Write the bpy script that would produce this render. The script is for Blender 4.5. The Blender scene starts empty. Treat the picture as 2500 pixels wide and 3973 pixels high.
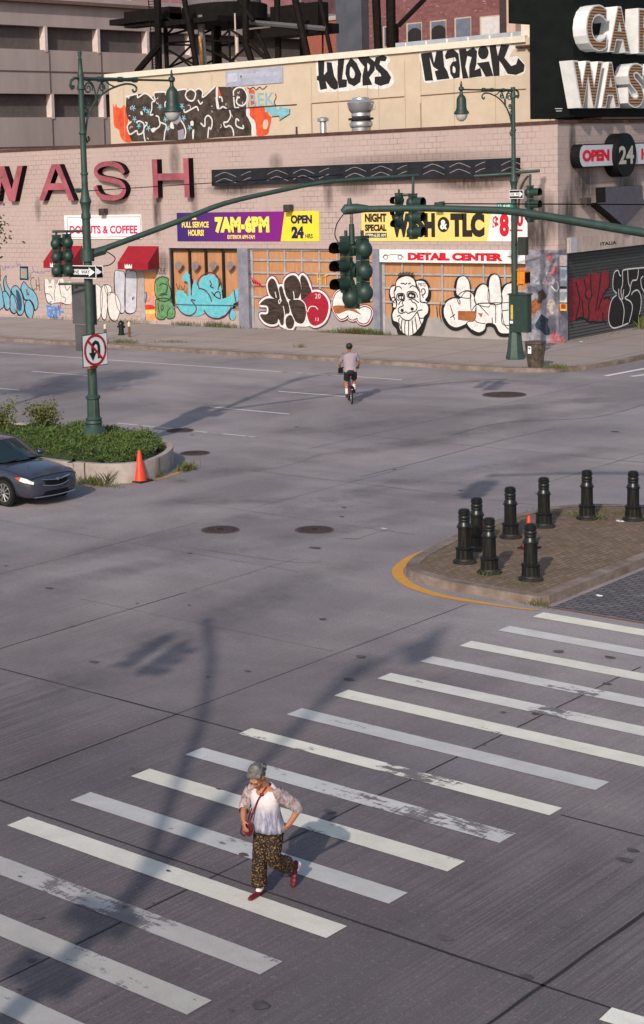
import bpy, math, random
from mathutils import Vector, Matrix, noise
from mathutils.geometry import tessellate_polygon
random.seed(7)
V = Vector; PI = math.pi; R = math.radians
S = bpy.context.scene
COL = S.collection

# ------------------------------------------------------------------ camera
CAM_H = 7.8
F_PX, CX, CY = 6599.96, 439.35, 1476.91          # focal length and optical centre in pixels of the 2500x3973 photograph (a crop)
CR = V((0.71945989, 0.6935559, -0.03684659)); CU = V((-0.05802932, 0.11289401, 0.99191105)); CF = V((-0.69210553, 0.71150204, -0.12146929))
cam_d = bpy.data.cameras.new('camera'); cam = bpy.data.objects.new('camera', cam_d); COL.objects.link(cam)
cam.matrix_world = Matrix(((CR.x, CU.x, -CF.x, 0), (CR.y, CU.y, -CF.y, 0), (CR.z, CU.z, -CF.z, CAM_H), (0, 0, 0, 1)))
cam_d.sensor_fit = 'VERTICAL'; cam_d.sensor_height = 36.0; cam_d.lens = F_PX * 36 / 3973
cam_d.shift_x = (1250 - CX) / 3973; cam_d.shift_y = -(1986.5 - CY) / 3973
cam_d.clip_start = 0.5; cam_d.clip_end = 2000
S.camera = cam

# ------------------------------------------------------------------ light
SUN_EL, SHADOW_AZ = R(30), R(110)
w = bpy.data.worlds.new('World'); S.world = w; w.use_nodes = True
nt = w.node_tree; bg = nt.nodes['Background']; sky = nt.nodes.new('ShaderNodeTexSky')
sky.sky_type = 'NISHITA'; sky.sun_disc = False; sky.sun_elevation = SUN_EL; sky.sun_rotation = R(160)
sky.air_density = 1.3; sky.dust_density = 2.0; sky.ozone_density = 2.0
nt.links.new(sky.outputs[0], bg.inputs[0]); bg.inputs[1].default_value = 0.135
sl = bpy.data.lights.new('sun', 'SUN'); sl.energy = 3.3; sl.angle = R(0.9); sl.color = (1.0, 0.90, 0.78)
sun = bpy.data.objects.new('sun', sl); COL.objects.link(sun)
sd = V((math.cos(SUN_EL) * math.cos(SHADOW_AZ), math.cos(SUN_EL) * math.sin(SHADOW_AZ), -math.sin(SUN_EL)))
sun.rotation_euler = (-sd).to_track_quat('Z', 'Y').to_euler(); sun.location = (0, -20, 60)
S.view_settings.view_transform = 'Standard'; S.view_settings.look = 'None'; S.view_settings.exposure = 0.06; S.view_settings.gamma = 1

# ------------------------------------------------------------------ measuring helpers: a pixel of the photograph to a point of the place
def ray(x, y): return CF * F_PX + CR * (x - CX) - CU * (y - CY)
EYE = V((0, 0, CAM_H))
def G(x, y, z=0.0):
    d = ray(x, y); return EYE + d * ((z - CAM_H) / d.z)
class PL:                                          # a plane with axes u, v; n is its outward side
    def __init__(s, o, u, v): s.o, s.u, s.v = V(o), V(u), V(v); s.n = s.u.cross(s.v)
    def px(s, x, y):
        d = ray(x, y); t = (s.o - EYE).dot(s.n) / d.dot(s.n); p = EYE + d * t - s.o
        return (p.dot(s.u), p.dot(s.v))
    def P(s, a, b, off=0.0): return s.o + s.u * a + s.v * b + s.n * off
def Zf(x0, y0, k=2.1643): return lambda pts: [(x0 + x / k, y0 + y / k) for x, y in pts]

# ------------------------------------------------------------------ materials
MATS = {}
def mat(name, col, rough=0.8, var=0.12, scale=3.0, metal=0.0, bump=0.0, bscale=30, spec=0.3, stretch=None, col2=None, thr=None):
    if name in MATS: return MATS[name]
    m = bpy.data.materials.new(name); m.use_nodes = True; MATS[name] = m
    n = m.node_tree.nodes; l = m.node_tree.links; b = n['Principled BSDF']
    b.inputs['Roughness'].default_value = rough; b.inputs['Metallic'].default_value = metal
    b.inputs['Specular IOR Level'].default_value = spec
    tc = n.new('ShaderNodeTexCoord'); src = tc.outputs['Object']
    if stretch:
        mp = n.new('ShaderNodeMapping'); mp.inputs['Scale'].default_value = stretch; l.new(src, mp.inputs[0]); src = mp.outputs[0]
    if var or col2:
        nz = n.new('ShaderNodeTexNoise'); nz.inputs['Scale'].default_value = scale; nz.inputs['Detail'].default_value = 6; nz.inputs['Roughness'].default_value = 0.65
        l.new(src, nz.inputs['Vector'])
        cr = n.new('ShaderNodeValToRGB'); l.new(nz.outputs[0], cr.inputs[0])
        c2 = col2 or tuple(min(1, c * (1 + var)) for c in col); c1 = col if col2 else tuple(c * (1 - var) for c in col)
        t = thr or (0.35, 0.65)
        cr.color_ramp.elements[0].position = t[0]; cr.color_ramp.elements[1].position = t[1]
        cr.color_ramp.elements[0].color = (*c1, 1); cr.color_ramp.elements[1].color = (*c2, 1)
        l.new(cr.outputs[0], b.inputs['Base Color'])
    else: b.inputs['Base Color'].default_value = (*col, 1)
    if bump:
        nb = n.new('ShaderNodeTexNoise'); nb.inputs['Scale'].default_value = bscale; nb.inputs['Detail'].default_value = 4; l.new(src, nb.inputs['Vector'])
        bp = n.new('ShaderNodeBump'); bp.inputs['Strength'].default_value = bump; bp.inputs['Distance'].default_value = 0.02
        l.new(nb.outputs[0], bp.inputs['Height']); l.new(bp.outputs[0], b.inputs['Normal'])
    return m
class NB:                                          # small node builder
    def __init__(s, name):
        s.m = bpy.data.materials.new(name); s.m.use_nodes = True; MATS[name] = s.m
        s.n = s.m.node_tree.nodes; s.l = s.m.node_tree.links; s.b = s.n['Principled BSDF']; s.b.inputs['Specular IOR Level'].default_value = 0.25
        s.co = s.n.new('ShaderNodeTexCoord').outputs['Object']; s.sep = s.n.new('ShaderNodeSeparateXYZ'); s.l.new(s.co, s.sep.inputs[0])
        s.x, s.y, s.z = s.sep.outputs
    def set(s, sock, v):
        if hasattr(v, 'is_linked') or hasattr(v, 'links'): s.l.new(v, sock)
        else: sock.default_value = (*v, 1) if isinstance(v, tuple) and len(v) == 3 and sock.type == 'RGBA' else v
    def math(s, op, a, b=0.0, c=0.0, clamp=False):
        k = s.n.new('ShaderNodeMath'); k.operation = op; k.use_clamp = clamp
        for i, v in enumerate((a, b, c)): s.set(k.inputs[i], v)
        return k.outputs[0]
    def vec(s, x, y, z):
        k = s.n.new('ShaderNodeCombineXYZ')
        for i, v in enumerate((x, y, z)): s.set(k.inputs[i], v)
        return k.outputs[0]
    def scale(s, v, sc):
        k = s.n.new('ShaderNodeMapping'); k.inputs['Scale'].default_value = sc; s.l.new(v, k.inputs[0]); return k.outputs[0]
    def noise(s, v, sc, det=5, ro=0.6, dist=0.0):
        k = s.n.new('ShaderNodeTexNoise'); k.inputs['Scale'].default_value = sc; k.inputs['Detail'].default_value = det; k.inputs['Roughness'].default_value = ro; k.inputs['Distortion'].default_value = dist
        s.l.new(v, k.inputs['Vector']); return k.outputs[0]
    def ramp(s, f, a, b, lo=0.0, hi=1.0):
        k = s.n.new('ShaderNodeMapRange'); k.clamp = True; s.set(k.inputs[0], f)
        for i, v in ((1, a), (2, b), (3, lo), (4, hi)): k.inputs[i].default_value = v
        return k.outputs[0]
    def mix(s, f, a, b, mode='MIX'):
        k = s.n.new('ShaderNodeMix'); k.data_type = 'RGBA'; k.blend_type = mode; s.set(k.inputs[0], f)
        for i, v in ((6, a), (7, b)): s.set(k.inputs[i], (*v, 1) if isinstance(v, tuple) and len(v) == 3 else v)
        return k.outputs[2]
    def bump(s, h, st, dist=0.02):
        k = s.n.new('ShaderNodeBump'); k.inputs['Strength'].default_value = st; k.inputs['Distance'].default_value = dist; s.l.new(h, k.inputs['Height']); s.l.new(k.outputs[0], s.b.inputs['Normal'])
    def out(s, col, rough=0.85):
        s.set(s.b.inputs['Base Color'], col); s.set(s.b.inputs['Roughness'], rough); return s.m

def wall_mat(name, base, joint, bw, bh, stains=(), jw=0.014, grime=0.35):
    q = NB(name); u = q.math('ADD', q.x, q.y); v = q.vec(u, q.z, 0.0)
    br = q.n.new('ShaderNodeTexBrick'); q.l.new(v, br.inputs['Vector']); br.inputs['Scale'].default_value = 1
    br.inputs['Mortar Size'].default_value = jw; br.inputs['Mortar Smooth'].default_value = 0.3; br.inputs['Brick Width'].default_value = bw; br.inputs['Row Height'].default_value = bh
    br.inputs['Color1'].default_value = (*base, 1); br.inputs['Color2'].default_value = (*[c * 0.95 for c in base], 1)
    vis = q.ramp(q.noise(v, 0.45, 6, .7), 0.42, 0.66)
    jc = q.mix(vis, tuple(c * 0.93 for c in base), joint); q.l.new(jc, br.inputs['Mortar'])
    c = br.outputs[0]
    drip = q.ramp(q.noise(q.scale(v, (2.2, 0.12, 1)), 1.0, 6, 0.7), 0.55, 0.8, 0, grime)
    c = q.mix(drip, c, tuple(x * 0.35 for x in base))
    c = q.mix(q.ramp(q.noise(v, 0.25, 5), 0.35, 0.7, 0, 0.35), c, (base[0] * 0.86, base[1] * 0.80, base[2] * 0.80))
    c = q.mix(q.ramp(q.noise(v, 14, 3), 0.56, 0.8, 0, 0.25), c, tuple(x * 0.5 for x in base))
    for (su, sz, ww, hh, st) in stains:
        su = su + 62.8 if su < 0 else su
        a = q.math('DIVIDE', q.math('SUBTRACT', u, su), ww); b = q.math('DIVIDE', q.math('SUBTRACT', q.z, sz), hh)
        d = q.math('ADD', q.math('MULTIPLY', a, a), q.math('MULTIPLY', b, b))
        k = q.ramp(d, 0.0, 1.0, 1, 0)
        k = q.math('MULTIPLY', k, q.ramp(q.noise(q.scale(v, (5, 0.9, 1)), 1.0, 6, 0.7), 0.25, 0.55, 0.25, min(1, st * 1.25)))
        c = q.mix(k, c, tuple(x * 0.11 for x in base))
    q.bump(br.outputs['Fac'], -0.4)
    return q.out(c, 0.55)

# ------------------------------------------------------------------ mesh builder
def catmull(pts, closed=True, n=5):
    out = []; N = len(pts)
    rng = range(N) if closed else range(N - 1)
    for i in rng:
        g = (lambda k: pts[k % N]) if closed else (lambda k: pts[max(0, min(N - 1, k))])
        p0, p1, p2, p3 = g(i - 1), g(i), g(i + 1), g(i + 2)
        for j in range(n):
            t = j / n
            out.append(tuple(0.5 * (2 * b + (c - a) * t + (2 * a - 5 * b + 4 * c - d) * t * t + (3 * b - a - 3 * c + d) * t ** 3) for a, b, c, d in zip(p0, p1, p2, p3)))
    if not closed: out.append(tuple(pts[-1]))
    return out
def link(o, parent=None):
    COL.objects.link(o)
    if parent is not None: o.parent = parent
    return o
def tag(o, label=None, cat=None, group=None, kind=None):
    for k, v in (('label', label), ('category', cat), ('group', group), ('kind', kind)):
        if v: o[k] = v
    return o
def empty(name, loc, label, cat, group=None, rz=0.0):
    o = bpy.data.objects.new(name, None); o.location = loc; o.rotation_euler = (0, 0, rz); o.empty_display_size = 0.3
    link(o); return tag(o, label, cat, group)
class MB:
    def __init__(s): s.v = []; s.f = []; s.mi = []; s.mats = []; s.M = None; s.pc = 0
    def k(s, m):
        if m not in s.mats: s.mats.append(m)
        return s.mats.index(m)
    def add(s, vs, fs, m):
        b = len(s.v); s.v += [(s.M @ V(q)) if s.M else V(q) for q in vs]; i = s.k(m)
        for f in fs: s.f.append([b + j for j in f]); s.mi.append(i)
    def box(s, a, b, m):
        x0, y0, z0 = a; x1, y1, z1 = b
        s.add([(x0, y0, z0), (x1, y0, z0), (x1, y1, z0), (x0, y1, z0), (x0, y0, z1), (x1, y0, z1), (x1, y1, z1), (x0, y1, z1)],
              [(3, 2, 1, 0), (4, 5, 6, 7), (0, 1, 5, 4), (1, 2, 6, 5), (2, 3, 7, 6), (3, 0, 4, 7)], m)
    def cbox(s, c, d, m): s.box([c[i] - d[i] / 2 for i in range(3)], [c[i] + d[i] / 2 for i in range(3)], m)
    def pbox(s, pl, a0, b0, a1, b1, o0, o1, m):     # a box standing on a plane, from offset o0 to o1
        q = [pl.P(a, b, o) for o in (o0, o1) for a, b in ((a0, b0), (a1, b0), (a1, b1), (a0, b1))]
        s.add(q, [(3, 2, 1, 0), (4, 5, 6, 7), (0, 1, 5, 4), (1, 2, 6, 5), (2, 3, 7, 6), (3, 0, 4, 7)], m)
    def tube(s, pts, r, m, n=8, caps=True, flat=None):
        pts = [V(p) for p in pts]; N = len(pts); rs = r if isinstance(r, (list, tuple)) else [r] * N
        t0 = (pts[1] - pts[0]).normalized(); ref = V((0, 0, 1)) if abs(t0.z) < 0.9 else V((1, 0, 0))
        e = t0.cross(ref).normalized(); vs = []
        for i, p in enumerate(pts):
            t = ((pts[min(i + 1, N - 1)] - pts[max(i - 1, 0)])).normalized(); e = (e - t * e.dot(t)).normalized(); g = t.cross(e)
            for j in range(n):
                a = 2 * PI * j / n; vs.append(p + (e * math.cos(a) + g * math.sin(a) * (flat or 1)) * rs[i])
        fs = [(i * n + j, i * n + (j + 1) % n, (i + 1) * n + (j + 1) % n, (i + 1) * n + j) for i in range(N - 1) for j in range(n)]
        if caps: fs += [tuple(range(n))[::-1], tuple((N - 1) * n + j for j in range(n))]
        s.add(vs, fs, m)
    def lathe(s, prof, m, c=(0, 0, 0), n=20, axis='z', flute=None, M=None):
        vs = []
        for i, (r, z) in enumerate(prof):
            for j in range(n):
                a = 2 * PI * j / n; rr = r
                if flute and flute[0] <= z <= flute[1] and j % 2: rr = r * 0.93
                p = V((rr * math.cos(a), rr * math.sin(a), z))
                if axis == 'x': p = V((z, p.x, p.y))
                if axis == 'y': p = V((p.y, z, p.x))
                if M: p = M @ p
                vs.append(p + V(c))
        N = len(prof); fs = [(i * n + j, i * n + (j + 1) % n, (i + 1) * n + (j + 1) % n, (i + 1) * n + j) for i in range(N - 1) for j in range(n)]
        fs += [tuple(range(n))[::-1], tuple((N - 1) * n + j for j in range(n))]
        s.add(vs, fs, m)
    def ell(s, c, r, m, nu=16, nv=10, M=None):
        vs = []; fs = []
        for i in range(nv + 1):
            ph = PI * i / nv
            for j in range(nu):
                a = 2 * PI * j / nu; p = V((r[0] * math.sin(ph) * math.cos(a), r[1] * math.sin(ph) * math.sin(a), r[2] * math.cos(ph)))
                if M: p = M @ p
                vs.append(p + V(c))
        for i in range(nv):
            for j in range(nu): fs.append((i * nu + j, (i + 1) * nu + j, (i + 1) * nu + (j + 1) % nu, i * nu + (j + 1) % nu))
        s.add(vs, fs, m)
    def poly(s, pts3, m):                           # a flat sheet of any outline
        pts3 = [V(p) for p in pts3]; tr = tessellate_polygon([pts3])
        nn = sum(((pts3[i] - pts3[0]).cross(pts3[(i + 1) % len(pts3)] - pts3[0]) for i in range(len(pts3))), V((0, 0, 0)))
        fs = []
        for t in tr:
            c = (pts3[t[1]] - pts3[t[0]]).cross(pts3[t[2]] - pts3[t[0]]); fs.append(tuple(t) if c.dot(nn) > 0 else tuple(t)[::-1])
        s.add(pts3, fs, m)
    def prism(s, pts3, off, m, mside=None):         # outline pushed out by a vector
        pts3 = [V(p) for p in pts3]; off = V(off); N = len(pts3)
        nn = sum(((pts3[i] - pts3[0]).cross(pts3[(i + 1) % N] - pts3[0]) for i in range(N)), V((0, 0, 0)))
        if nn.dot(off) < 0: pts3 = pts3[::-1]
        s.poly([p + off for p in pts3], m); s.poly(pts3[::-1], m)
        s.add(pts3 + [p + off for p in pts3], [(i, (i + 1) % N, N + (i + 1) % N, N + i) for i in range(N)], mside or m)
    # paint on a plane, given in photograph pixels
    def pfill(s, pl, pts, lay, m, smooth=True):
        if smooth: pts = catmull(pts, True, 4)
        uv = [pl.px(*p) for p in pts]
        s.pc += 1; q = [pl.P(a, b, 0.004 + 0.004 * lay + .00042 * (s.pc % 9)) for a, b in uv]
        area = sum(uv[i][0] * uv[(i + 1) % len(uv)][1] - uv[(i + 1) % len(uv)][0] * uv[i][1] for i in range(len(uv)))
        if area < 0: q = q[::-1]
        s.poly(q, m)
    def ribbon(s, pl, uv, wd, lay, m, off=None):
        N = len(uv); L = []; Rr = []
        for i in range(N):
            a = V(uv[max(0, i - 1)]); b = V(uv[min(N - 1, i + 1)]); d = (b - a)
            if d.length < 1e-9: d = V((1, 0))
            d.normalize(); nn = V((-d.y, d.x)); ww = wd[i] if isinstance(wd, list) else wd; p = V(uv[i]); L.append(p + nn * ww / 2); Rr.append(p - nn * ww / 2)
        o = (0.004 + 0.004 * lay) if off is None else off
        vs = [pl.P(p.x, p.y, o) for p in L] + [pl.P(p.x, p.y, o) for p in Rr]
        s.add(vs, [(N + i, N + i + 1, i + 1, i) for i in range(N - 1)], m)
    def pline(s, pl, pts, wd, lay, m, closed=False, smooth=True):
        if smooth: pts = catmull(pts, closed, 5)
        if closed: pts = list(pts) + [pts[0]]
        s.pc += 1; s.ribbon(pl, [pl.px(*p) for p in pts], wd, lay, m, off=0.004 + 0.004 * lay + .00042 * (s.pc % 9))
    def build(s, name, parent=None, smooth=None):
        me = bpy.data.meshes.new(name); me.from_pydata([tuple(p) for p in s.v], [], s.f)
        for m in s.mats: me.materials.append(m)
        me.polygons.foreach_set('material_index', s.mi); me.validate()
        if smooth is not None:
            me.polygons.foreach_set('use_smooth', [True] * len(me.polygons)); me.set_sharp_from_angle(angle=R(smooth))
        me.update(); o = bpy.data.objects.new(name, me); return link(o, parent)

_tc = {}
def glyphs(txt, bold, depth, space=1.0):
    key = (txt, bold, depth, space)
    if key in _tc: return _tc[key]
    c = bpy.data.curves.new('t', 'FONT'); c.body = txt; c.size = 1; c.offset = bold; c.extrude = depth; c.space_character = space; c.resolution_u = 4
    o = bpy.data.objects.new('t', c); COL.objects.link(o); bpy.context.view_layer.update()
    me = bpy.data.meshes.new_from_object(o.evaluated_get(bpy.context.evaluated_depsgraph_get()))
    vs = [v.co.copy() for v in me.vertices]; fs = [(tuple(p.vertices), p.normal.copy()) for p in me.polygons]
    bpy.data.objects.remove(o); bpy.data.curves.remove(c); bpy.data.meshes.remove(me)
    _tc[key] = (vs, fs); return vs, fs
def text_uv(mb, txt, pl, a0, b0, a1, b1, off, m, bold=0.0, depth=0.0, mside=None, shear=0.0, space=1.0):
    vs, fs = glyphs(txt, bold, 0.5 if depth else 0.0, space)
    x0 = min(v.x for v in vs); x1 = max(v.x for v in vs); y0 = min(v.y for v in vs); y1 = max(v.y for v in vs)
    q = []
    for v in vs:
        fy = (v.y - y0) / (y1 - y0); fx = (v.x - x0) / (x1 - x0)
        q.append(pl.P(a0 + fx * (a1 - a0) + shear * (fy - 0.5), b0 + fy * (b1 - b0), off + (depth * (v.z + 0.5) if depth else 0)))
    front = [f for f, n in fs if n.z > 0.5]; rest = [f for f, n in fs if n.z <= 0.5]
    mb.add(q, front, m)
    if depth: mb.add(q, rest, mside or m)
def text_px(mb, txt, pl, box, off, m, **k):         # box = x0, y0, x1, y1 in photograph pixels
    x0, y0, x1, y1 = box; ym = (y0 + y1) / 2; xm = (x0 + x1) / 2
    a0 = pl.px(x0, ym)[0]; a1 = pl.px(x1, ym)[0]; b1 = pl.px(xm, y0)[1]; b0 = pl.px(xm, y1)[1]
    text_uv(mb, txt, pl, a0, b0, a1, b1, off, m, **k)
def quad_px(mb, pl, box, lay, m):
    x0, y0, x1, y1 = box; ym = (y0 + y1) / 2; xm = (x0 + x1) / 2
    a0 = pl.px(x0, ym)[0]; a1 = pl.px(x1, ym)[0]; b1 = pl.px(xm, y0)[1]; b0 = pl.px(xm, y1)[1]
    o = 0.004 + 0.004 * lay
    mb.add([pl.P(a0, b0, o), pl.P(a1, b0, o), pl.P(a1, b1, o), pl.P(a0, b1, o)], [(0, 1, 2, 3)], m)
def remesh(mb, name, vox, parent, mats=None, smooth_it=2):
    o = mb.build(name); md = o.modifiers.new('r', 'REMESH'); md.mode = 'VOXEL'; md.voxel_size = vox
    if smooth_it:
        sm = o.modifiers.new('s', 'SMOOTH'); sm.iterations = smooth_it; sm.factor = 0.5
    bpy.context.view_layer.update()
    me = bpy.data.meshes.new_from_object(o.evaluated_get(bpy.context.evaluated_depsgraph_get()))
    me.polygons.foreach_set('use_smooth', [True] * len(me.polygons))
    old = o.data; o.modifiers.clear(); o.data = me; me.name = name; bpy.data.meshes.remove(old)
    if parent is not None: o.parent = parent
    return o
def copy_tree(o, parent=None):
    c = o.copy(); COL.objects.link(c)
    if parent is not None: c.parent = parent
    for ch in list(o.children): copy_tree(ch, c)
    return c

GR = PL((0, 0, 0), (1, 0, 0), (0, 1, 0))           # ground
WF = PL((0, 62.8, 0), (1, 0, 0), (0, 0, 1))        # long street wall
WR = PL((-35.4, 0, 0), (0, 1, 0), (0, 0, 1))       # wall round the corner
WU = PL((0, 70, 0), (1, 0, 0), (0, 0, 1))          # beige wall standing back above the roof
# ------------------------------------------------------------------ ground
def concrete(name, dark=1.0, grooves=True):
    q = NB(name); v = q.co
    c = q.mix(q.ramp(q.noise(v, 0.13, 6, 0.65, 0.4), 0.40, 0.60), (0.205, 0.175, 0.182), (0.345, 0.300, 0.300)); c = q.mix(q.ramp(q.noise(q.scale(v, (0.35, 0.12, 1)), 1.0, 6, 0.7), 0.5, 0.68, 0, 0.5), c, (0.27, 0.262, 0.292))
    c = q.mix(q.ramp(q.noise(q.scale(v, (0.1, 0.7, 1)), 1.0, 5), 0.45, 0.75, 0, 0.55), c, (0.175, 0.158, 0.175))
    c = q.mix(q.ramp(q.noise(q.scale(v, (0.5, 0.08, 1)), 1.0, 5), 0.5, 0.75, 0, 0.4), c, (0.37, 0.32, 0.30))
    # slabs get darker towards the near crossing, and carry grooves there
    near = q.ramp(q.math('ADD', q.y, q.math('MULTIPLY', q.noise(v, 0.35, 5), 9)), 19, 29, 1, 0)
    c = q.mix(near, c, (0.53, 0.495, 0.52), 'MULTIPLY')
    gr = q.noise(q.scale(v, (30, 0.22, 1)), 1.0, 2, 0.5)
    grm = q.math('MULTIPLY', q.ramp(gr, 0.44, 0.58), q.ramp(q.noise(v, 0.22, 4), 0.38, 0.60, 0.15, 1))
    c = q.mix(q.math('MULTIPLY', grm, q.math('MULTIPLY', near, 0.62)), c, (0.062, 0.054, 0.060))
    sp = q.noise(v, 55, 3, 0.7)
    c = q.mix(q.ramp(sp, 0.52, 0.66, 0, 0.75), c, (0.07, 0.062, 0.068)); c = q.mix(q.ramp(sp, 0.30, 0.44, 0.22, 0), c, (0.38, 0.34, 0.34))
    c = q.mix(q.ramp(q.noise(v, 9, 4, 0.7), 0.6, 0.75, 0, 0.35), c, (0.12, 0.105, 0.11))
    sp2 = q.noise(v, 15, 4, 0.75); c = q.mix(q.ramp(sp2, 0.52, 0.70, 0, 0.5), c, (0.13, 0.118, 0.125)); c = q.mix(q.ramp(sp2, 0.30, 0.46, 0.22, 0), c, (0.38, 0.345, 0.34))
    q.bump(sp, 0.25, 0.006)
    return q.out(c, 0.78)
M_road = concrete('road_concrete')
def paint(name, col, worn, under=(0.16, 0.14, 0.145), seed=0.0):
    q = NB(name); v = q.vec(q.math('ADD', q.x, seed), q.y, seed)
    n1 = q.noise(q.scale(v, (3.2, 9, 1)), 1.0, 7, 0.75); n2 = q.noise(v, 0.7, 3); n3 = q.noise(q.scale(v, (45, 1.2, 1)), 1.0, 3)
    k = q.math('ADD', q.math('MULTIPLY', n1, 0.55), q.math('ADD', q.math('MULTIPLY', n2, 0.6), q.math('MULTIPLY', n3, 0.16)))
    for jx in (-11.95, -16.07, -7.9):
        jd = q.math('ABSOLUTE', q.math('ADD', q.x, -jx)); k = q.math('ADD', k, q.ramp(jd, 0.0, 0.75, 0.085, 0))
    mask = q.ramp(k, worn, worn + 0.035, 0, 1)
    c = q.mix(q.ramp(q.noise(v, 3, 6, .7), 0.3, 0.7, 0, 0.8), col, tuple(x * 0.78 for x in col)); c = q.mix(q.ramp(q.noise(v, 60, 3, .7), .56, .70, 0, .55), c, under)
    c = q.mix(mask, c, under); q.bump(n1, 0.1, 0.004)
    return q.out(c, 0.7)
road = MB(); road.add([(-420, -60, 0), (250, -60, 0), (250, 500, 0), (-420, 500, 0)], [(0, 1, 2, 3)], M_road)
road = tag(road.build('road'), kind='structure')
M_joint = mat('joint_tar', (0.025, 0.022, 0.024), 0.8, 0.2); M_jf = mat('joint_dust_and_shadow', (0.12, 0.105, 0.107), 0.9, 0.25)
def wob(p, q, n, a, sd):
    out = []
    for i in range(n + 1):
        t = i / n; x = p[0] + (q[0] - p[0]) * t; y = p[1] + (q[1] - p[1]) * t
        out.append((x + a * noise.noise(V((x * 1.3, y * 1.3, sd))), y + a * noise.noise(V((x * 1.3, y * 1.3, sd + 9)))))
    return out
jb = MB()
def joint(p, q, wd, m, sd, fade=0.3):
    L = math.hypot(q[0] - p[0], q[1] - p[1]); n = max(6, int(L / 0.22)); u = wob(p, q, n, 0.013, sd)
    ws = [max(0.002, wd * (1 - fade + fade * 2 * (0.5 + noise.noise(V((i * 0.21, sd * 3.1, 0)))))) for i in range(n + 1)]
    jb.ribbon(GR, u, ws, 0, m)
for x, y0, y1, wd, m in ((-7.9, 2, 24, .04, M_joint), (-11.95, 5, 23.6, .022, M_joint), (-16.07, 8, 17.6, .03, M_joint), (-16.07, 17.6, 25.3, .014, M_joint), (-20.7, 13, 23, .018, M_joint), (-20.7, 23.2, 26.4, .012, M_jf),
                         (-24.67, 20, 27.9, .016, M_jf), (-24.67, 30, 36, .02, M_jf), (-28.6, 37, 54, .02, M_jf), (-20.7, 36, 47, .02, M_jf), (-3.9, 2, 26, .03, M_joint)):
    joint((x, y0), (x, y1), wd, m, x)
for y, x0, x1, wd, m in ((13.66, -18, -2, .03, M_joint), (17.57, -26, -14.8, .032, M_joint), (17.56, -9.9, 0, .026, M_joint), (9.7, -14, 0, .03, M_joint), (21.5, -22, -16.2, .01, M_jf), (25.5, -30, -20, .012, M_jf), (29.5, -27, -20, .014, M_jf), (33.6, -28, -19.5, .022, M_jf), (39.8, -30, -16, .02, M_jf)):
    joint((x0, y), (x1, y), wd, m, y)
for pts, wd in (([(1007, 1580), (1213, 1560)], .02), ([(1750, 1690), (1960, 1640), (2300, 1620), (2500, 1570)], .05), ([(1560, 1500), (1800, 1470), (2060, 1480)], .05), ([(1400, 1850), (1640, 1790), (1900, 1720), (2160, 1660)], .04),  # first line paints a stretch of the mast arm's cast shadow
                ([(1330, 2090), (1390, 2092)], .05), ([(1390, 2092), (1450, 2070), (1510, 2055)], .015), ([(990, 1830), (1140, 1800), (1250, 1760)], .02), ([(1250, 2180), (1120, 2180), (700, 2120)], .02)):
    jb.ribbon(GR, catmull([GR.px(*p) for p in pts], False, 6), wd, 0, M_jf)
jb.build('slab_joint_and_shadow', road)
# tyre tracks and dark oily streaks that curve through the crossing
q = NB('tyre_track'); n = q.noise(q.scale(q.co, (0.5, 0.5, 1)), 1.0, 6, 0.7)
tr = q.n.new('ShaderNodeBsdfTransparent'); mx = q.n.new('ShaderNodeMixShader'); q.out((0.09, 0.085, 0.095), 0.8)
at = q.n.new('ShaderNodeVertexColor'); at.layer_name = 'a'
q.l.new(q.math('MULTIPLY', at.outputs[0], q.ramp(n, 0.38, 0.75, 0.0, 0.34)), mx.inputs[0]); q.l.new(tr.outputs[0], mx.inputs[1]); q.l.new(q.b.outputs[0], mx.inputs[2])
q.l.new(mx.outputs[0], q.n['Material Output'].inputs[0])
def track(pts, wd):
    uv = catmull([GR.px(*p) for p in pts], False, 8); vs = []; al = []; N = len(uv)
    for i, p in enumerate(uv):
        d = (V(uv[min(N - 1, i + 1)]) - V(uv[max(0, i - 1)])).normalized(); nn = V((-d.y, d.x)); e = min(1, 6 * i / N, 6 * (N - 1 - i) / N)
        for k, a in ((-.5, 0), (-.2, 1), (.2, 1), (.5, 0)): vs.append((p[0] + nn.x * wd * k, p[1] + nn.y * wd * k, 0.010)); al.append(a * e)
    fs = [(i * 4 + k, (i + 1) * 4 + k, (i + 1) * 4 + k + 1, i * 4 + k + 1) for i in range(N - 1) for k in range(3)]
    me = bpy.data.meshes.new('tyre_track'); me.from_pydata(vs, [], fs); me.materials.append(MATS['tyre_track'])
    ca = me.color_attributes.new('a', 'FLOAT_COLOR', 'POINT')
    for i, a in enumerate(al): ca.data[i].color = (a, a, a, 1)
    link(bpy.data.objects.new('tyre_track', me), road)
for pts, wd in (([(0, 2240), (500, 2110), (1000, 2010), (1500, 1890), (2000, 1800), (2500, 1720)], 1.3), ([(0, 2330), (600, 2190), (1200, 2080), (1700, 1990)], 1.1),
                ([(600, 1870), (1100, 1800), (1700, 1700), (2500, 1560)], 1.4), ([(500, 1950), (1000, 1940), (1500, 1960), (1850, 1900)], 1.2), ([(900, 1700), (1500, 1640), (2200, 1560), (2500, 1550)], 1.6),
                ([(1000, 1480), (1500, 1500), (1900, 1480), (2300, 1500)], 1.5), ([(0, 2780), (500, 2560), (1000, 2330), (1500, 2150)], 1.5), ([(1300, 1860), (1600, 1870), (1850, 1880)], .7)):
    track(pts, wd)
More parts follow.
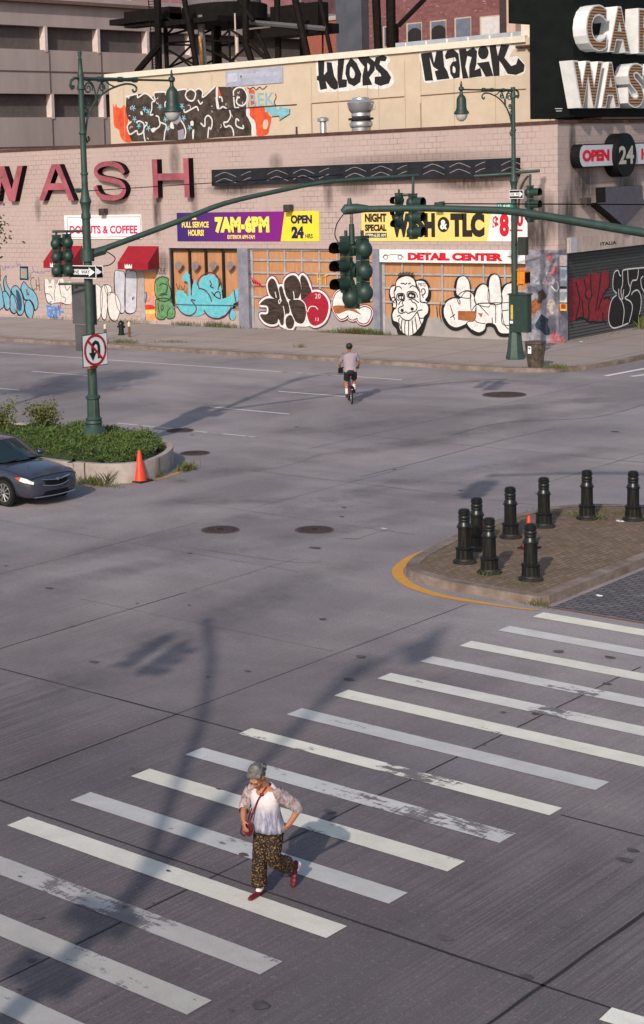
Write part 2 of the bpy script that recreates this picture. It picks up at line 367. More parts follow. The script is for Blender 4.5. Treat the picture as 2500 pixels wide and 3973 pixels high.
# crosswalk
CW = [((.78, .73, .62), .84), ((.60, .575, .55), .84), ((.72, .68, .60), .84), ((.60, .575, .55), .775), ((.66, .63, .59), .785), ((.74, .70, .61), .80), ((.52, .505, .50), .79), ((.74, .70, .61), .735), ((.55, .535, .535), .725), ((.68, .64, .57), .79), ((.50, .485, .475), .785), ((.66, .62, .56), .745), ((.43, .41, .395), .72), ((.44, .415, .39), .76), ((.42, .40, .385), .80)]
ys = [25.37, 24.28, 23.13, 22.02, 20.89, 19.81, 18.70, 17.60, 16.54, 15.49, 14.40, 13.33, 12.29, 11.24, 10.15]
for i, yc in enumerate(ys):
    x1 = -9.85 if i > 3 else -9.0
    if i == 3: x1 = -9.3
    mp = paint('crosswalk_paint_%d' % i, CW[i][0], CW[i][1], seed=i * 3.7 + 1.3)
    b = MB(); x0 = -14.72 - .013 * i; x1 -= .02 * i if i > 5 else 0; hw = .178 if i not in (7,) else .15
    top = [(x, yc + hw + .006 * noise.noise(V((x * 9, i, 0)))) for x in [x0 + (x1 - x0) * k / 60 for k in range(61)]]
    bot = [(x, yc - hw + .006 * noise.noise(V((x * 9, i, 7)))) for x in [x0 + (x1 - x0) * k / 60 for k in range(61)]]
    N = 61; b.add([(x, y, .008) for x, y in bot] + [(x, y, .008) for x, y in top], [(k, k + 1, N + k + 1, N + k) for k in range(N - 1)], mp)
    b.build('crosswalk_stripe', road)
b = MB(); mw = paint('lane_paint', (.74, .72, .68), .80)
def gq(b, x0, x1, y, wd, m, z=.008): b.add([(x0, y - wd / 2, z), (x1, y - wd / 2, z), (x1, y + wd / 2, z), (x0, y + wd / 2, z)], [(0, 1, 2, 3)], m)
mw2 = paint('lane_paint_worn', (.62, .60, .58), .70)
for x0, x1, y, m in ((-150, -40.4, 50.72, mw), (-40.4, -37.2, 50.72, mw2), (-36.9, -34.9, 50.8, mw), (-49.6, -46.0, 46.33, mw), (-36.95, -33.9, 46.22, mw), (-46.65 - 3, -45.6, 41.95, mw), (-36.5, -33.2, 42.06, mw), (-36.7, -33.0, 37.85, mw2), (-59, -56, 46.33, mw), (-32.4, -31.2, 37.9, mw2)):
    bb = MB(); gq(bb, x0, x1, y, .11, m); bb.build('lane_line', road)
for pts in (((2350, 1459), (2500, 1431)), ((2450, 1461), (2500, 1455))):
    bb = MB(); p, q_ = GR.px(*pts[0]), GR.px(*pts[1]); d = V((q_[0] - p[0], q_[1] - p[1])); bb.ribbon(GR, [p, tuple(V(p) + d * 6)], .22, 1, mw); bb.build('crosswalk_stripe', road)
bb = MB(); uv = [GR.px(2350, 3935), GR.px(2560, 3998)]; bb.ribbon(GR, uv, .28, 1, paint('far_stripe_paint', (.8, .78, .7), .9)); bb.build('crosswalk_stripe', road)
M_yel = paint('yellow_paint', (.62, .30, .055), .80, under=(.22, .17, .15))
z6 = Zf(1450, 1750, 1.443)
bb = MB(); pts = z6([(440, 520), (330, 550), (230, 590), (155, 640), (135, 680), (160, 722), (230, 765), (350, 805), (500, 835), (650, 858), (800, 880), (930, 893)])
uv = catmull([GR.px(*p) for p in pts], False, 6); N = len(uv)
bb.ribbon(GR, uv, [.05 + .17 * min(1, i / 12, (N - i) / 30) for i in range(N)], 1, M_yel); bb.build('yellow_edge_line', road)
z5 = Zf(0, 1500, 1515 / 800)
bb = MB(); pts = z5([(480, 728), (620, 738), (800, 730), (960, 712), (1120, 692), (1240, 660), (1340, 620), (1385, 590), (1370, 575)])
uv = catmull([GR.px(*p) for p in pts], False, 6); N = len(uv); bb.ribbon(GR, uv, [.05 + .13 * (i / N) ** 2 for i in range(N)], 1, M_yel); bb.build('yellow_edge_line', road)
# dark patched setts beside the island
q = NB('dark_setts'); br = q.n.new('ShaderNodeTexBrick'); q.l.new(q.co, br.inputs['Vector']); br.inputs['Scale'].default_value = 1; br.inputs['Brick Width'].default_value = .24; br.inputs['Row Height'].default_value = .12; br.inputs['Mortar Size'].default_value = .012
br.inputs['Color1'].default_value = (.10, .09, .10, 1); br.inputs['Color2'].default_value = (.15, .135, .145, 1); br.inputs['Mortar'].default_value = (.03, .028, .03, 1)
c = q.mix(q.ramp(q.noise(q.co, 2.2, 6, .7), .58, .72, 0, .8), br.outputs[0], (.30, .28, .30)); q.out(c, .85)
bb = MB(); bb.add([(-14.78, 25.98, .006), (30, 25.98, .006), (30, 60, .006), (-14.78, 60, .006)], [(0, 1, 2, 3)], MATS['dark_setts']); setts = tag(bb.build('sett_paving'), kind='structure')
bb = MB(); bb.ribbon(GR, wob((-14.9, 25.9), (-2, 25.9), 40, .03, 4), .05, 0, mat('rust_line', (.20, .08, .05), .9, .2), off=.012); bb.build('drain_edge', setts)
# far sidewalk
q = NB('sidewalk_concrete'); br = q.n.new('ShaderNodeTexBrick'); q.l.new(q.vec(q.x, q.y, 0.0), br.inputs['Vector']); br.offset = 0; br.inputs['Scale'].default_value = 1; br.inputs['Brick Width'].default_value = 3.1; br.inputs['Row Height'].default_value = 4.2; br.inputs['Mortar Size'].default_value = .03
br.inputs['Color1'].default_value = (.32, .265, .245, 1); br.inputs['Color2'].default_value = (.37, .31, .285, 1); br.inputs['Mortar'].default_value = (.15, .12, .10, 1)
c = q.mix(q.ramp(q.noise(q.co, .5, 6, .65), .4, .7, 0, .6), br.outputs[0], (.25, .21, .195)); c = q.mix(q.ramp(q.noise(q.co, 40, 3), .55, .72, 0, .5), c, (.12, .10, .09))
c = q.mix(q.ramp(q.math('ADD', q.y, q.math('MULTIPLY', q.noise(q.co, 1.2, 5), 1.4)), 55.2, 56.2, .75, 0), c, (.17, .125, .10))
q.out(c, .85)
M_side = MATS['sidewalk_concrete']; M_kerb = mat('kerb_stone', (.13, .095, .075), .85, .3, 2.0, col2=(.26, .21, .18), bump=.3)
edge = [(-400, 54.35), (-34.2, 54.35), (-32.6, 54.5), (-31.3, 55.1), (-30.6, 56.2), (-30.35, 57.8), (-30.3, 60), (-30.3, 160)]
bb = MB(); bb.poly([(x, y, .15) for x, y in edge] + [(-400, 160, .15)], M_side); side = tag(bb.build('sidewalk'), kind='structure')
bb = MB(); inner = [(-400, 54.62), (-34.2, 54.62), (-32.75, 54.75), (-31.55, 55.3), (-30.88, 56.3), (-30.62, 57.9), (-30.57, 60), (-30.57, 160)]
n = len(edge); bb.add([(x, y, .154) for x, y in edge] + [(x, y, .154) for x, y in inner] + [(x, y, -.01) for x, y in edge], [(i, i + 1, n + i + 1, n + i) for i in range(n - 1)] + [(2 * n + i, 2 * n + i + 1, i + 1, i) for i in range(n - 1)], M_kerb)
bb.build('kerb', side)
bb = MB(); M_gut = mat('gutter_dirt', (.15, .12, .11), .9, .3, 4)
gut = [(x, y - .03) for x, y in edge[:2]] + [(-32.2, 54.2), (-30.6, 54.5), (-29.4, 55.3), (-28.9, 57), (-28.9, 70)]
e2 = [edge[0], edge[1], (-32.6, 54.5), (-31.3, 55.1), (-30.6, 56.2), (-30.35, 57.8), (-30.3, 70)]
bb.add([(x, y, .007) for x, y in [(-400, 53.9), (-34.2, 53.85)] + gut[2:]] + [(x, y, .007) for x, y in e2], [(i, i + 1, 8 + i - 1, 7 + i) for i in range(6)], M_gut); bb.build('gutter', side)
# traffic island with brick paving
q = NB('island_brick'); br = q.n.new('ShaderNodeTexBrick'); q.l.new(q.vec(q.y, q.x, 0.0), br.inputs['Vector']); br.inputs['Scale'].default_value = 1; br.inputs['Brick Width'].default_value = .21; br.inputs['Row Height'].default_value = .105; br.inputs['Mortar Size'].default_value = .009
br.inputs['Color1'].default_value = (.165, .108, .080, 1); br.inputs['Color2'].default_value = (.235, .165, .13, 1); br.inputs['Mortar'].default_value = (.07, .05, .035, 1)
c = q.mix(q.ramp(q.noise(q.co, 1.4, 6, .7), .45, .7, 0, .7), br.outputs[0], (.17, .105, .065)); c = q.mix(q.ramp(q.noise(q.co, 11, 5, .7), .6, .75, 0, .6), c, (.27, .22, .17)); c = q.mix(q.ramp(q.noise(q.co, 3.5, 6, .75), .47, .66, 0, .7), c, (.085, .080, .040)); q.bump(br.outputs['Fac'], -.5); q.out(c, .9)
isl = catmull([(-15.0, 34.2), (-16.6, 34.35), (-18.3, 33.6), (-18.95, 32.2), (-18.98, 30), (-18.75, 28.4), (-18.5, 27.2), (-18.05, 26.35), (-17.2, 26.0), (-16.2, 25.9)], False, 5)
isl = isl + [(-15.25, 25.88), (-15.02, 25.93), (-14.92, 26.1), (-14.9, 26.4), (-14.9, 33.6)]
def inset(poly, d):
    n = len(poly); out = []; A = sum(poly[i][0] * poly[(i + 1) % n][1] - poly[(i + 1) % n][0] * poly[i][1] for i in range(n)); sg = 1 if A > 0 else -1
    for i in range(n):
        a, b = V(poly[i - 1]), V(poly[(i + 1) % n]); t = (b - a).normalized(); out.append((poly[i][0] - t.y * d * sg, poly[i][1] + t.x * d * sg))
    return out
iin = inset(isl, .24); n = len(isl)
M_kt = mat('island_kerb_stone', (.13, .095, .075), .85, .2, 2.2, col2=(.26, .205, .18), bump=.4)
bb = MB(); bb.add([(x, y, .165) for x, y in isl] + [(x, y, .165) for x, y in iin] + [(x, y, -.01) for x, y in isl], [(i, n + i, n + (i + 1) % n, (i + 1) % n) for i in range(n)] + [(i, (i + 1) % n, 2 * n + (i + 1) % n, 2 * n + i) for i in range(n)], M_kt)
island = tag(bb.build('traffic_island'), kind='structure')
bb = MB(); bb.poly([(x, y, .155) for x, y in inset(isl, .2)][::-1], MATS['island_brick']); bb.build('brick_paving', island)
# manhole covers
M_iron = mat('cast_iron', (.055, .036, .034), .75, .25, 6, bump=.5, bscale=60)
M_iron2 = mat('manhole_frame', (.10, .075, .07), .8, .2, 6)
def manhole(px, r, label):
    p = GR.px(*px); t = empty('manhole_cover', (p[0], p[1], 0), label, 'manhole cover', 'manhole covers in the road')
    b = MB(); b.lathe([(r, .001), (r, .013), (r * .9, .0135)], M_iron2, n=36); b.build('frame', t)
    b = MB(); b.lathe([(r * .9, .004), (r * .9, .018), (r * .86, .019)], M_iron, n=36)
    for k in range(6):
        for j in range(10):
            a = 2 * PI * j / 10 + k * .3; rr = r * (.12 + .12 * k); b.cbox((rr * math.cos(a), rr * math.sin(a), .021), (.05, .05, .008), M_iron)
    b.build('lid', t)
manhole((1957, 1532), .72, 'widest round iron manhole cover, on the far side of the crossing before the street corner')
manhole((855, 2057), .42, 'left one of the two round manhole covers side by side in mid crossing')
manhole((1220, 2057), .42, 'right one of the two round manhole covers side by side in mid crossing')
manhole((757, 1759), .42, 'round manhole cover just beyond the rounded end of the planter')
manhole((700, 1671), .42, 'dark manhole cover lying on the dashed lane line behind the planter')

rg = random.Random(77); b = MB()
for k in range(60):
    px_, py_ = rg.uniform(0, 2500), rg.uniform(1460, 3950); g = G(px_, py_)
    if g.y > 53.5 or (-19.2 < g.x < -14.7 and 25.8 < g.y < 34.5) or (g.x < -29 and 29 < g.y < 34.5): continue
    r_ = rg.uniform(.02, .07) * (1.6 if rg.random() < .15 else 1); n = 9; ph = rg.uniform(0, 6)
    b.poly([(g.x + r_ * (1.6 if k % 3 else 1) * math.cos(2 * PI * i / n) * (.9 + .14 * math.sin(i * 2.1 + ph)), g.y + r_ * math.sin(2 * PI * i / n) * (.9 + .14 * math.cos(i * 1.7 + ph)), .0125) for i in range(n)], mat('oil_spot', (.075, .066, .07), .6, .3, 9) if k % 2 else mat('dark_spot', (.10, .088, .092), .8, .2, 9))
tag(b.build('road_stains', road), kind='stuff')
# ------------------------------------------------------------------ the pink car wash building
st = [(-56.3, 8.3, .45, 1.1, .6), (-57.6, 5.9, .35, 1.6, .95), (-55.1, 6.3, .3, 1.3, .5), (-36.2, 5.3, 1.2, 1.3, .75), (-36.6, 4.5, .8, .9, .8), (-37, 6.4, .5, 1.0, .55), (-45.5, 6.75, 1.3, .5, .6), (-52.5, 6.8, 2.0, .4, .7), (-39.5, 6.8, 2.4, .4, .75), (-50, 8.0, .5, .5, .5),
      (28.6, 8.2, .35, 1.6, .85), (29.5, 6.6, 1.4, 1.0, .8), (28.3, 5.4, .7, 1.4, .8), (33.3, 6.5, 1.3, 1.0, .7), (-66.2, 6.0, .3, .8, .5), (-62.5, 6.1, .5, .6, .5), (-57.3, 3.2, .5, .7, .6), (-47, 6.7, .35, 1.2, .6), (-60.6, 6.0, 1.6, .5, .4), (-42.5, 7.9, 6, .35, .35)]
M_pink = wall_mat('pink_glazed_block', (.435, .34, .32), (.13, .09, .085), .40, .245, st)
M_cop = mat('rusty_coping', (.075, .035, .028), .8, .3, 4)
M_gry = mat('grey_painted_steel', (.20, .20, .25), .55, .2, 2)
M_dark = mat('dark_opening', (.02, .018, .018), .9, .2)
q = NB('plywood'); n1 = q.noise(q.scale(q.co, (9, 9, .8)), 1.0, 6, .7); n2 = q.noise(q.scale(q.co, (.8, .8, .8)), 1.0, 3)
c = q.mix(q.ramp(n1, .3, .7), (.36, .175, .085), (.54, .30, .165)); c = q.mix(q.ramp(n2, .35, .65, 0, .5), c, (.40, .165, .07)); c = q.mix(q.ramp(q.noise(q.co, 28, 3), .62, .75, 0, .6), c, (.12, .05, .03)); q.out(c, .8)
M_ply = MATS['plywood']
bld = empty('car_wash_building', (-60, 62.8, .15), 'long low pink glazed block building with boarded bays covered in graffiti', 'building')
bld_inv = bld.matrix_world
def bpart(mb, name, smooth=None):
    o = mb.build(name, None, smooth); o.parent = bld; o.matrix_parent_inverse = Matrix.Translation((60, -62.8, -.15)); return o
b = MB(); ZB = -.02; RT = 9.1
def fw(x0, x1, z0, z1, m=M_pink, y0=62.8, y1=63.4): b.box((x0, y0, z0), (x1, y1, z1), m)
fw(-110, -56.9, ZB, RT); fw(-56.9, -35.4, 3.97, RT); fw(-56.9, -52.42, ZB, 1.04)
b.box((-35.9, 63.402, 4.42), (-35.4, 110, RT), M_pink); b.box((-35.9, 63.402, ZB), (-35.4, 63.55, 4.42), M_gry)
b.box((-110, 63.41, 8.6), (-35.92, 69.9, 8.7), M_dark)
bpart(b, 'wall')
b = MB(); b.box((-110, 62.74, RT), (-35.34, 63.45, RT + .13), M_cop); b.box((-35.95, 63.46, RT), (-35.34, 110, RT + .13), M_cop); bpart(b, 'coping')
b = MB(); b.box((-36.5, 66.9, 9.28), (-35.6, 110, 9.5), mat('pale_ledge', (.55, .47, .42), .8)); bpart(b, 'ledge')
# piers between the bays
q = NB('graffiti_pier'); v = q.vec(q.math('ADD', q.x, q.y), q.z, 0.0)
c = q.mix(q.ramp(q.noise(v, 2.2, 5, .7), .38, .62), (.13, .13, .17), (.30, .28, .33)); c = q.mix(q.ramp(q.noise(q.scale(v, (3, 1, 1)), 1.1, 6, .75, 1.5), .60, .66, 0, .85), c, (.50, .38, .38))
c = q.mix(q.ramp(q.noise(q.vec(q.x, q.z, 5.0), 2.0, 5, .7, 1.0), .62, .68, 0, .8), c, (.30, .05, .09)); c = q.mix(q.ramp(q.noise(q.vec(q.x, q.z, 9.0), 2.6, 5, .7, 1.0), .62, .66, 0, .8), c, (.05, .08, .14)); q.out(c, .6)
b = MB(); b.box((-52.42, 62.72, ZB), (-51.78, 63.3, 3.968), M_gry); bpart(b, 'pier')
b = MB(); b.box((-44.6, 62.72, ZB), (-44.22, 63.3, 3.968), M_gry); bpart(b, 'pier')
b = MB(); b.box((-36.88, 62.77, ZB), (-35.38, 63.4, 3.968), MATS['graffiti_pier'])
for (x, y, s, c) in ((2075, 1190, 30, (.36, .12, .04)), (2100, 1150, 26, (.06, .045, .04)), (2130, 1080, 34, (.50, .42, .48)), (2150, 1050, 22, (.48, .16, .20)), (2110, 1260, 40, (.03, .045, .075)), (2150, 1310, 30, (.42, .22, .24)), (2085, 1100, 26, (.35, .36, .44)), (2140, 1190, 24, (.52, .42, .40)), (2180, 1320, 22, (.32, .12, .12)), (2135, 1000, 18, (.40, .12, .16))):
    pts = [(x + s * .62 * math.cos(a) * (1 + .35 * math.sin(3 * a + x)), y + s * math.sin(a) * (1 + .3 * math.cos(2 * a + x))) for a in [2 * PI * k / 14 for k in range(14)]]
    b.pfill(PL((0, 62.765, 0), (1, 0, 0), (0, 0, 1)), pts, 0, mat('spray_%d' % x, tuple(q_ * .75 for q_ in c), .7, .5, 9))
b.pline(PL((0, 62.765, 0), (1, 0, 0), (0, 0, 1)), [(2140, 1110), (2160, 1130), (2168, 1110), (2160, 1090)], .05, 2, mat('white_spray', (.62, .60, .60), .7, .12, 8)); 
bpart(b, 'pier')
# boarded window bay
WF2 = PL((0, 63.05, 0), (1, 0, 0), (0, 0, 1))
b = MB(); b.box((-56.9, 63.05, 1.04), (-52.42, 63.2, 3.968), M_ply); 
for x in (-56.9, -55.72, -54.66, -53.55, -52.5): b.box((x, 62.9, 1.04), (x + .09, 63.045, 3.966), M_dark)
b.box((-56.8, 62.9, 3.82), (-52.42, 63.043, 3.966), M_dark); b.box((-56.9, 62.77, 1.0), (-52.42, 63.04, 1.06), M_gry)
bpart(b, 'boarded_window')
M_grid = mat('galvanised_frame', (.33, .31, .32), .5, .2, 3)
M_low = mat('grey_door_panel', (.27, .25, .255), .6, .18, 1.5, col2=(.34, .31, .30))
def garage(x0, x1, nc, rows, zlow, name):
    b = MB(); b.box((x0, 63.0, zlow), (x1, 63.1, 3.968), M_ply); b.box((x0, 62.97, ZB), (x1, 63.1, zlow), M_low)
    for i in range(nc + 1):
        x = x0 + (x1 - x0 - .09) * i / nc; b.box((x, 62.93, ZB if i in (0, nc) else zlow), (x + (.14 if i in (0,) else .085), 63.0, 3.967), M_grid)
    for z in rows: b.box((x0, 62.915, z - .045), (x1, 62.928, z + .045), M_grid)
    return bpart(b, name)
garage(-51.78, -44.62, 7, (3.92, 3.42, 2.82, 2.24, 1.66), 1.1, 'garage_door')
garage(-44.22, -36.9, 7, (2.87, 2.24, 1.62), .98, 'garage_door')
GD = PL((0, 62.92, 0), (1, 0, 0), (0, 0, 1))       # face of the door frames
# entrance door with murals, small framed window, awnings
b = MB(); b.box((-58.6, 62.79, ZB), (-57.85, 62.9, 2.75), mat('mural_door', (.55, .26, .06), .7, .3, 2.5, col2=(.62, .32, .20))); b.box((-58.9, 62.74, ZB), (-58.6, 62.82, 2.75), M_grid); b.box((-58.6, 62.75, ZB), (-57.85, 62.785, .3), M_grid)
P0 = PL((0, 62.785, 0), (1, 0, 0), (0, 0, 1)); zd = Zf(540, 950, 1515 / 400)
b.pline(P0, zd([(50, 560), (70, 660), (110, 720), (100, 830), (70, 850)]), .10, 1, mat('blue_spray', (.05, .12, .42), .6)); b.pline(P0, zd([(90, 680), (150, 700), (160, 790), (120, 830)]), .07, 2, mat('orange_spray', (.65, .25, .04), .6))
b.pfill(P0, zd([(180, 790), (200, 740), (215, 800), (200, 880), (165, 870)]), 1, mat('pink_spray', (.58, .22, .42), .6)); b.pfill(P0, zd([(85, 890), (160, 880), (225, 900), (225, 940), (90, 950)]), 1, mat('red_spray', (.50, .025, .03), .6, .3))
b.pfill(P0, zd([(90, 960), (225, 955), (230, 1010), (95, 1010)]), 1, mat('yellow_spray', (.70, .50, .12), .6)); bpart(b, 'door')
def awning(x0, x1, name):
    M_aw = mat('red_awning_cloth', (.27, .008, .02), .75, .12, 4); b = MB(); y1 = 61.95; zt, zm, zb = 4.06, 3.27, 2.93; e = .004
    b.add([(x0, 62.78, zt), (x1, 62.78, zt), (x1, y1, zm), (x0, y1, zm), (x1, y1, zb), (x0, y1, zb), (x0, 62.78, zb + .05), (x1, 62.78, zb + .05)], [(3, 2, 1, 0), (5, 4, 2, 3)], M_aw)
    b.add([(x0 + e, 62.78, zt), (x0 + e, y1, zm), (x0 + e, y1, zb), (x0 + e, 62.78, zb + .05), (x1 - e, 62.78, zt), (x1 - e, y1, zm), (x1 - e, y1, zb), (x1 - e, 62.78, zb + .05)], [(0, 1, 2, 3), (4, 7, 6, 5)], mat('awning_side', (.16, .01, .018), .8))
    cr = PL(((x0 + x1) / 2 - .55, y1, zb + .06), (1, 0, 0), (0, 0, 1)); mwht = mat('white_print', (.75, .72, .70), .6, 0)
    b.poly([cr.P(a, c_, .006) for a, c_ in ((0, 0), (.5, 0), (.5, .24), (.4, .1), (.33, .24), (.25, .1), (.17, .24), (.1, .1), (0, .24))], mwht)
    return bpart(b, name)
awning(-59.64, -57.55, 'awning'); awning(WF.px(211, 954)[0], WF.px(321, 954)[0], 'awning')
b = MB(); z32 = Zf(0, 780, 4.734)
b.pfill(WF, z32([(370, 1200), (520, 1200), (530, 1450), (370, 1450)]), 1, M_dark, False); b.pfill(WF, z32([(385, 1235), (500, 1240), (505, 1425), (385, 1415)]), 2, mat('teal_frame', (.12, .30, .42), .6), False); b.pfill(WF, z32([(405, 1265), (475, 1265), (480, 1390), (405, 1385)]), 3, M_ply, False); bpart(b, 'small_window'); b = MB()
b.pfill(WF, z32([(-30, 1180), (10, 1180), (15, 1470), (-30, 1470)]), 1, M_dark, False); bpart(b, 'small_window')
# roller shutter round the corner
q = NB('shutter_slats'); c = q.mix(q.ramp(q.math('FRACT', q.math('MULTIPLY', q.z, 7.5)), .55, .85), (.095, .090, .100), (.010, .010, .012))
c = q.mix(q.ramp(q.math('ADD', q.z, q.noise(q.co, 1.2, 4)), 1.9, 2.7, 0, .55), c, (.012, .018, .015)); c = q.mix(q.ramp(q.noise(q.co, 6, 4), .55, .8, 0, .5), c, (.13, .12, .13)); q.out(c, .5)
b = MB(); b.box((-36.1, 63.56, ZB), (-35.55, 100, 3.8), MATS['shutter_slats']); bpart(b, 'roller_shutter')
b = MB(); b.box((-35.55, 63.5, 3.8), (-35.28, 100, 4.42), mat('dirty_header', (.42, .33, .30), .7, .25, 1.5, stretch=(1, 1, .4))); b.box((-35.5, 63.56, 3.81), (-35.26, 64.1, 4.43), mat('pale_header_end', (.42, .42, .46), .7)); 
WR2 = PL((-35.27, 0, 0), (0, 1, 0), (0, 0, 1)); text_px(b, 'ITALIA', WR2, (2330, 937, 2392, 950), .004, M_dark, bold=.02); bpart(b, 'shutter_header')
WR3 = PL((-35.55, 0, 0), (0, 1, 0), (0, 0, 1)); z46 = Zf(2040, 950, 1515 / 460)
b = MB(); Mr = mat('dark_red_spray', (.22, .018, .028), .6, .3, 6); Mk = mat('black_spray', (.014, .012, .013), .6, .3, 6); Mw = mat('white_spray', (.62, .60, .60), .7, .12, 8)
b.pfill(WR3, z46([(560, 460), (640, 440), (720, 430), (780, 380), (860, 360), (960, 360), (1030, 330), (1070, 380), (1060, 520), (1000, 640), (1060, 670), (1090, 740), (1060, 900), (1020, 970), (930, 960), (850, 980), (760, 920), (650, 940), (560, 950)]), 1, Mr)
for l in ([(640, 470), (670, 600), (690, 700), (660, 850), (640, 960)], [(740, 440), (770, 560), (760, 640), (800, 700)], [(720, 700), (730, 850), (740, 930)], [(830, 380), (830, 520), (840, 640), (800, 760), (810, 870), (800, 960)], [(960, 370), (940, 520), (920, 680), (890, 850)], [(1070, 360), (1065, 520), (1000, 620), (950, 740), (930, 830)], [(990, 690), (1050, 670), (1090, 710)], [(980, 860), (990, 970), (1030, 990)], [(640, 960), (700, 930), (760, 950), (820, 990), (870, 980), (920, 990), (990, 985)]): b.pline(WR3, z46(l), .09, 2, Mk)
bpart(b, 'graffiti')
b = MB(); b.pfill(WR3, z46([(1130, 330), (1250, 310), (1500, 290), (1560, 500), (1480, 640), (1470, 900), (1420, 990), (1240, 1030), (1120, 1060), (1070, 980), (1070, 820), (1120, 680), (1160, 630), (1115, 520)]), 0, Mk)
for l in ([(1160, 620), (1115, 560), (1115, 420), (1140, 340), (1180, 330), (1195, 380), (1215, 400)], [(1235, 330), (1235, 500), (1215, 580), (1230, 700)], [(1235, 330), (1300, 310), (1515, 290)], [(1300, 320), (1310, 480), (1335, 560), (1310, 640), (1265, 680), (1340, 730), (1360, 820), (1320, 990)], [(1160, 640), (1100, 700), (1065, 830), (1060, 980), (1110, 1060), (1200, 1045), (1310, 1000)], [(1185, 560), (1190, 660), (1230, 730), (1255, 850), (1235, 1020)], [(1250, 570), (1235, 700)], [(1440, 310), (1420, 440), (1360, 460), (1330, 560)], [(1350, 640), (1370, 600), (1430, 580), (1470, 660), (1470, 780), (1450, 890)], [(1500, 400), (1470, 440), (1480, 540), (1515, 600)]): b.pline(WR3, z46(l), .06, 2, Mw)
bpart(b, 'graffiti')
# corner notices
b = MB(); PN = PL((0, 62.765, 0), (1, 0, 0), (0, 0, 1))
for bx, c in (((2172, 1037, 2200, 1110), (.34, .36, .44)), ((2173, 1112, 2199, 1118), (.02, .02, .02)), ((2172, 1122, 2200, 1173), (.50, .50, .52)), ((2173, 1178, 2200, 1206), (.55, .38, .03)), ((2178, 1180, 2196, 1198), (.35, .03, .02)), ((2172, 990, 2200, 1032), (.34, .28, .28))): quad_px(b, PN, bx, 3 if bx[1] == 1180 else 1, mat('notice_%d' % bx[1], c, .6, .2, 8))
bpart(b, 'notice')
# left wall graffiti
Mbl = mat('light_blue_spray', (.13, .30, .42), .6, .3, 5, col2=(.19, .38, .48)); Mwh = mat('offwhite_spray', (.62, .58, .56), .65, .14, 5)
b = MB(); bl = [[(0, 1520), (30, 1600), (60, 1750), (75, 1900), (50, 1970), (-60, 1960), (-60, 1500)], [(60, 1670), (110, 1660), (150, 1700), (190, 1800), (190, 1940), (150, 2000), (100, 1960), (80, 1850), (55, 1760)], [(75, 1450), (120, 1370), (115, 1450), (140, 1550), (200, 1660), (190, 1760), (140, 1700), (90, 1600)],
    [(215, 1640), (260, 1560), (330, 1570), (400, 1680), (440, 1850), (450, 2000), (400, 2090), (330, 2060), (310, 1900), (260, 1740)], [(200, 1740), (260, 1720), (310, 1800), (330, 1950), (290, 2060), (220, 2030), (190, 1930)],
    [(390, 1600), (430, 1490), (470, 1500), (520, 1570), (620, 1650), (680, 1750), (705, 1860), (690, 1970), (650, 2000), (620, 1900), (560, 1820), (470, 1810), (430, 1720)], [(480, 1850), (540, 1820), (600, 1900), (625, 2000), (600, 2140), (560, 2160), (490, 2080), (465, 1960)]]
for p in bl: b.pfill(WF, z32([(x - 14, y + 18) for x, y in p]), 0, Mk)
for p in bl: b.pfill(WF, z32(p), 1, Mbl); b.pline(WF, z32(p), .05, 2, Mk, closed=True)
b.pfill(WF, z32([(300, 1640), (350, 1660), (400, 1800), (400, 1990), (340, 2000), (320, 1830)]), 3, mat('navy_spray', (.03, .06, .10), .6, .5, 4)); 
for a in range(5): b.pline(WF, z32([(522, 1710), (522 + 30 * math.cos(a * 1.257 + .3), 1710 + 45 * math.sin(a * 1.257 + .3))]), .03, 3, Mk, smooth=False)
bpart(b, 'graffiti')
b = MB(); wb = [(830, 1450), (880, 1440), (920, 1520), (960, 1440), (1000, 1450), (1040, 1530), (1090, 1440), (1160, 1430), (1200, 1520), (1300, 1480), (1340, 1700), (1310, 1880), (1220, 1890), (1130, 1860), (1000, 1870), (940, 1890), (870, 1830), (850, 1720), (830, 1640)]
b.pfill(WF, z32([(x - 12, y + 14) for x, y in wb]), 0, Mk); b.pfill(WF, z32(wb), 1, Mwh)
for l in ([(890, 1580), (950, 1570), (940, 1600)], [(1010, 1480), (1020, 1600), (1000, 1700), (1020, 1840)], [(1100, 1460), (1110, 1640), (1140, 1760)], [(850, 1700), (930, 1720), (980, 1820)], [(1190, 1500), (1230, 1640), (1300, 1560)], [(1150, 1760), (1210, 1780), (1200, 1860)]): b.pline(WF, z32(l), .035, 2, Mk)
bpart(b, 'graffiti')
b = MB(); Mtag = mat('blue_tag', (.06, .20, .52), .6, .2)
for l in ([(860, 1900), (880, 1990), (900, 2110), (1000, 2130), (1060, 2140)], [(880, 1930), (960, 1950), (940, 2100)], [(980, 1930), (1020, 1990), (1010, 2090), (960, 2060)], [(1060, 1960), (1090, 1930), (1100, 2110)], [(1090, 2020), (1180, 2040)], [(900, 2010), (1110, 1990)], [(920, 1990), (930, 2120)], [(1030, 1940), (1050, 2120)]): b.pline(WF, z32(l), .10, 1, Mtag)
bpart(b, 'graffiti')
b = MB(); Mtg2 = mat('violet_marker', (.13, .12, .34), .6, .2)
for l in ([(45, 1190), (70, 1260), (110, 1190), (100, 1270)], [(120, 1210), (160, 1230), (150, 1190), (190, 1240)], [(200, 1180), (230, 1230), (260, 1190), (280, 1220)], [(310, 1100), (320, 1200), (350, 1150), (370, 1200), (390, 1160)]): b.pline(WF, z32(l), .035, 1, Mtg2)
bpart(b, 'graffiti'); b = MB()
for l in ([(595, 1200), (620, 1290), (570, 1330)], [(620, 1290), (700, 1320), (690, 1290), (740, 1330), (770, 1290), (800, 1330), (850, 1280), (900, 1300), (925, 1260)]): b.pline(WF, z32(l), .035, 1, Mtg2)
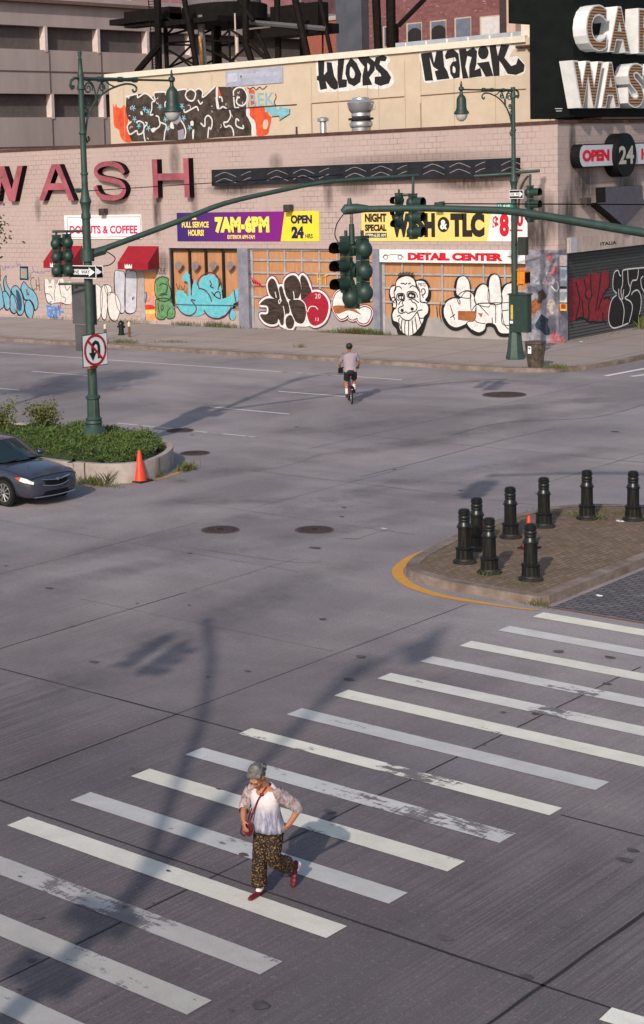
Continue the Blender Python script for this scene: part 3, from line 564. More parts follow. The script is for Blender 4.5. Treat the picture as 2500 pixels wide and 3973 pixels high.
bpart(b, 'graffiti'); b = MB()
for l in ([(640, 1410), (580, 1420), (570, 1520), (620, 1640), (660, 1600)], [(665, 1440), (680, 1640)], [(715, 1400), (735, 1650)], [(670, 1560), (730, 1550)]): b.pline(WF, z32(l), .035, 1, Mk)
bpart(b, 'graffiti')
z11 = Zf(0, 1100, 1515 / 700); z55 = Zf(0, 550, 1515 / 700)
b = MB()
for p in ([(800, 30), (830, 15), (858, 60), (860, 180), (840, 285), (800, 290)], [(850, 60), (880, 10), (905, 60), (905, 200), (890, 300), (860, 280), (848, 180)], [(905, 90), (960, 80), (1000, 130), (1015, 210), (980, 310), (930, 290), (908, 200)], [(880, 20), (910, 10), (940, 40), (930, 90), (900, 90)]):
    b.pfill(WF, z11([(x - 5, y + 8) for x, y in p]), 0, Mk); b.pfill(WF, z11(p), 1, Mwh); b.pline(WF, z11(p), .035, 2, Mk, closed=True)
bpart(b, 'graffiti')
b = MB()
for p in ([(965, 1100), (1010, 1085), (1050, 1110), (1055, 1280), (1050, 1420), (1010, 1430), (975, 1330)], [(1060, 1100), (1110, 1085), (1150, 1110), (1150, 1300), (1140, 1420), (1080, 1440), (1050, 1380)]):
    b.pfill(WF, z55([(x - 6, y + 8) for x, y in p]), 0, Mk); b.pfill(WF, z55(p), 1, mat('grey_lilac_spray', (.46, .46, .52), .6, .14)); b.pline(WF, z55(p), .035, 2, Mk, closed=True); bpart(b, 'graffiti'); b = MB()
Mg = mat('green_spray', (.06, .17, .07), .65, .35, 5, col2=(.15, .31, .15))
for p in ([(240, 540), (300, 480), (370, 470), (435, 500), (430, 560), (470, 680), (460, 790), (380, 830), (290, 810), (240, 720)], [(245, 820), (300, 790), (420, 790), (490, 850), (530, 960), (520, 1060), (440, 1090), (400, 1060), (370, 1095), (290, 1095), (245, 1040), (250, 920)]):
    b.pfill(WF, zd(p), 1, Mg); b.pline(WF, zd(p), .055, 2, mat('dark_green_spray', (.012, .035, .016), .6), closed=True)
for l in ([(300, 600), (350, 570), (420, 600), (400, 700), (320, 720)], [(300, 740), (420, 730)], [(330, 880), (360, 920), (340, 960), (320, 910)], [(420, 1050), (430, 960), (500, 900)], [(280, 860), (300, 1000)]): b.pline(WF, zd(l), .05, 3, MATS['dark_green_spray'])
for k in range(7): b.pline(WF, zd([(240 + 22 * k, 330 + 25 * (k % 3)), (260 + 20 * k, 400 - 30 * (k % 2)), (250 + 24 * k, 440)]), .03, 1, Mk)
bpart(b, 'graffiti')
rg = random.Random(41)
for k in range(18):
    x0, y0 = rg.choice(((rg.uniform(20, 250), rg.uniform(1075, 1230)), (rg.uniform(430, 640), rg.uniform(1065, 1240)), (rg.uniform(930, 960), rg.uniform(1000, 1250)))); pts = []; xx, yy_ = x0, y0
    for i in range(rg.randint(5, 9)): pts.append((xx, yy_)); xx += rg.uniform(-4, 9); yy_ += rg.uniform(-14, 14)
    b = MB(); b.pline(WF, pts, rg.choice((.02, .03, .045)), 5, rg.choice((Mk, Mtg2, mat('faded_tag', (.24, .17, .17), .7, .2), mat('rose_tag', (.32, .09, .13), .7, .2)))); bpart(b, 'graffiti')
# cyan piece over the boarded window
z60 = Zf(600, 1000, 1515 / 700)
P1 = PL((0, 62.76, 0), (1, 0, 0), (0, 0, 1)); b = MB(); Mc = mat('cyan_spray', (.075, .37, .46), .6, .2, 4, col2=(.16, .47, .53)); Mm = mat('maroon_spray', (.10, .012, .03), .6, .2)
cy = [(175, 330), (190, 275), (240, 275), (285, 330), (290, 230), (275, 200), (225, 185), (268, 105), (300, 150), (312, 300), (320, 230), (340, 180), (360, 225), (378, 275), (372, 210), (400, 165), (450, 140), (500, 142), (535, 185), (542, 250), (560, 230), (572, 345), (620, 330), (668, 275), (690, 260), (745, 245), (742, 350), (665, 385), (655, 420), (600, 475), (540, 505), (480, 500), (430, 460), (400, 480), (350, 495), (290, 485), (235, 470), (195, 425)]
b.pfill(P1, z60(cy), 1, Mc, False); b.pfill(P1, z60([(630, 480), (645, 440), (670, 445), (683, 490), (665, 522), (640, 515)]), 1, Mc)
for l in ([(372, 250), (370, 190), (410, 145), (470, 125), (520, 145), (545, 200), (535, 270)], [(376, 255), (430, 275), (470, 330), (480, 370)], [(190, 405), (235, 465), (300, 485), (345, 455), (350, 410), (310, 355), (345, 360)], [(415, 440), (455, 490), (520, 510), (590, 490), (650, 415)], [(300, 150), (308, 230), (312, 315)], [(465, 190), (480, 225), (470, 240), (500, 255)], [(480, 285), (520, 330), (555, 340), (548, 290), (520, 290), (500, 320)], [(640, 520), (628, 480), (645, 430), (640, 400)], [(670, 270), (690, 380), (720, 330), (735, 250)]): b.pline(P1, z60(l), .065, 3, Mm)
b.pline(P1, z60([(165, 392), (400, 398), (700, 402)]), .05, 4, mat('dark_teal', (.03, .09, .11), .6))
for x in (200, 340, 490, 630): b.pfill(P1, z60([(x - 30, 60), (x, 30), (x + 35, 50), (x + 20, 90), (x - 10, 110)]), 0, mat('grey_buff', (.20, .16, .16), .7, .2, 5))
for l in ([(185, 215), (200, 265), (215, 225)], [(225, 240), (245, 270), (255, 230)]): b.pline(P1, z60(l), .04, 2, Mm)
bpart(b, 'graffiti')
# black and crimson piece on the first garage door
z96 = Zf(960, 960, 1515 / 500); b = MB(); Mwht = mat('bright_white_spray', (.64, .62, .62), .6, .16, 5); Mpl = mat('plum_spray', (.17, .02, .07), .6, .2); Mblk = mat('streaky_black', (.012, .010, .010), .55, .2, 3, col2=(.07, .045, .035), stretch=(1, 1, 4)); Mcr = mat('crimson_spray', (.32, .010, .030), .55, .25, 3, stretch=(1, 1, 5))
LB = [[(245, 420), (285, 365), (325, 385), (360, 470), (385, 600), (340, 610), (280, 570), (250, 500)], [(375, 480), (410, 460), (440, 560), (480, 640), (500, 740), (480, 780), (440, 700), (400, 600)], [(440, 400), (500, 335), (570, 335), (625, 420), (635, 510), (600, 600), (540, 610), (480, 600), (440, 500)],
      [(625, 370), (650, 325), (700, 370), (745, 500), (730, 560), (700, 580), (640, 600), (640, 480)], [(150, 670), (230, 600), (350, 610), (420, 640), (480, 700), (500, 760), (440, 800), (430, 900), (400, 910), (370, 840), (350, 890), (280, 905), (200, 870), (155, 790), (240, 780), (240, 690)], [(500, 620), (600, 610), (660, 650), (695, 740), (680, 850), (640, 895), (570, 870), (530, 780), (500, 700)], [(460, 830), (500, 795), (545, 820), (555, 890), (530, 950), (480, 950), (455, 900)]]
RB = [[(700, 640), (720, 560), (800, 520), (880, 540), (940, 610), (960, 690), (940, 800), (890, 880), (800, 920), (740, 890), (710, 810), (690, 700)]]
for p in LB + RB: b.pline(GD, z96(p), .30, 0, Mpl, closed=True)
for p in LB + RB: b.pline(GD, z96(p), .20, 1, Mwht, closed=True)
b.pfill(GD, z96([(360, 840), (460, 780), (600, 880), (690, 860), (760, 900), (700, 930), (560, 930), (500, 965), (400, 935)]), 1, Mwht)
b.pfill(GD, z96([(640, 480), (745, 480), (760, 620), (700, 700), (640, 640)]), 2, Mpl)
for p in LB: b.pfill(GD, z96(p), 3, Mblk)
for p in RB: b.pfill(GD, z96(p), 3, Mcr)
for l in ([(330, 520), (345, 590)], [(545, 515), (555, 585), (550, 610)], [(425, 690), (440, 760), (445, 850)], [(495, 680), (520, 770), (560, 860)], [(710, 760), (740, 700), (800, 695), (835, 730)], [(440, 500), (460, 590), (480, 640)], [(550, 610), (620, 610), (680, 660), (700, 750)], [(370, 620), (380, 660), (405, 620)]): b.pline(GD, z96(l), .045, 4, Mwht)
text_px(b, '20', GD, (960 + 800 / 3.03, 960 + 545 / 3.03, 960 + 865 / 3.03, 960 + 600 / 3.03), .03, Mwht); text_px(b, '13', GD, (960 + 808 / 3.03, 960 + 825 / 3.03, 960 + 845 / 3.03, 960 + 862 / 3.03), .03, Mwht)
for k in range(5): b.pline(GD, z96([(40 + 25 * k, 340 + 18 * k), (75 + 24 * k, 420 + 8 * k), (60 + 28 * k, 380 + 18 * k), (90 + 24 * k, 460)]), .05, 1, mat('scarlet_spray', (.55, .015, .02), .6))
for l in ([(820, 300), (835, 420)], [(870, 330), (870, 440)], [(830, 370), (870, 375)], [(890, 340), (950, 320)], [(920, 330), (925, 440)], [(1000, 390), (1060, 380), (1010, 440), (1060, 440)]): b.pline(GD, z96(l), .045, 1, mat('yellow_marker', (.62, .42, .06), .6), smooth=False)
bpart(b, 'graffiti')
b = MB(); wl = [[(1010, 640), (1050, 540), (1150, 500), (1200, 600), (1200, 700), (1180, 800), (1110, 840), (1060, 800), (1020, 720)], [(1180, 730), (1240, 700), (1310, 720), (1320, 790), (1260, 845), (1200, 830)], [(1310, 740), (1380, 700), (1450, 730), (1455, 800), (1410, 880), (1350, 890), (1300, 850)]]
for p in wl: b.pline(GD, z96(p), .26, 0, mat('red_halo', (.26, .01, .03), .6), closed=True)
for p in wl: b.pline(GD, z96(p), .17, 1, Mwht, closed=True)
for p in wl: b.pline(GD, z96(p), .09, 2, mat('brown_line', (.05, .02, .015), .6), closed=True); b.pfill(GD, z96(p), 3, Mwht)
b.pfill(GD, z96([(1010, 690), (1160, 685), (1260, 720), (1340, 790), (1200, 740), (1060, 780)]), 4, mat('bare_wood', (.30, .10, .035), .8, .2)); bpart(b, 'graffiti')
# the grinning face on the second garage door
z148 = Zf(1480, 1030, 1515 / 580); b = MB(); MK = mat('solid_black_paint', (.010, .009, .009), .6, 0)
b.pfill(GD, z148([(150, 150), (190, 105), (250, 95), (320, 110), (350, 145), (410, 135), (465, 160), (500, 240), (500, 320), (485, 370), (492, 470), (460, 560), (430, 660), (390, 720), (300, 745), (210, 735), (170, 700), (150, 640), (110, 590), (100, 500), (110, 420), (80, 320), (80, 250), (110, 200), (150, 190)]), 0, MK)
for p in ([(150, 240), (150, 170), (190, 125), (260, 105), (320, 125), (350, 175), (355, 210), (385, 230), (395, 320), (400, 370), (450, 375), (480, 420), (475, 480), (440, 520), (430, 560), (400, 620), (340, 690), (280, 715), (230, 690), (190, 650), (170, 580), (125, 560), (112, 500), (130, 450), (150, 430), (160, 370), (140, 320), (132, 270)],
          [(88, 290), (95, 230), (125, 205), (148, 210), (132, 270), (145, 340), (155, 400), (145, 430), (120, 420), (118, 370)], [(355, 160), (400, 152), (445, 165), (482, 230), (475, 310), (450, 350), (478, 370), (440, 378), (400, 360), (395, 290), (370, 220)]): b.pfill(GD, z148(p), 2, Mwht); b.pline(GD, z148(p), .04, 3, MK, closed=True)
for l in ([(140, 240), (160, 215), (190, 215), (210, 235)], [(290, 225), (320, 205), (360, 225), (385, 260)], [(160, 300), (175, 285), (225, 285), (240, 310), (235, 345)], [(160, 300), (160, 340), (185, 355)], [(262, 300), (275, 265), (330, 265), (362, 290), (370, 325)], [(262, 300), (280, 325), (350, 325)],
          [(235, 345), (215, 380), (225, 405), (180, 430), (178, 470), (210, 485), (250, 470), (275, 485), (310, 470), (345, 465), (365, 430), (350, 385), (320, 370), (300, 340)], [(165, 520), (185, 505), (210, 530), (250, 555), (300, 550), (340, 505), (375, 460), (420, 450)], [(175, 400), (200, 360), (240, 350)], [(280, 345), (330, 340), (385, 380)], [(365, 465), (380, 510), (400, 535), (440, 530)],
          [(185, 530), (180, 570), (200, 640)], [(215, 545), (205, 600), (215, 680)], [(245, 560), (240, 640), (245, 705)], [(280, 560), (280, 640), (280, 715)], [(315, 555), (320, 630), (325, 700)], [(345, 520), (355, 590), (365, 660)], [(375, 480), (395, 560), (410, 600)], [(200, 185), (225, 180), (245, 190), (265, 175)], [(275, 190), (300, 175)],
          [(405, 275), (415, 240), (440, 240), (448, 275), (425, 300), (415, 290), (430, 330)], [(110, 330), (130, 320), (140, 345), (125, 365), (140, 380)]): b.pline(GD, z148(l), .045, 4, MK)
for p in ([(170, 300), (185, 292), (225, 292), (232, 340), (200, 350), (175, 335)], [(270, 300), (285, 272), (325, 272), (350, 295), (345, 322), (290, 325)]): b.pfill(GD, z148(p), 4, MK)
for cx_, cy_, rx, ry in ((195, 325, 9, 14), (218, 325, 7, 14), (300, 305, 12, 12), (325, 310, 7, 10)): b.pfill(GD, z148([(cx_ + rx * math.cos(a), cy_ + ry * math.sin(a)) for a in [k * PI / 4 for k in range(8)]]), 5, Mwht)
for cx_, cy_ in ((215, 455), (316, 440)): b.pfill(GD, z148([(cx_ + 16 * math.cos(a), cy_ + 17 * math.sin(a)) for a in [k * PI / 4 for k in range(8)]]), 5, MK)
for k in range(16): b.pline(GD, z148([(180 + 9.5 * k, 125 - 8 * math.sin(k / 5)), (172 + 11 * k, 85 - 12 * math.sin(k / 5) - (k % 3) * 6)]), .04, 1, MK, smooth=False)
text_px(b, 'MKO', GD, (1480 + 378 / 2.612, 1030 + 175 / 2.612, 1480 + 450 / 2.612, 1030 + 212 / 2.612), .03, MK); bpart(b, 'graffiti')
b = MB(); wp = [[(770, 300), (768, 170), (800, 115), (850, 110), (890, 160), (905, 260), (900, 330)], [(635, 430), (660, 370), (730, 330), (800, 330), (860, 262), (930, 290), (960, 400), (960, 500), (940, 560), (880, 570), (850, 600), (760, 630), (690, 600), (645, 530)], [(955, 380), (960, 270), (1000, 205), (1050, 190), (1090, 240), (1100, 340), (1090, 420)], [(1095, 380), (1090, 200), (1110, 110), (1160, 88), (1200, 130), (1215, 260), (1225, 380)], [(1220, 380), (1225, 270), (1260, 200), (1310, 180), (1350, 200), (1350, 620), (1250, 600)],
       [(870, 560), (960, 400), (1100, 380), (1220, 380), (1340, 400), (1340, 660), (1280, 690), (1200, 680), (1150, 600), (1070, 590), (1050, 650), (990, 680), (920, 650)]]
for p in wp: b.pline(GD, z148([(x - 8, y + 12) for x, y in p]), .17, 0, MK, closed=True)
for i, p in enumerate(wp): b.pfill(GD, z148(p), 1, Mwht); b.pline(GD, z148(p), .035, 2, MK, closed=(i not in (5, 1)))
for l in ([(770, 340), (790, 390), (800, 370), (780, 310), (830, 265), (890, 255), (940, 290)], [(700, 400), (745, 550)], [(700, 530), (750, 495)], [(980, 385), (1130, 385), (1160, 420), (1160, 580)], [(980, 385), (1050, 460), (1090, 505)], [(960, 430), (955, 560), (1060, 590)], [(1125, 525), (1130, 600)], [(1225, 480), (1230, 590), (1330, 610)], [(1230, 460), (1290, 450)], [(905, 290), (910, 450)]): b.pline(GD, z148(l), .035, 3, MK)
b.pfill(GD, z148([(780, 460), (955, 462), (950, 560), (860, 560), (780, 550)]), 4, MATS['bare_wood'], False); b.pfill(GD, z148([(980, 480), (1030, 485), (1015, 530)]), 4, MATS['bare_wood'], False)
for l in ([(560, 410), (570, 520)], [(600, 370), (590, 470), (610, 570)]): b.pline(GD, z148(l), .03, 1, MK)
bpart(b, 'graffiti')

# ------------------------------------------------------------------ beige building standing back behind the roof
M_bei = mat('beige_render', (.50, .405, .315), .85, .06, 1.2, col2=(.56, .46, .365)); M_beic = mat('cream_coping', (.66, .60, .51), .8, .06)
sto = empty('storage_building', (-55, 70, 8.7), 'beige rendered wall with cream coping and black graffiti, rising behind the pink roofline', 'building')
def spart(mb, name):
    o = mb.build(name); o.parent = sto; o.matrix_parent_inverse = Matrix.Translation((55, -70, -8.7)); return o
b = MB(); b.box((-67.55, 70, 8.6), (-39.6, 90, 13.0), M_bei); zr = WU.px(1300, 405)[1]
for x0, x1 in ((-67.5, -60.4), (-53.3, -47.2), (-46.7, -40.3)): pass
q1 = Zf(1200, 0, 1515 / 700)
b2 = []
for pts in ([(20, 870), (800, 812)], [(935, 805), (1250, 780), (1900, 745)]): b.pline(WU, q1(pts), .06, 0, mat('rust_reveal', (.16, .07, .045), .8), smooth=False)
b.pline(WU, [(1040, 412), (1150, 407)], .06, 0, MATS['rust_reveal'], smooth=False)
for x in (1208, 1310, 1425, 1468, 1570, 1632, 1760, 1920, 822, 480): b.pline(WU, [(x, 240 + (1500 - x) * .07), (x + 6, 560)], .035, 0, mat('beige_joint', (.42, .29, .19), .9), smooth=False)
for x in (1208, 1632): b.pline(WU, [(x, 400), (x + 4, 540)], .06, 1, mat('beige_shadow_joint', (.30, .22, .16), .9), smooth=False)
spart(b, 'wall')
b = MB(); b.box((-67.75, 69.85, 13.0), (-41.0, 70.3, 13.3), M_beic); spart(b, 'coping')
b = MB(); b.box((-41.0, 69.9, 8.6), (-39.8, 70.4, 13.2), M_bei); b.box((-41.35, 70.1, 13.2), (-40.6, 71, 16.5), M_beic); spart(b, 'corner_pier')
b = MB(); P2 = PL((0, 69.9, 0), (1, 0, 0), (0, 0, 1)); b.tube([P2.P(*P2.px(2008, 183), .1), P2.P(*P2.px(2100, 176), .1)], .07, M_cop); b.tube([P2.P(*P2.px(2052, 186), .1), P2.P(*P2.px(2105, 232), .1)], .06, M_cop); spart(b, 'bracket')
b = MB(); b.pbox(WU, WU.px(878, 300)[0], 12.05, WU.px(1100, 300)[0], 13.0 - .12, .001, .05, mat('faded_blue_sign', (.34, .36, .46), .5, .15, 2)); WS = PL((0, 69.95, 0), (1, 0, 0), (0, 0, 1))
text_px(b, 'Metropolitan Lumber', WS, (930, 276, 1090, 304), .006, mat('faded_white', (.44, .46, .55), .6), bold=.02); quad_px(b, WS, (884, 285, 922, 318), 1, MATS['faded_white']); spart(b, 'faded_sign')
# graffiti on it
ZA = Zf(420, 300, 1515 / 360); ZBf = Zf(760, 250, 1515 / 400)
Mor = mat('orange_red_spray', (.62, .085, .03), .6, .25, 2); Mbk = mat('weathered_black', (.020, .015, .013), .7, .3, 2, col2=(.085, .06, .05)); Mlb = mat('pale_blue_spray', (.18, .42, .50), .6, .15)
b = MB()
b.pfill(WU, ZA([(80, 440), (110, 490), (130, 430), (150, 480), (210, 500), (270, 450), (300, 540), (340, 620), (320, 780), (330, 900), (385, 960), (380, 1060), (270, 1050), (200, 960), (180, 860), (110, 810), (90, 700)]), 0, Mor)
blk = ZA([(300, 330), (470, 275), (620, 260), (720, 330), (770, 260), (930, 250), (1040, 220), (1120, 215), (1300, 190), (1420, 230)]) + ZBf([(60, 350), (120, 450), (290, 320), (320, 330), (560, 325), (640, 320), (740, 360), (760, 480), (740, 600), (760, 740), (820, 850), (825, 1045), (300, 1075), (0, 1110)]) + ZA([(1100, 1030), (390, 1050), (340, 930), (320, 800), (360, 720), (310, 640), (290, 540)])
b.pfill(WU, blk, 1, Mbk, False)
b.pfill(WU, ZBf([(780, 380), (850, 370), (870, 430), (880, 600), (1000, 620), (1080, 740), (1115, 790), (1080, 960), (1050, 1030), (900, 1045), (880, 880), (800, 760), (770, 620), (790, 480)]), 0, Mor); b.pfill(WU, ZBf([(1000, 830), (1050, 810), (1070, 870), (1040, 950), (990, 930)]), 2, M_bei)
b.pfill(WU, ZBf([(750, 640), (795, 660), (800, 760), (870, 830), (890, 960), (885, 1045), (825, 1045), (820, 900), (780, 800), (745, 740)]), 2, Mw); b.pfill(WU, ZBf([(300, 350), (325, 330), (350, 440), (325, 480), (350, 650), (320, 640), (300, 480)]), 2, Mw); b.pfill(WU, ZBf([(330, 330), (380, 460), (330, 465)]), 3, Mor, False)
W_ = [ZA(l) for l in ([(290, 320), (470, 275), (490, 330), (620, 262), (770, 385), (755, 255), (930, 240), (940, 280), (1000, 225), (1050, 230)], [(1110, 215), (1280, 195), (1265, 300), (1320, 375), (1400, 370), (1430, 250), (1350, 195), (1290, 230)], [(770, 390), (720, 410), (715, 520), (690, 610), (740, 605)], [(1000, 380), (935, 410), (940, 500), (980, 560)], [(1240, 520), (1260, 570), (1380, 510), (1450, 480), (1480, 550)],
      [(385, 720), (320, 790), (330, 880), (370, 930), (470, 870), (490, 930), (560, 910), (590, 830), (580, 750), (510, 715), (460, 740)], [(610, 730), (640, 760), (590, 830), (590, 950), (610, 1045)], [(780, 625), (830, 650), (850, 730), (950, 780), (930, 900), (915, 1030)], [(850, 730), (840, 800), (760, 860)], [(1190, 700), (1240, 780), (1270, 880), (1255, 1000)])]
W_ += [ZBf(l) for l in ([(0, 380), (50, 355), (105, 400), (110, 480), (290, 320)], [(35, 520), (70, 580), (105, 550)], [(340, 480), (380, 485), (395, 550)], [(300, 480), (320, 640), (350, 660), (400, 620), (460, 655)], [(500, 670), (515, 760), (470, 840), (415, 855), (440, 920), (500, 900), (550, 960), (560, 1050)], [(75, 860), (135, 910), (140, 800), (180, 750), (230, 790), (245, 860), (225, 950), (195, 930), (180, 1080)], [(560, 460), (560, 390), (620, 340), (700, 350), (755, 440), (750, 540), (700, 600), (640, 600), (600, 550), (620, 490), (650, 485)], [(640, 830), (600, 800), (600, 900), (700, 940), (695, 890)], [(560, 480), (580, 630), (640, 630)])]
for l in W_: b.pline(WU, l, .085, 2, Mw)
rg = random.Random(9)
for k in range(34):
    x, y = rg.uniform(330, 1480), rg.uniform(260, 1000); a = rg.uniform(0, 6.28); L_ = rg.uniform(25, 80); pts = [(x, y), (x + L_ * .6 * math.cos(a), y + L_ * .6 * math.sin(a)), (x + L_ * math.cos(a + .7), y + L_ * math.sin(a + .7))]
    b.pline(WU, ZA(pts) if k % 2 else ZBf([(p[0] * .48 + 60, p[1] * .9 + 100) for p in pts]), .035 if k % 3 else .06, 2, Mw if k % 3 else mat('brown_haze_spray', (.13, .085, .065), .7, .3, 4))
for x, y in ((420, 500), (600, 520), (660, 560), (850, 480), (1210, 470), (435, 680), (505, 790), (665, 830), (940, 685), (980, 830), (1240, 665), (1335, 820)):
    for a in range(5): b.pline(WU, ZA([(x, y), (x + 36 * math.cos(a * 1.257 + .3), y + 50 * math.sin(a * 1.257 + .3))]), .06, 3, Mlb, smooth=False)
for p in ([(1000, 630), (1180, 625), (1200, 700), (1130, 770), (1050, 750)], [(1140, 870), (1240, 840), (1250, 1010), (1150, 1020)]): b.pfill(WU, ZA(p), 3, mat('mauve_grey', (.27, .25, .31), .6), False)
for p in ([(1350, 720), (1395, 715), (1395, 790), (1355, 780)], [(1380, 870), (1410, 860), (1400, 1000), (1380, 990)], [(1025, 740), (1060, 745), (1080, 840), (1015, 820)], [(710, 840), (770, 820), (780, 860), (740, 900), (710, 880)], [(530, 560), (560, 560), (570, 610), (540, 610)]): b.pfill(WU, ZA(p), 3, Mw)
text_px(b, 'BEK', WU, (968, 360, 1066, 411), .02, Mlb, bold=.0)
b.pfill(WU, ZBf([(1020, 630), (1180, 625), (1200, 660), (1225, 660), (1235, 620), (1385, 655), (1380, 730), (1240, 800), (1230, 750), (1110, 745), (1070, 700), (1020, 700)]), 2, Mlb, False)
b.pline(WU, ZBf([(1385, 655), (1385, 730), (1235, 825), (1230, 760), (1120, 770)]), .05, 3, Mk, smooth=False); b.pline(WU, ZBf([(760, 340), (800, 360), (850, 335), (890, 375), (940, 335), (990, 365), (1050, 315)]), .05, 3, Mk)
b.pline(WU, ZBf([(240, 670), (760, 640), (1010, 620), (1490, 590)]), .05, 4, Mk, smooth=False); b.pline(WU, ZBf([(1170, 430), (1185, 480), (1155, 560), (1190, 610)]), .05, 3, Mk)
spart(b, 'graffiti')
b = MB(); K3 = Zf(1200, 0, 1515 / 700)
b.pfill(WU, K3([(62, 500), (130, 500), (150, 515), (240, 500), (350, 472), (540, 468), (600, 450), (660, 465), (680, 510), (655, 560), (700, 620), (712, 690), (670, 735), (560, 750), (440, 738), (330, 765), (150, 772), (85, 772), (72, 690), (62, 640)]), 0, Mwht)
for p in ([(75, 505), (130, 510), (125, 630), (152, 600), (148, 520), (190, 525), (212, 640), (242, 690), (245, 740), (215, 755), (180, 735), (140, 680), (152, 745), (95, 755), (82, 680), (65, 670), (65, 640), (80, 635)], [(243, 500), (298, 490), (278, 665), (320, 668), (316, 730), (250, 740), (238, 650)], [(352, 482), (400, 530), (440, 620), (430, 690), (380, 725), (330, 700), (305, 620), (312, 550)], [(405, 480), (500, 475), (555, 520), (552, 590), (505, 650), (532, 712), (450, 720), (448, 640), (465, 560), (430, 520)], [(560, 482), (620, 460), (655, 480), (642, 515), (600, 512), (592, 540), (660, 600), (690, 650), (672, 700), (600, 722), (550, 700), (552, 645), (608, 640), (600, 620), (560, 580), (548, 530)]): b.pfill(WU, K3(p), 1, Mk, False)
for p in ([(350, 560), (385, 610), (375, 655), (345, 640)], [(490, 530), (512, 555), (495, 600)]): b.pfill(WU, K3(p), 2, Mwht)
spart(b, 'graffiti')
b = MB()
b.pfill(WU, K3([(928, 445), (1030, 430), (1120, 415), (1200, 397), (1320, 397), (1400, 385), (1470, 372), (1600, 372), (1690, 370), (1732, 400), (1700, 440), (1690, 480), (1745, 470), (1780, 500), (1815, 545), (1810, 610), (1760, 635), (1660, 632), (1560, 642), (1400, 652), (1200, 665), (1080, 682), (970, 690), (945, 560)]), 0, Mwht)
o_ = 1298.6
for p in ([(938, 450), (1030, 436), (1050, 530), (1070, 430), (1122, 425), (1137, 560), (1162, 600), (1180, 660), (1075, 672), (1055, 598), (1085, 588), (1042, 560), (1012, 480), (1042, 675), (975, 680)], [(1140, 470), (1160, 425), (1210, 412), (1255, 450), (1268, 560), (1265, 650), (1215, 660), (1187, 620), (1182, 560), (1202, 522), (1238, 510), (1225, 480), (1180, 490), (1150, 500)], [(1258, 415), (1315, 408), (1325, 430), (1380, 395), (1412, 430), (1405, 540), (1392, 590), (1440, 570), (1452, 640), (1345, 655), (1345, 560), (1365, 480), (1330, 470), (1312, 560), (1340, 655), (1290, 660)],
          [(110 + o_, 530), (212 + o_, 515), (250 + o_, 638), (185 + o_, 645), (150 + o_, 580)], [(215 + o_, 385), (270 + o_, 375), (287 + o_, 470), (312 + o_, 375), (385 + o_, 378), (342 + o_, 485), (400 + o_, 555), (440 + o_, 540), (458 + o_, 485), (512 + o_, 545), (505 + o_, 600), (440 + o_, 630), (370 + o_, 620), (322 + o_, 540), (300 + o_, 510), (302 + o_, 636), (252 + o_, 640)]): b.pfill(WU, K3(p), 1, Mk, False)
b.pfill(WU, K3([(165 + o_ + 45 * math.cos(a), 440 + 58 * math.sin(a)) for a in [k * PI / 4 for k in range(8)]]), 1, Mk); b.pfill(WU, K3([(1210, 555), (1230, 575), (1227, 610), (1208, 605)]), 2, Mwht)
spart(b, 'graffiti')
b = MB(); 
for l in ([(530, 580), (560, 575), (540, 600), (575, 605), (545, 615)], [(590, 570), (585, 610)], [(575, 590), (620, 585), (600, 610)], [(625, 560), (630, 600)]): b.pline(WU, [(1800 + x / 2.164, y / 2.164) for x, y in l], .05, 0, Mk)
spart(b, 'graffiti')
# ------------------------------------------------------------------ signs on the pink wall
def sign(name, label, cat, grp=None):
    return empty(name, (0, 0, 0), label, cat, grp)
M_plum = mat('faded_red_letter', (.30, .080, .105), .55, .28, 1.1); M_lside = mat('letter_side_black', (.010, .006, .007), .85, .3, spec=.1)
t = sign('letter_sign', 'big faded red block letters WASH standing out from the pink wall', 'sign')
LF = PL((0, 62.80, 0), (1, 0, 0), (0, 0, 1)); dp = .36; LFf = PL((0, 62.8 - dp, 0), (1, 0, 0), (0, 0, 1))
def letter(polys, name='letter'):
    b = MB()
    for p in polys:
        uv = [LFf.px(*q_) for q_ in p]; b.prism([LF.P(a, c, .01) for a, c in uv], (0, -dp, 0), M_plum, M_lside)
    b.build(name, t)
zq = Zf(0, 550, 1515 / 700); zq2 = Zf(600, 550, 1515 / 700)
letter([zq([(-80, 210), (-42, 205), (0, 340), (30, 205), (8, 205), (55, 205), (108, 500), (118, 500), (70, 502), (10, 385), (-20, 470), (-40, 480)])]) if False else None
b = MB()
def strokes(pts_list, wd):
    b = MB()
    for pts, closed in pts_list:
        uv = [LFf.px(*q_) for q_ in pts]; n = len(uv); L = []; Rr = []
        for i in range(n):
            a = V(uv[max(0, i - 1)]); c = V(uv[min(n - 1, i + 1)]); d = (c - a).normalized(); nn = V((-d.y, d.x)); L.append(V(uv[i]) + nn * wd / 2); Rr.append(V(uv[i]) - nn * wd / 2)
        out = L + Rr[::-1]; b.prism([LF.P(p.x, p.y, .01) for p in out], (0, -dp, 0), M_plum, M_lside)
    return b
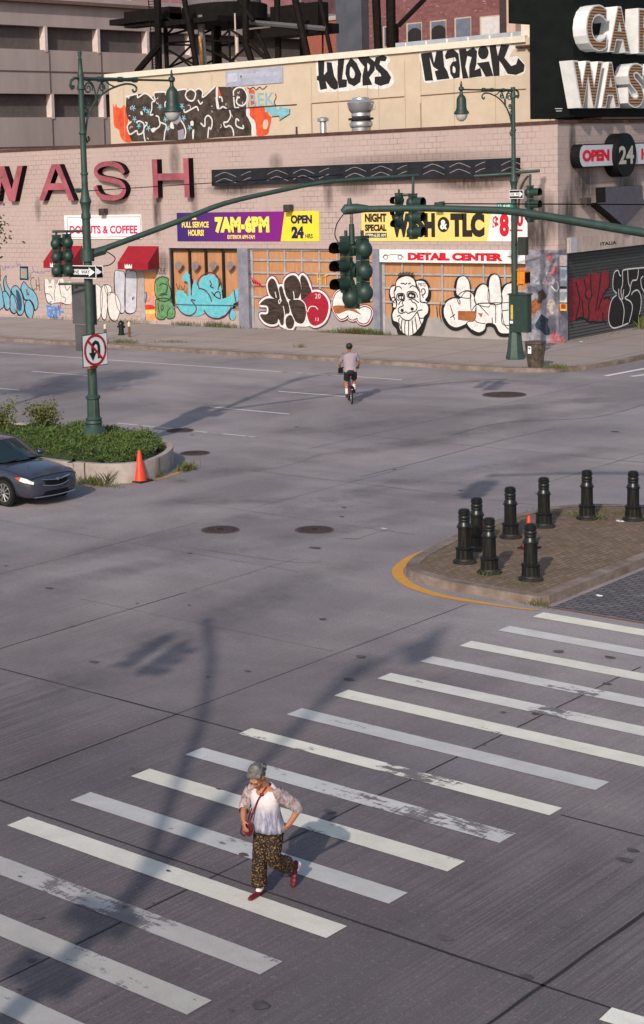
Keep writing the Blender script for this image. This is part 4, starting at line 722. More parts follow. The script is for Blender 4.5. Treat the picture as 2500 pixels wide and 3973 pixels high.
# W A S H
def Zp(x, y): return (x / 2.1643, 550 + y / 2.1643)
def Zr(x, y): return (600 + x / 2.1643, 550 + y / 2.1643)
W = [(-110, 208), (-60, 206), (-18, 395), (-12, 206), (38, 206), (100, 400), (148, 204), (192, 202), (128, 500), (78, 500), (15, 335), (-10, 500), (-52, 500)]
b = MB(); uv = [LFf.px(*Zp(*q_)) for q_ in W]; b.prism([LF.P(a, c, .01) for a, c in uv], (0, -dp, 0), M_plum, M_lside); b.build('letter', t)
for A in ([[(328, 495), (372, 495), (410, 403), (400, 350), (468, 245), (490, 245), (500, 188), (435, 190)], ],):
    pass
A = [(328, 495), (436, 190), (502, 188), (625, 492), (578, 494), (548, 403), (408, 405), (373, 495)]; hole = [(424, 350), (526, 348), (468, 225)]
b = MB(); uvA = [LFf.px(*Zp(*q_)) for q_ in [(328, 495), (436, 190), (468, 190), (468, 225), (424, 350), (468, 349), (468, 404), (408, 405), (373, 495)]]; uvB = [LFf.px(*Zp(*q_)) for q_ in [(468, 190), (502, 188), (625, 492), (578, 494), (548, 403), (468, 404), (468, 349), (526, 348), (468, 225)]]
for uv in (uvA, uvB): b.prism([LF.P(a, c, .01) for a, c in uv], (0, -dp, 0), M_plum, M_lside)
b.build('letter', t)
Sc = catmull([(1040, 265), (1005, 210), (930, 185), (850, 195), (805, 240), (830, 295), (920, 318), (1010, 345), (1045, 400), (1015, 455), (930, 472), (840, 450), (800, 375)], False, 5)
strokes([([Zp(*q_) for q_ in Sc], 0)], .255).build('letter', t)
b = MB()
for p in ([Zp(1275, 148), Zp(1320, 147), Zp(1330, 470), Zp(1292, 471)], [Zr(240, 138), Zr(285, 137), Zr(297, 467), Zr(255, 468)], [Zp(1320, 268), Zr(245, 265), Zr(249, 322), Zp(1325, 326)]):
    uv = [LFf.px(*q_) for q_ in p]; b.prism([LF.P(a, c, .01) for a, c in uv], (0, -dp + (.01 if p[0] == Zp(1320, 268) else 0), 0), M_plum, M_lside)
b.build('letter', t)
# dark box with tyre tread neon
t = sign('tread_sign', 'long black box with thin zigzag tyre tread lines mounted high on the pink wall', 'sign')
b = MB(); D2 = .30; F2 = PL((0, 62.8 - D2 - .006, 0), (1, 0, 0), (0, 0, 1)); M_bx = mat('charcoal_box', (.018, .019, .025), .7, .3, 3, spec=.12)
q_ = [F2.px(x, y) for x, y in ((821, 659), (2005, 612), (2005, 684), (822, 722))]; b.prism([WF.P(a, c, .005) for a, c in q_], (0, -D2, 0), M_bx, mat('black_side', (.012, .011, .012), .8)); b.build('box', t)
for off in (0, 24):
    M_neo = mat('dull_tube', (.22, .19, .19), .5, .3); x = 835
    while x < 1990:
        yb = 683 - (x - 830) * .040 + off; b = MB(); b.pline(F2, [(x, yb + 2), (x + 22, yb - 9), (x + 38, yb - 14), (x + 60, yb - 7), (x + 82, yb + 3)][:(3 if int(x) % 3 == 0 else 5)], .028, 0, M_neo); b.build('tread_line', t); x += 101
# banners
q = NB('banner_gradient'); f = q.ramp(q.x, -57.0, -49.5); q.out(q.mix(f, (.012, .020, .13), (.21, .010, .20)), .55)
M_bny = mat('banner_yellow', (.78, .60, .04), .55, .05); M_bny2 = mat('text_yellow', (.80, .66, .10), .6, 0); M_navy = mat('text_navy', (.012, .014, .06), .6, 0); M_byp = mat('pale_yellow', (.78, .57, .17), .55, .06); M_bwh = mat('banner_white', (.74, .72, .72), .55, .05); M_red = mat('text_red', (.55, .008, .025), .5, .05); M_ink = mat('text_black', (.02, .016, .015), .6, 0)
t = sign('banner', 'purple and yellow banner with the hours 7AM-6PM, open 24 hrs, over the garage bays', 'banner')
u0 = WF.px(689, 880)[0]; u1 = WF.px(1240, 880)[0]; v1 = WF.px(960, 822)[1]; v0 = WF.px(960, 936)[1]; us = WF.px(1108, 880)[0]; ut = WF.px(1091, 930)[0]
b = MB(); b.prism([WF.P(u0, v0, .004), WF.P(ut, v0, .004), WF.P(us, v1, .004), WF.P(u0, v1, .004)], (0, -.025, 0), MATS['banner_gradient'])
b.prism([WF.P(ut, v0, .004), WF.P(u1, v0, .004), WF.P(u1, v1, .004), WF.P(us, v1, .004)], (0, -.027, 0), M_bny)
T = lambda s, bx, m, **k: text_px(b, s, WF, bx, .034, m, **k)
T('FULL SERVICE', (708, 860, 812, 883), M_bny2, bold=.035); T('HOURS!', (733, 891, 793, 915), M_bny2, bold=.04); quad_px(b, WF, (747, 845, 764, 852), 7, M_bny2); T('7AM-6PM', (836, 838, 1047, 904), M_bny2, bold=.075, space=1.0); T('EXTERIOR 6PM-7AM', (885, 911, 991, 927), M_bny2, bold=.03)
T('OPEN', (1130, 834, 1213, 868), M_navy, bold=.06); T('24', (1133, 878, 1181, 925), M_navy, bold=.07); T('HRS', (1187, 907, 1216, 925), M_navy, bold=.03); b.build('cloth', t)
t = sign('banner', 'yellow and white banner advertising a night special wash and its red price', 'banner')
u0 = WF.px(1405, 880)[0]; u1 = WF.px(2048, 880)[0]; v1 = WF.px(1700, 821)[1]; v0 = WF.px(1700, 936)[1]; us = WF.px(1910, 880)[0]; ut = WF.px(1893, 930)[0]
b = MB(); b.prism([WF.P(u0, v0, .004), WF.P(ut, v0, .004), WF.P(us, v1, .004), WF.P(u0, v1, .004)], (0, -.025, 0), M_byp); b.prism([WF.P(ut, v0, .004), WF.P(u1, v0, .004), WF.P(u1, v1, .004), WF.P(us, v1, .004)], (0, -.027, 0), M_bwh)
T = lambda s, bx, m, **k: text_px(b, s, WF, bx, .034, m, **k)
T('NIGHT', (1418, 828, 1502, 862), M_ink, bold=.06); T('SPECIAL', (1418, 870, 1502, 897), M_ink, bold=.06); quad_px(b, WF, (1420, 903, 1503, 922), 7, M_ink); text_px(b, '10PM-6:30 AM', WF, (1424, 906, 1499, 919), .040, M_bwh, bold=.02)
T('WASH', (1520, 826, 1690, 921), M_ink, bold=.075); T('TLC', (1750, 826, 1882, 920), M_ink, bold=.075); T('$', (1913, 838, 1937, 898), M_red, bold=.03); T('8', (1940, 828, 1977, 918), M_red, bold=.06); T('00', (1984, 826, 2032, 878), M_red, bold=.05); quad_px(b, WF, (1980, 890, 2030, 897), 7, M_red)
b.pfill(WF, [(1723 + 23 * math.cos(a), 871 + 30 * math.sin(a)) for a in [k * PI / 6 for k in range(12)]], 7, M_ink); text_px(b, '&', WF, (1710, 852, 1738, 890), .040, M_bwh, bold=.04); b.build('cloth', t)
t = sign('detail_center_sign', 'white board reading DETAIL CENTER in red above the second garage door', 'sign')
PD = PL((0, 62.78, 0), (1, 0, 0), (0, 0, 1)); b = MB(); a0 = PD.px(1476, 1000)[0]; a1 = -36.9; b0 = PD.px(1700, 1019)[1]; b.pbox(PD, a0, b0, a1, 3.965, .002, .06, M_bwh); PDt = PL((0, 62.72, 0), (1, 0, 0), (0, 0, 1))
text_px(b, 'DETAIL CENTER', PDt, (1583, 981, 1953, 1012), .004, M_red, bold=.075)
for cx_ in (1497, 1553): b.pline(PDt, [(cx_ + 8 * math.cos(a), 997 + 9 * math.sin(a)) for a in [k * PI / 4 for k in range(8)]], .03, 0, M_ink, closed=True)
b.pline(PDt, [(1485, 1000), (1492, 992), (1510, 990), (1530, 986), (1550, 990), (1570, 999)], .025, 0, M_ink)
for l in ([(1970, 996), (1985, 996)], [(1983, 990), (1990, 985), (1996, 992), (1990, 1004), (1983, 1000)]): b.pline(PDt, l, .03, 0, M_ink)
b.build('board', t)
t = sign('donut_sign', 'white sign reading DONUTS & COFFEE in red behind the green lamp post', 'sign')
b = MB(); a0, a1 = WF.px(255, 880)[0], WF.px(552, 880)[0]; b0, b1 = WF.px(400, 927)[1], WF.px(400, 834)[1]; b.pbox(WF, a0, b0, a1, b1, .004, .07, mat('sign_white', (.82, .80, .79), .5, .05)); PS = PL((0, 62.73, 0), (1, 0, 0), (0, 0, 1)); M_rose = mat('sign_rose', (.55, .02, .11), .5, 0)
text_px(b, 'DONUTS & COFFEE', PS, (271, 875, 534, 907), .004, M_rose, bold=.04)
for l in ([(262, 843), (545, 841)], [(545, 841), (546, 918)], [(546, 918), (263, 921)], [(263, 921), (262, 843)]): b.pline(PS, l, .03, 0, M_rose, smooth=False)
b.build('board', t)
# wall lamps
def wall_lamp(px, label, side=False):
    pl = WR if side else WF; a, c = pl.px(*px); p = pl.P(a, c, 0); t = empty('wall_lamp', p, label, 'lamp', 'floodlights on the pink wall', PI / 2 if side else 0)
    b = MB(); b.cbox((0, -.22, .05), (.34, .26, .26), mat('lamp_housing', (.05, .04, .04), .5, .2)); b.cbox((0, -.05, .12), (.1, .12, .1), MATS['lamp_housing']); b.cbox((0, -.365, .0), (.36, .03, .34), MATS['lamp_housing']); b.build('housing', t)
    b = MB(); b.cbox((0, -.30, -.10), (.26, .15, .04), mat('lamp_glass', (.55, .55, .48), .2, .1)); b.build('glass', t)
wall_lamp((413, 822), 'floodlight on the pink wall above the DONUTS & COFFEE sign'); wall_lamp((1131, 808), 'floodlight on the pink wall above the 7AM-6PM banner'); wall_lamp((1718, 800), 'floodlight on the pink wall above the night special banner'); wall_lamp((2254, 784), 'floodlight on the shaded side wall left of the arrow sign', True)
# OPEN 24 HRS and arrow
t = sign('open_sign', 'rounded white OPEN 24 HRS sign with a black disc on the side wall', 'sign')
dO = .42; FO = PL((-35.4 + dO, 0, 0), (0, 1, 0), (0, 0, 1)); zo = Zf(2200, 500, 5.05)
M_dk = mat('sign_case_black', (.007, .007, .008), .6, .3, spec=.15); M_lit = mat('sign_face_lilac', (.50, .50, .56), .45, .06)
u_l, vt = FO.px(2243, 602)[0], FO.px(2300, 563)[1]; vb = FO.px(2300, 645)[1]; uR = u_l + 9.2; rr = (vt - vb) / 2
def pill(g):
    r_ = rr + g; cx0 = u_l + rr; cx1 = uR - rr; cv = (vt + vb) / 2
    return [(cx0 + r_ * .7 * math.cos(a), cv + r_ * math.sin(a)) for a in [PI / 2 + PI * k / 10 for k in range(11)]] + [(cx1 + r_ * .7 * math.cos(a), cv + r_ * math.sin(a)) for a in [-PI / 2 + PI * k / 10 for k in range(11)]]
b = MB(); b.prism([WR.P(a, c, .01) for a, c in pill(.05)], (dO, 0, 0), M_dk); b.build('case', t)
b = MB(); b.prism([FO.P(a, c, .012) for a, c in pill(0)], (.006, 0, 0), M_lit); FOt = PL((-35.4 + dO + .02, 0, 0), (0, 1, 0), (0, 0, 1)); text_px(b, 'OPEN', FOt, (2260, 580, 2365, 626), .006, M_red, bold=.07); text_uv(b, 'HRS', FOt, FO.px(2487, 600)[0], FO.px(2487, 620)[1], FO.px(2487, 600)[0] + 1.7, FO.px(2487, 576)[1], .006, M_red, bold=.05); b.build('face', t)
b = MB(); FD = PL((-35.4 + .62, 0, 0), (0, 1, 0), (0, 0, 1)); cu, cv = FD.px(2430, 601); rv = FD.px(2430, 516)[1] - cv; b.prism([WR.P(cu + rv * .98 * math.cos(a), cv + rv * math.sin(a), .01) for a in [2 * PI * k / 40 for k in range(40)]], (.62, 0, 0), M_dk)
text_px(b, '24', FD, (2401, 566, 2459, 636), .016, mat('bulb_grey', (.40, .37, .34), .6, .2, 9), bold=.03); b.build('disc', t)
t = sign('arrow_sign', 'dark grey arrow sign pointing down on the side wall under the OPEN 24 HRS sign', 'sign')
dA = .45; FA = PL((-35.4 + dA, 0, 0), (0, 1, 0), (0, 0, 1)); A_ = zo([(750, 1145), (1475, 1105), (1490, 1390), (1620, 1380), (1130, 1910), (590, 1450), (760, 1440)]); uv = [FA.px(*p) for p in A_]
b = MB(); b.prism([WR.P(a, c, .01) for a, c in uv], (dA, 0, 0), mat('arrow_face', (.075, .068, .095), .4, .2, 4), M_dk); b.build('face', t)
# ------------------------------------------------------------------ black billboard with bulb letters
t = sign('billboard', 'tall black billboard on the corner roof with white bulb letters CAR WASH', 'billboard')
b = MB(); M_bb = mat('billboard_black', (.005, .007, .007), .75, .3, 1.5, spec=.12)
b.box((-37.35, 64.0, 9.36), (-35.35, 95, 22), M_bb); b.box((-38.4, 64.1, 13.4), (-37.352, 66, 22), M_bb); b.build('panel', t)
XF = PL((-34.75, 0, 0), (0, 1, 0), (0, 0, 1)); XB = PL((-35.35, 0, 0), (0, 1, 0), (0, 0, 1))
q = NB('rusty_bulbs'); fz = q.math('SINE', q.math('MULTIPLY', q.z, 52.0)); q.out(q.mix(q.ramp(q.math('ADD', fz, q.noise(q.co, 6, 3)), .0, 1.0), (.09, .040, .022), (.40, .23, .12)), .6)
M_lw = mat('letter_white', (.66, .67, .68), .45, .08, 3); M_bulb = MATS['rusty_bulbs']
z18 = lambda x0, y0, x1, y1: (1800 + x0 / 2.1643, y0 / 2.1643, 1800 + x1 / 2.1643, y1 / 2.1643)
def bulb_letter(ch, a0, b0, a1, b1):
    b = MB(); text_uv(b, ch, XB, a0, b0, a1, b1, .005, M_lw, bold=.05, depth=.595, mside=M_lw)
    da, db = (a1 - a0) * .055, (b1 - b0) * .03
    text_uv(b, ch, XF, a0 + da, b0 + db, a1 - da, b1 - db, .006, M_bulb, bold=.02); b.build('letter', t)
h1 = XF.px(2310, 198)[1]; h2 = XF.px(2310, 16)[1]; g1 = XF.px(2300, 418)[1]; g2 = XF.px(2300, 237)[1]
def yy(px_, py_): return XF.px(px_, py_)[0]
ya = [yy(2274, 100), yy(2357, 100), yy(2362, 100), yy(2447, 100), yy(2477, 100)]
bulb_letter('C', ya[0], h1, ya[1], h2); bulb_letter('A', ya[2], h1, ya[3], h2); bulb_letter('R', ya[4], h1, ya[4] + 1.6, h2)
yb = [yy(2222, 330), yy(2340, 330), yy(2333, 330), yy(2406, 330), yy(2436, 330)]
bulb_letter('W', yb[0], g1, yb[1] + .02, g2); bulb_letter('A', yb[2], g1, yb[3], g2); bulb_letter('S', yb[4], g1, yb[4] + 1.45, g2); bulb_letter('H', yb[4] + 1.9, g1, yb[4] + 3.4, g2)
PBF = PL((0, 64.0, 0), (1, 0, 0), (0, 0, 1)); b = MB(); text_px(b, 'LAMAR', PBF, (2064, 112, 2082, 122), .9, M_bwh) if False else None
b = MB(); XP = PL((-35.35, 0, 0), (0, 1, 0), (0, 0, 1)); quad_px(b, XP, (2153, 420, 2182, 423), 1, M_bwh); quad_px(b, XP, (2157, 429, 2180, 432), 1, M_bwh); b.build('maker_plate', t)
# ------------------------------------------------------------------ roof vents
def lathe_thing(name, label, px, Y, prof, m, cat, ring=None, grp=None):
    p = PL((0, Y, 0), (1, 0, 0), (0, 0, 1)).px(*px); t = empty(name, (p[0], Y, 8.7), label, cat, grp); b = MB(); b.lathe([(r, z + p[1] - 8.7) for r, z in prof], m, n=24); b.build('stack', t, 40); return t, p
M_alu = mat('spun_aluminium', (.42, .43, .46), .35, .1, metal=.6)
t, p = lathe_thing('exhaust_vent', 'short galvanised pipe vent with a flat cap on the roof', (1255, 515), 66.5, [(.16, -1.2), (.16, .42), (.15, .44), (.15, .52), (.27, .55), (.27, .68), (.14, .74)], M_alu, 'vent')
t, p = lathe_thing('exhaust_fan', 'shiny aluminium mushroom exhaust fan in front of the beige wall', (1402, 505), 66.5, [(.45, -1.2), (.45, .12), (.52, .16), (.55, .28), (.50, .40), (.45, .44)], M_alu, 'vent')
b = MB(); b.lathe([(.40, .44), (.58, .48), (.60, .56), (.42, .60)], mat('fan_band', (.03, .025, .025), .6), c=(0, 0, p[1] - 8.7), n=24); b.build('band', t, 40)
b = MB(); b.lathe([(.40, .60), (.46, .66), (.44, .80), (.50, .86), (.58, 1.0), (.64, 1.28), (.60, 1.34), (.42, 1.42), (.40, 1.5), (.2, 1.54)], M_alu, c=(0, 0, p[1] - 8.7), n=24); b.tube([(.6, 0, p[1] - 8.7 + 1.2), (.8, 0, p[1] - 8.7 + 1.15), (.82, 0, p[1] - 8.7 + .95), (.58, 0, p[1] - 8.7 + .9)], .02, M_alu); b.build('hood', t, 40)
t, p = lathe_thing('vent_pipe', 'thin rusty pipe stub rising from the roof beside the blue arrow', (1152, 528), 66.5, [(.05, -1.2), (.05, .45)], M_cop, 'pipe')
# ------------------------------------------------------------------ buildings behind
PG = PL((-80, 0, 0), (0, 1, 0), (0, 0, 1)); M_cg = mat('grey_concrete_panel', (.42, .345, .335), .9, .10, .5, stretch=(1, 1, .3)); M_cgd = mat('dark_ribbed_band', (.12, .10, .098), .9, .12, 3)
t = sign('warehouse_building', 'large grey concrete building with dark ribbed window bands behind the roofline', 'building')
def zpg(x, y): return PG.px(x, y)[1]
r1t, r1b = (zpg(180, 103), zpg(180, 194)); r2t, r2b = (zpg(180, 364), zpg(180, 455)); topz = zpg(300, 22)
b = MB(); 
for z0, z1 in ((0, r2b), (r2t, r1b), (r1t, topz)): b.box((-95, 70.5, z0), (-80, 135, z1), M_cg)
for px_ in (183, 385, 580, 760): b.box((-80, PG.px(px_, 180)[0] + .15, 0), (-79.96, PG.px(px_, 180)[0] + .22, r2b), mat('panel_joint', (.14, .11, .105), .9)); b.box((-80, PG.px(px_, 180)[0] + .1, r2t), (-79.96, PG.px(px_, 180)[0] + .17, r1b), MATS['panel_joint'])
for z in ((r2t + r1b) / 2, r2b - 1.9): b.box((-80, 70.5, z), (-79.955, 135, z + .06), MATS['panel_joint'])
b.build('wall', t)
for z0, z1 in ((r2b, r2t), (r1b, r1t)): b = MB(); b.box((-94.9, 70.6, z0), (-80.45, 134.9, z1), M_cgd); b.build('window_band', t)
for z0, z1, pxs in ((r1b, r1t, (178, 382, 573, 740)), (r2b, r2t, (194, 396, 590))):
    for px_ in pxs:
        y = PG.px(px_, 150)[0]; b = MB(); b.box((-80.449, y - .12, z0 - .1), (-79.95, y + .12, z1), mat('pale_fin', (.60, .50, .49), .8)); b.build('fin', t)
b = MB(); b.box((-95.2, 70.3, topz), (-79.6, 135.2, topz + .22), mat('red_brown_coping', (.16, .10, .09), .8)); b.box((-95.2, 70.3, topz + .23), (-79.8, 135.2, topz + .55), M_cg); b.build('coping', t)
# more distant blocks
def block(name, label, x0, x1, Y, z1, m, dep=20, extra=None):
    t = sign(name, label, 'building'); b = MB(); b.box((x0, Y, 0), (x1, Y + dep, z1), m); b.build('wall', t); return t
q = NB('mottled_brick'); v = q.vec(q.math('ADD', q.x, q.y), q.z, 0.0); br = q.n.new('ShaderNodeTexBrick'); q.l.new(v, br.inputs['Vector']); br.inputs['Scale'].default_value = 1; br.inputs['Brick Width'].default_value = .42; br.inputs['Row Height'].default_value = .15; br.inputs['Mortar Size'].default_value = .012
br.inputs['Color1'].default_value = (.15, .055, .06, 1); br.inputs['Color2'].default_value = (.21, .085, .085, 1); br.inputs['Mortar'].default_value = (.13, .08, .08, 1)
c = q.mix(q.ramp(q.noise(q.scale(v, (3.2, 7, 1)), 1.0, 4, .7), .62, .66, 0, .75), br.outputs[0], (.45, .32, .33)); q.out(c, .85)
BK = PL((0, 95, 0), (1, 0, 0), (0, 0, 1)); t = block('brick_building', 'dark red brick building with mottled pale bricks and small arched windows', BK.px(1432, 100)[0], BK.px(2030, 100)[0], 95, 30, MATS['mottled_brick'])
M_win = mat('window_grey_film', (.13, .15, .20), .3, .2, 2); M_fr = mat('window_trim', (.42, .35, .27), .7)
zk = Zf(1200, 0, 1515 / 700)
for i, (x0, y0, x1, y1) in enumerate(((635, 225, 745, 385), (832, 200, 945, 350), (1030, 180, 1150, 330), (1237, 155, 1358, 310), (1450, 140, 1660, 300))):
    b = MB(); bx = zk([(x0, y0), (x1, y1)]); bx = (*bx[0], *bx[1]); a0 = BK.px(bx[0], bx[1])[0]; a1 = BK.px(bx[2], bx[1])[0]; c1 = BK.px((bx[0] + bx[2]) / 2, bx[1])[1]; c0 = BK.px((bx[0] + bx[2]) / 2, bx[3])[1]
    b.pbox(BK, a0 - .12, c0 - .1, a1 + .04, c1 + .08, .004, .05, M_fr); b.pbox(BK, a0, c0, a1, c1, .05, .06, M_win if i < 4 else mat('white_board', (.55, .52, .52), .7, .1)); 
    if 0 < i < 3: am = (a0 + a1) / 2; r_ = (a1 - a0) / 2; b.prism([BK.P(am + r_ * math.cos(a), c0 + (c1 - c0) * .45 + r_ * .7 * math.sin(a), .062) for a in [PI * k / 10 for k in range(11)]] + [BK.P(a0, c0, .062), BK.P(a1, c0, .062)], (0, -.006, 0), M_dark)
    if i == 0: b.pbox(BK, a0 + .1, c0, a1, c1, .061, .066, M_dark)
    b.build('window', t)
b = MB(); a0, a1 = BK.px(1955, 60)[0], BK.px(1995, 60)[0]; b.pbox(BK, a0, 8, a1, 30, .01, .5, mat('dark_pier', (.05, .03, .035), .8)); b.pbox(BK, a1 + .01, 8, BK.px(2030, 60)[0], 30, .012, .9, mat('beige_pier', (.50, .36, .28), .8, .1)); b.build('pier', t)
block('tower_block', 'plain dark grey shaft standing between the orange and the dark red brick buildings', BK.px(1332, 100)[0], BK.px(1432, 100)[0] - .02, 94.2, 32, mat('slate_render', (.075, .08, .105), .8, .15, 1), 12)
OB = PL((0, 100, 0), (1, 0, 0), (0, 0, 1)); zt = OB.px(1260, 82)[1]
t = block('low_brick_building', 'low orange red brick building seen between black steel legs', OB.px(1188, 100)[0], OB.px(1334, 100)[0], 100, zt, mat('orange_brick', (.28, .085, .06), .85, .15, 6), 14)
b = MB(); b.box((OB.px(1186, 100)[0], 99.9, zt), (OB.px(1336, 100)[0], 100.3, zt + .3), mat('grey_coping', (.35, .31, .32), .8)); b.box((OB.px(1188, 100)[0], 99.96, zt - 3.2), (OB.px(1334, 100)[0], 99.99, zt - 3.1), M_dark); b.build('coping', t)
t = sign('distant_building', 'pale distant building with blue grey windows glimpsed above the roofs', 'building')
b = MB(); b.box((-290, 230, 0), (-60, 250, 46), mat('distant_wall', (.50, .47, .50), .8, .15, .12)); b.build('wall', t)
b = MB()
for i in range(70):
    for j in range(12): x = -288 + i * 3.2; z = 8 + j * 3.2; b.box((x, 229.8, z), (x + 1.5, 229.95, z + 1.9), mat('distant_glass', (.14, .19, .24), .2, .3, .3))
b.build('window', t)
t = sign('distant_building', 'dark red distant block at the very top left above the grey coping', 'building'); b = MB(); b.box((-150, 160, 0), (-123, 180, 31), mat('distant_red', (.19, .09, .10), .8, .3, .4)); b.build('wall', t)
# metal gutter on the beige building
t2 = MB(); a0, a1 = PL((0, 72, 0), (1, 0, 0), (0, 0, 1)).px(1535, 170)[0], -41.2; Pz = PL((0, 72, 0), (1, 0, 0), (0, 0, 1))
t2.box((a0, 72, 13.0), (a1, 72.3, Pz.px(1800, 142)[1]), mat('galvanised_sheet', (.33, .36, .42), .45, .12, 2)); 
for k in range(7): x = a0 + (a1 - a0) * (k + .5) / 7; t2.box((x, 71.96, 13.0), (x + .08, 71.99, Pz.px(1800, 145)[1]), mat('bright_seam', (.70, .70, .72), .4))
spart(t2, 'metal_parapet')
# ------------------------------------------------------------------ black steel water tank frame and billboard frame
M_st = mat('black_steel', (.006, .006, .006), .8, .4, 3, col2=(.014, .010, .009), spec=.08); z48 = Zf(480, 0, 1515 / 520)
def P3(pts, Y): pl = PL((0, Y, 0), (1, 0, 0), (0, 0, 1)); return [pl.P(*pl.px(*p)) for p in pts]
t = sign('water_tank', 'black steel frame carrying a round wooden water tank above the beige wall', 'water tank')
def bar(tt, pts, Y, r, name='brace', m=M_st): b = MB(); b.tube(P3(z48(pts), Y), r, m, n=6); b.build(name, tt)
for pts, Y, r in (([(385, -20), (398, 800)], 78, .22), ([(465, 100), (492, 790)], 82, .15), ([(685, -20), (830, 760)], 78, .17), ([(1060, 170), (1075, 740)], 82, .22), ([(1375, -20), (1385, 500), (1450, 700)], 78, .20), ([(1010, 280), (1020, 740)], 86, .13), ([(770, 120), (800, 760)], 86, .12)): bar(t, pts, Y, r, 'leg')
for pts, Y in (([(490, 400), (760, 330)], 80), ([(490, 490), (780, 465)], 80), ([(490, 505), (790, 510)], 80), ([(500, 775), (770, 510)], 79), ([(490, 560), (800, 730)], 79), ([(430, 160), (780, 380)], 79), ([(500, 380), (690, 180)], 81), ([(850, 400), (990, 340)], 81), ([(850, 455), (1380, 480)], 80), ([(860, 530), (1080, 620), (1250, 710)], 80), ([(1090, 450), (1200, 330), (1380, 440)], 79), ([(900, 735), (1000, 690)], 81), ([(1210, 690), (1400, 520)], 79), ([(1100, 590), (1230, 700), (1290, 600)], 80), ([(500, 770), (800, 640)], 81), ([(620, 640), (770, 760)], 81), ([(1090, 515), (1380, 480)], 82), ([(1190, 160), (1205, 720)], 80)): bar(t, pts, Y, .07)
pt = P3(z48([(900, 60)]), 80)[0]; r_ = (P3(z48([(1430, 60)]), 80)[0].x - pt.x) * .72
b = MB(); b.lathe([(r_, 0), (r_, .9), (r_ * .9, 1.0)], M_st, c=(pt.x, 82, pt.z - .9), n=28); b.box((pt.x - r_ * 1.05, 78.5, pt.z - 1.15), (pt.x + r_ * .9, 85, pt.z - .85), M_st); b.build('platform', t)
b = MB(); b.lathe([(r_ * .86, 0), (r_ * .84, 5)], mat('weathered_staves', (.15, .13, .14), .9, .3, 6, stretch=(4, 4, .3)), c=(pt.x, 82, pt.z - .2), n=40); b.build('tank', t)
bar(t, [(875, 170), (880, 420), (905, 730)], 79.5, .22, 'pipe', mat('grey_pipe', (.14, .14, .16), .6, .2)); bar(t, [(860, 410), (885, 735)], 79.1, .10, 'pipe', mat('rusty_yellow_pipe', (.50, .25, .08), .7, .35, 3)); bar(t, [(1258, 150), (1275, 700)], 79.2, .05, 'pipe', mat('pale_pipe', (.45, .38, .34), .6)); bar(t, [(1280, 420), (1285, 600)], 79.0, .10, 'pipe', mat('pale_pipe2', (.52, .42, .40), .6))
b = MB(); l0 = P3(z48([(280, -10), (335, 795)]), 77); l1 = [p + V((.45, 0, 0)) for p in l0]
for l in (l0, l1): b.tube(l, .035, M_st, n=5)
for k in range(26): b.tube([l0[0].lerp(l0[1], k / 26), l1[0].lerp(l1[1], k / 26)], .02, M_st, n=4)
b.build('ladder', t); bar(t, [(150, 815), (405, 510)], 76.5, .20, 'strut')
t = sign('catwalk_scaffold', 'black steel billboard frame with catwalk and slanting struts left of the brick tower', 'frame')
zz = Zf(600, 0, 1515 / 700)
def bar2(pts, Y, r, name): b = MB(); b.tube(P3(zz(pts), Y), r, M_st, n=6); b.build(name, t)
for pts, Y, r in (([(1178, -20), (1285, 470)], 78, .20), ([(1030, -20), (1040, 490)], 80, .19), ([(1235, 20), (1245, 470)], 82, .17), ([(1385, -20), (1485, 460)], 79, .12), ([(1413, 60), (1413, 460)], 80, .05), ([(860, 270), (965, 500)], 79, .13), ([(800, 370), (945, 500)], 78, .13), ([(700, -20), (830, 175)], 78, .13), ([(790, -20), (770, 60)], 79, .13)): bar2(pts, Y, r, 'strut')
for pts in ([(1860, -20), (1880, 410)], [(1983, -20), (1990, 410)]): bar2(pts, 82, .24 if pts[0][0] < 1900 else .27, 'strut')
bar2([(2050, 215), (2270, -10)], 82, .14, 'strut'); bar2([(2030, 200), (2032, 400)], 84, .14, 'strut')
a, c = P3(zz([(790, 185), (1445, 240)]), 79); b = MB(); b.tube([a, c], .16, mat('catwalk_grey', (.09, .085, .09), .6), n=6); b.box((a.x, 79, a.z - 1.0), (c.x - .6, 81, a.z - .45), M_st); b.build('catwalk', t)
a, c = P3(zz([(970, 60), (1375, 205)]), 80); b = MB(); b.box((a.x, 80, c.z), (c.x, 81, a.z), M_st); b.build('panel', t)
a, c = P3([(466, 62), (600, 95)], 80); b = MB(); b.box((a.x, 79, c.z + .15), (c.x + 2, 80.5, c.z + .5), M_st); b.box((a.x + 1.1, 79.2, c.z - .1), (c.x + 2, 80.3, c.z + .9), M_st); b.build('catwalk', t)
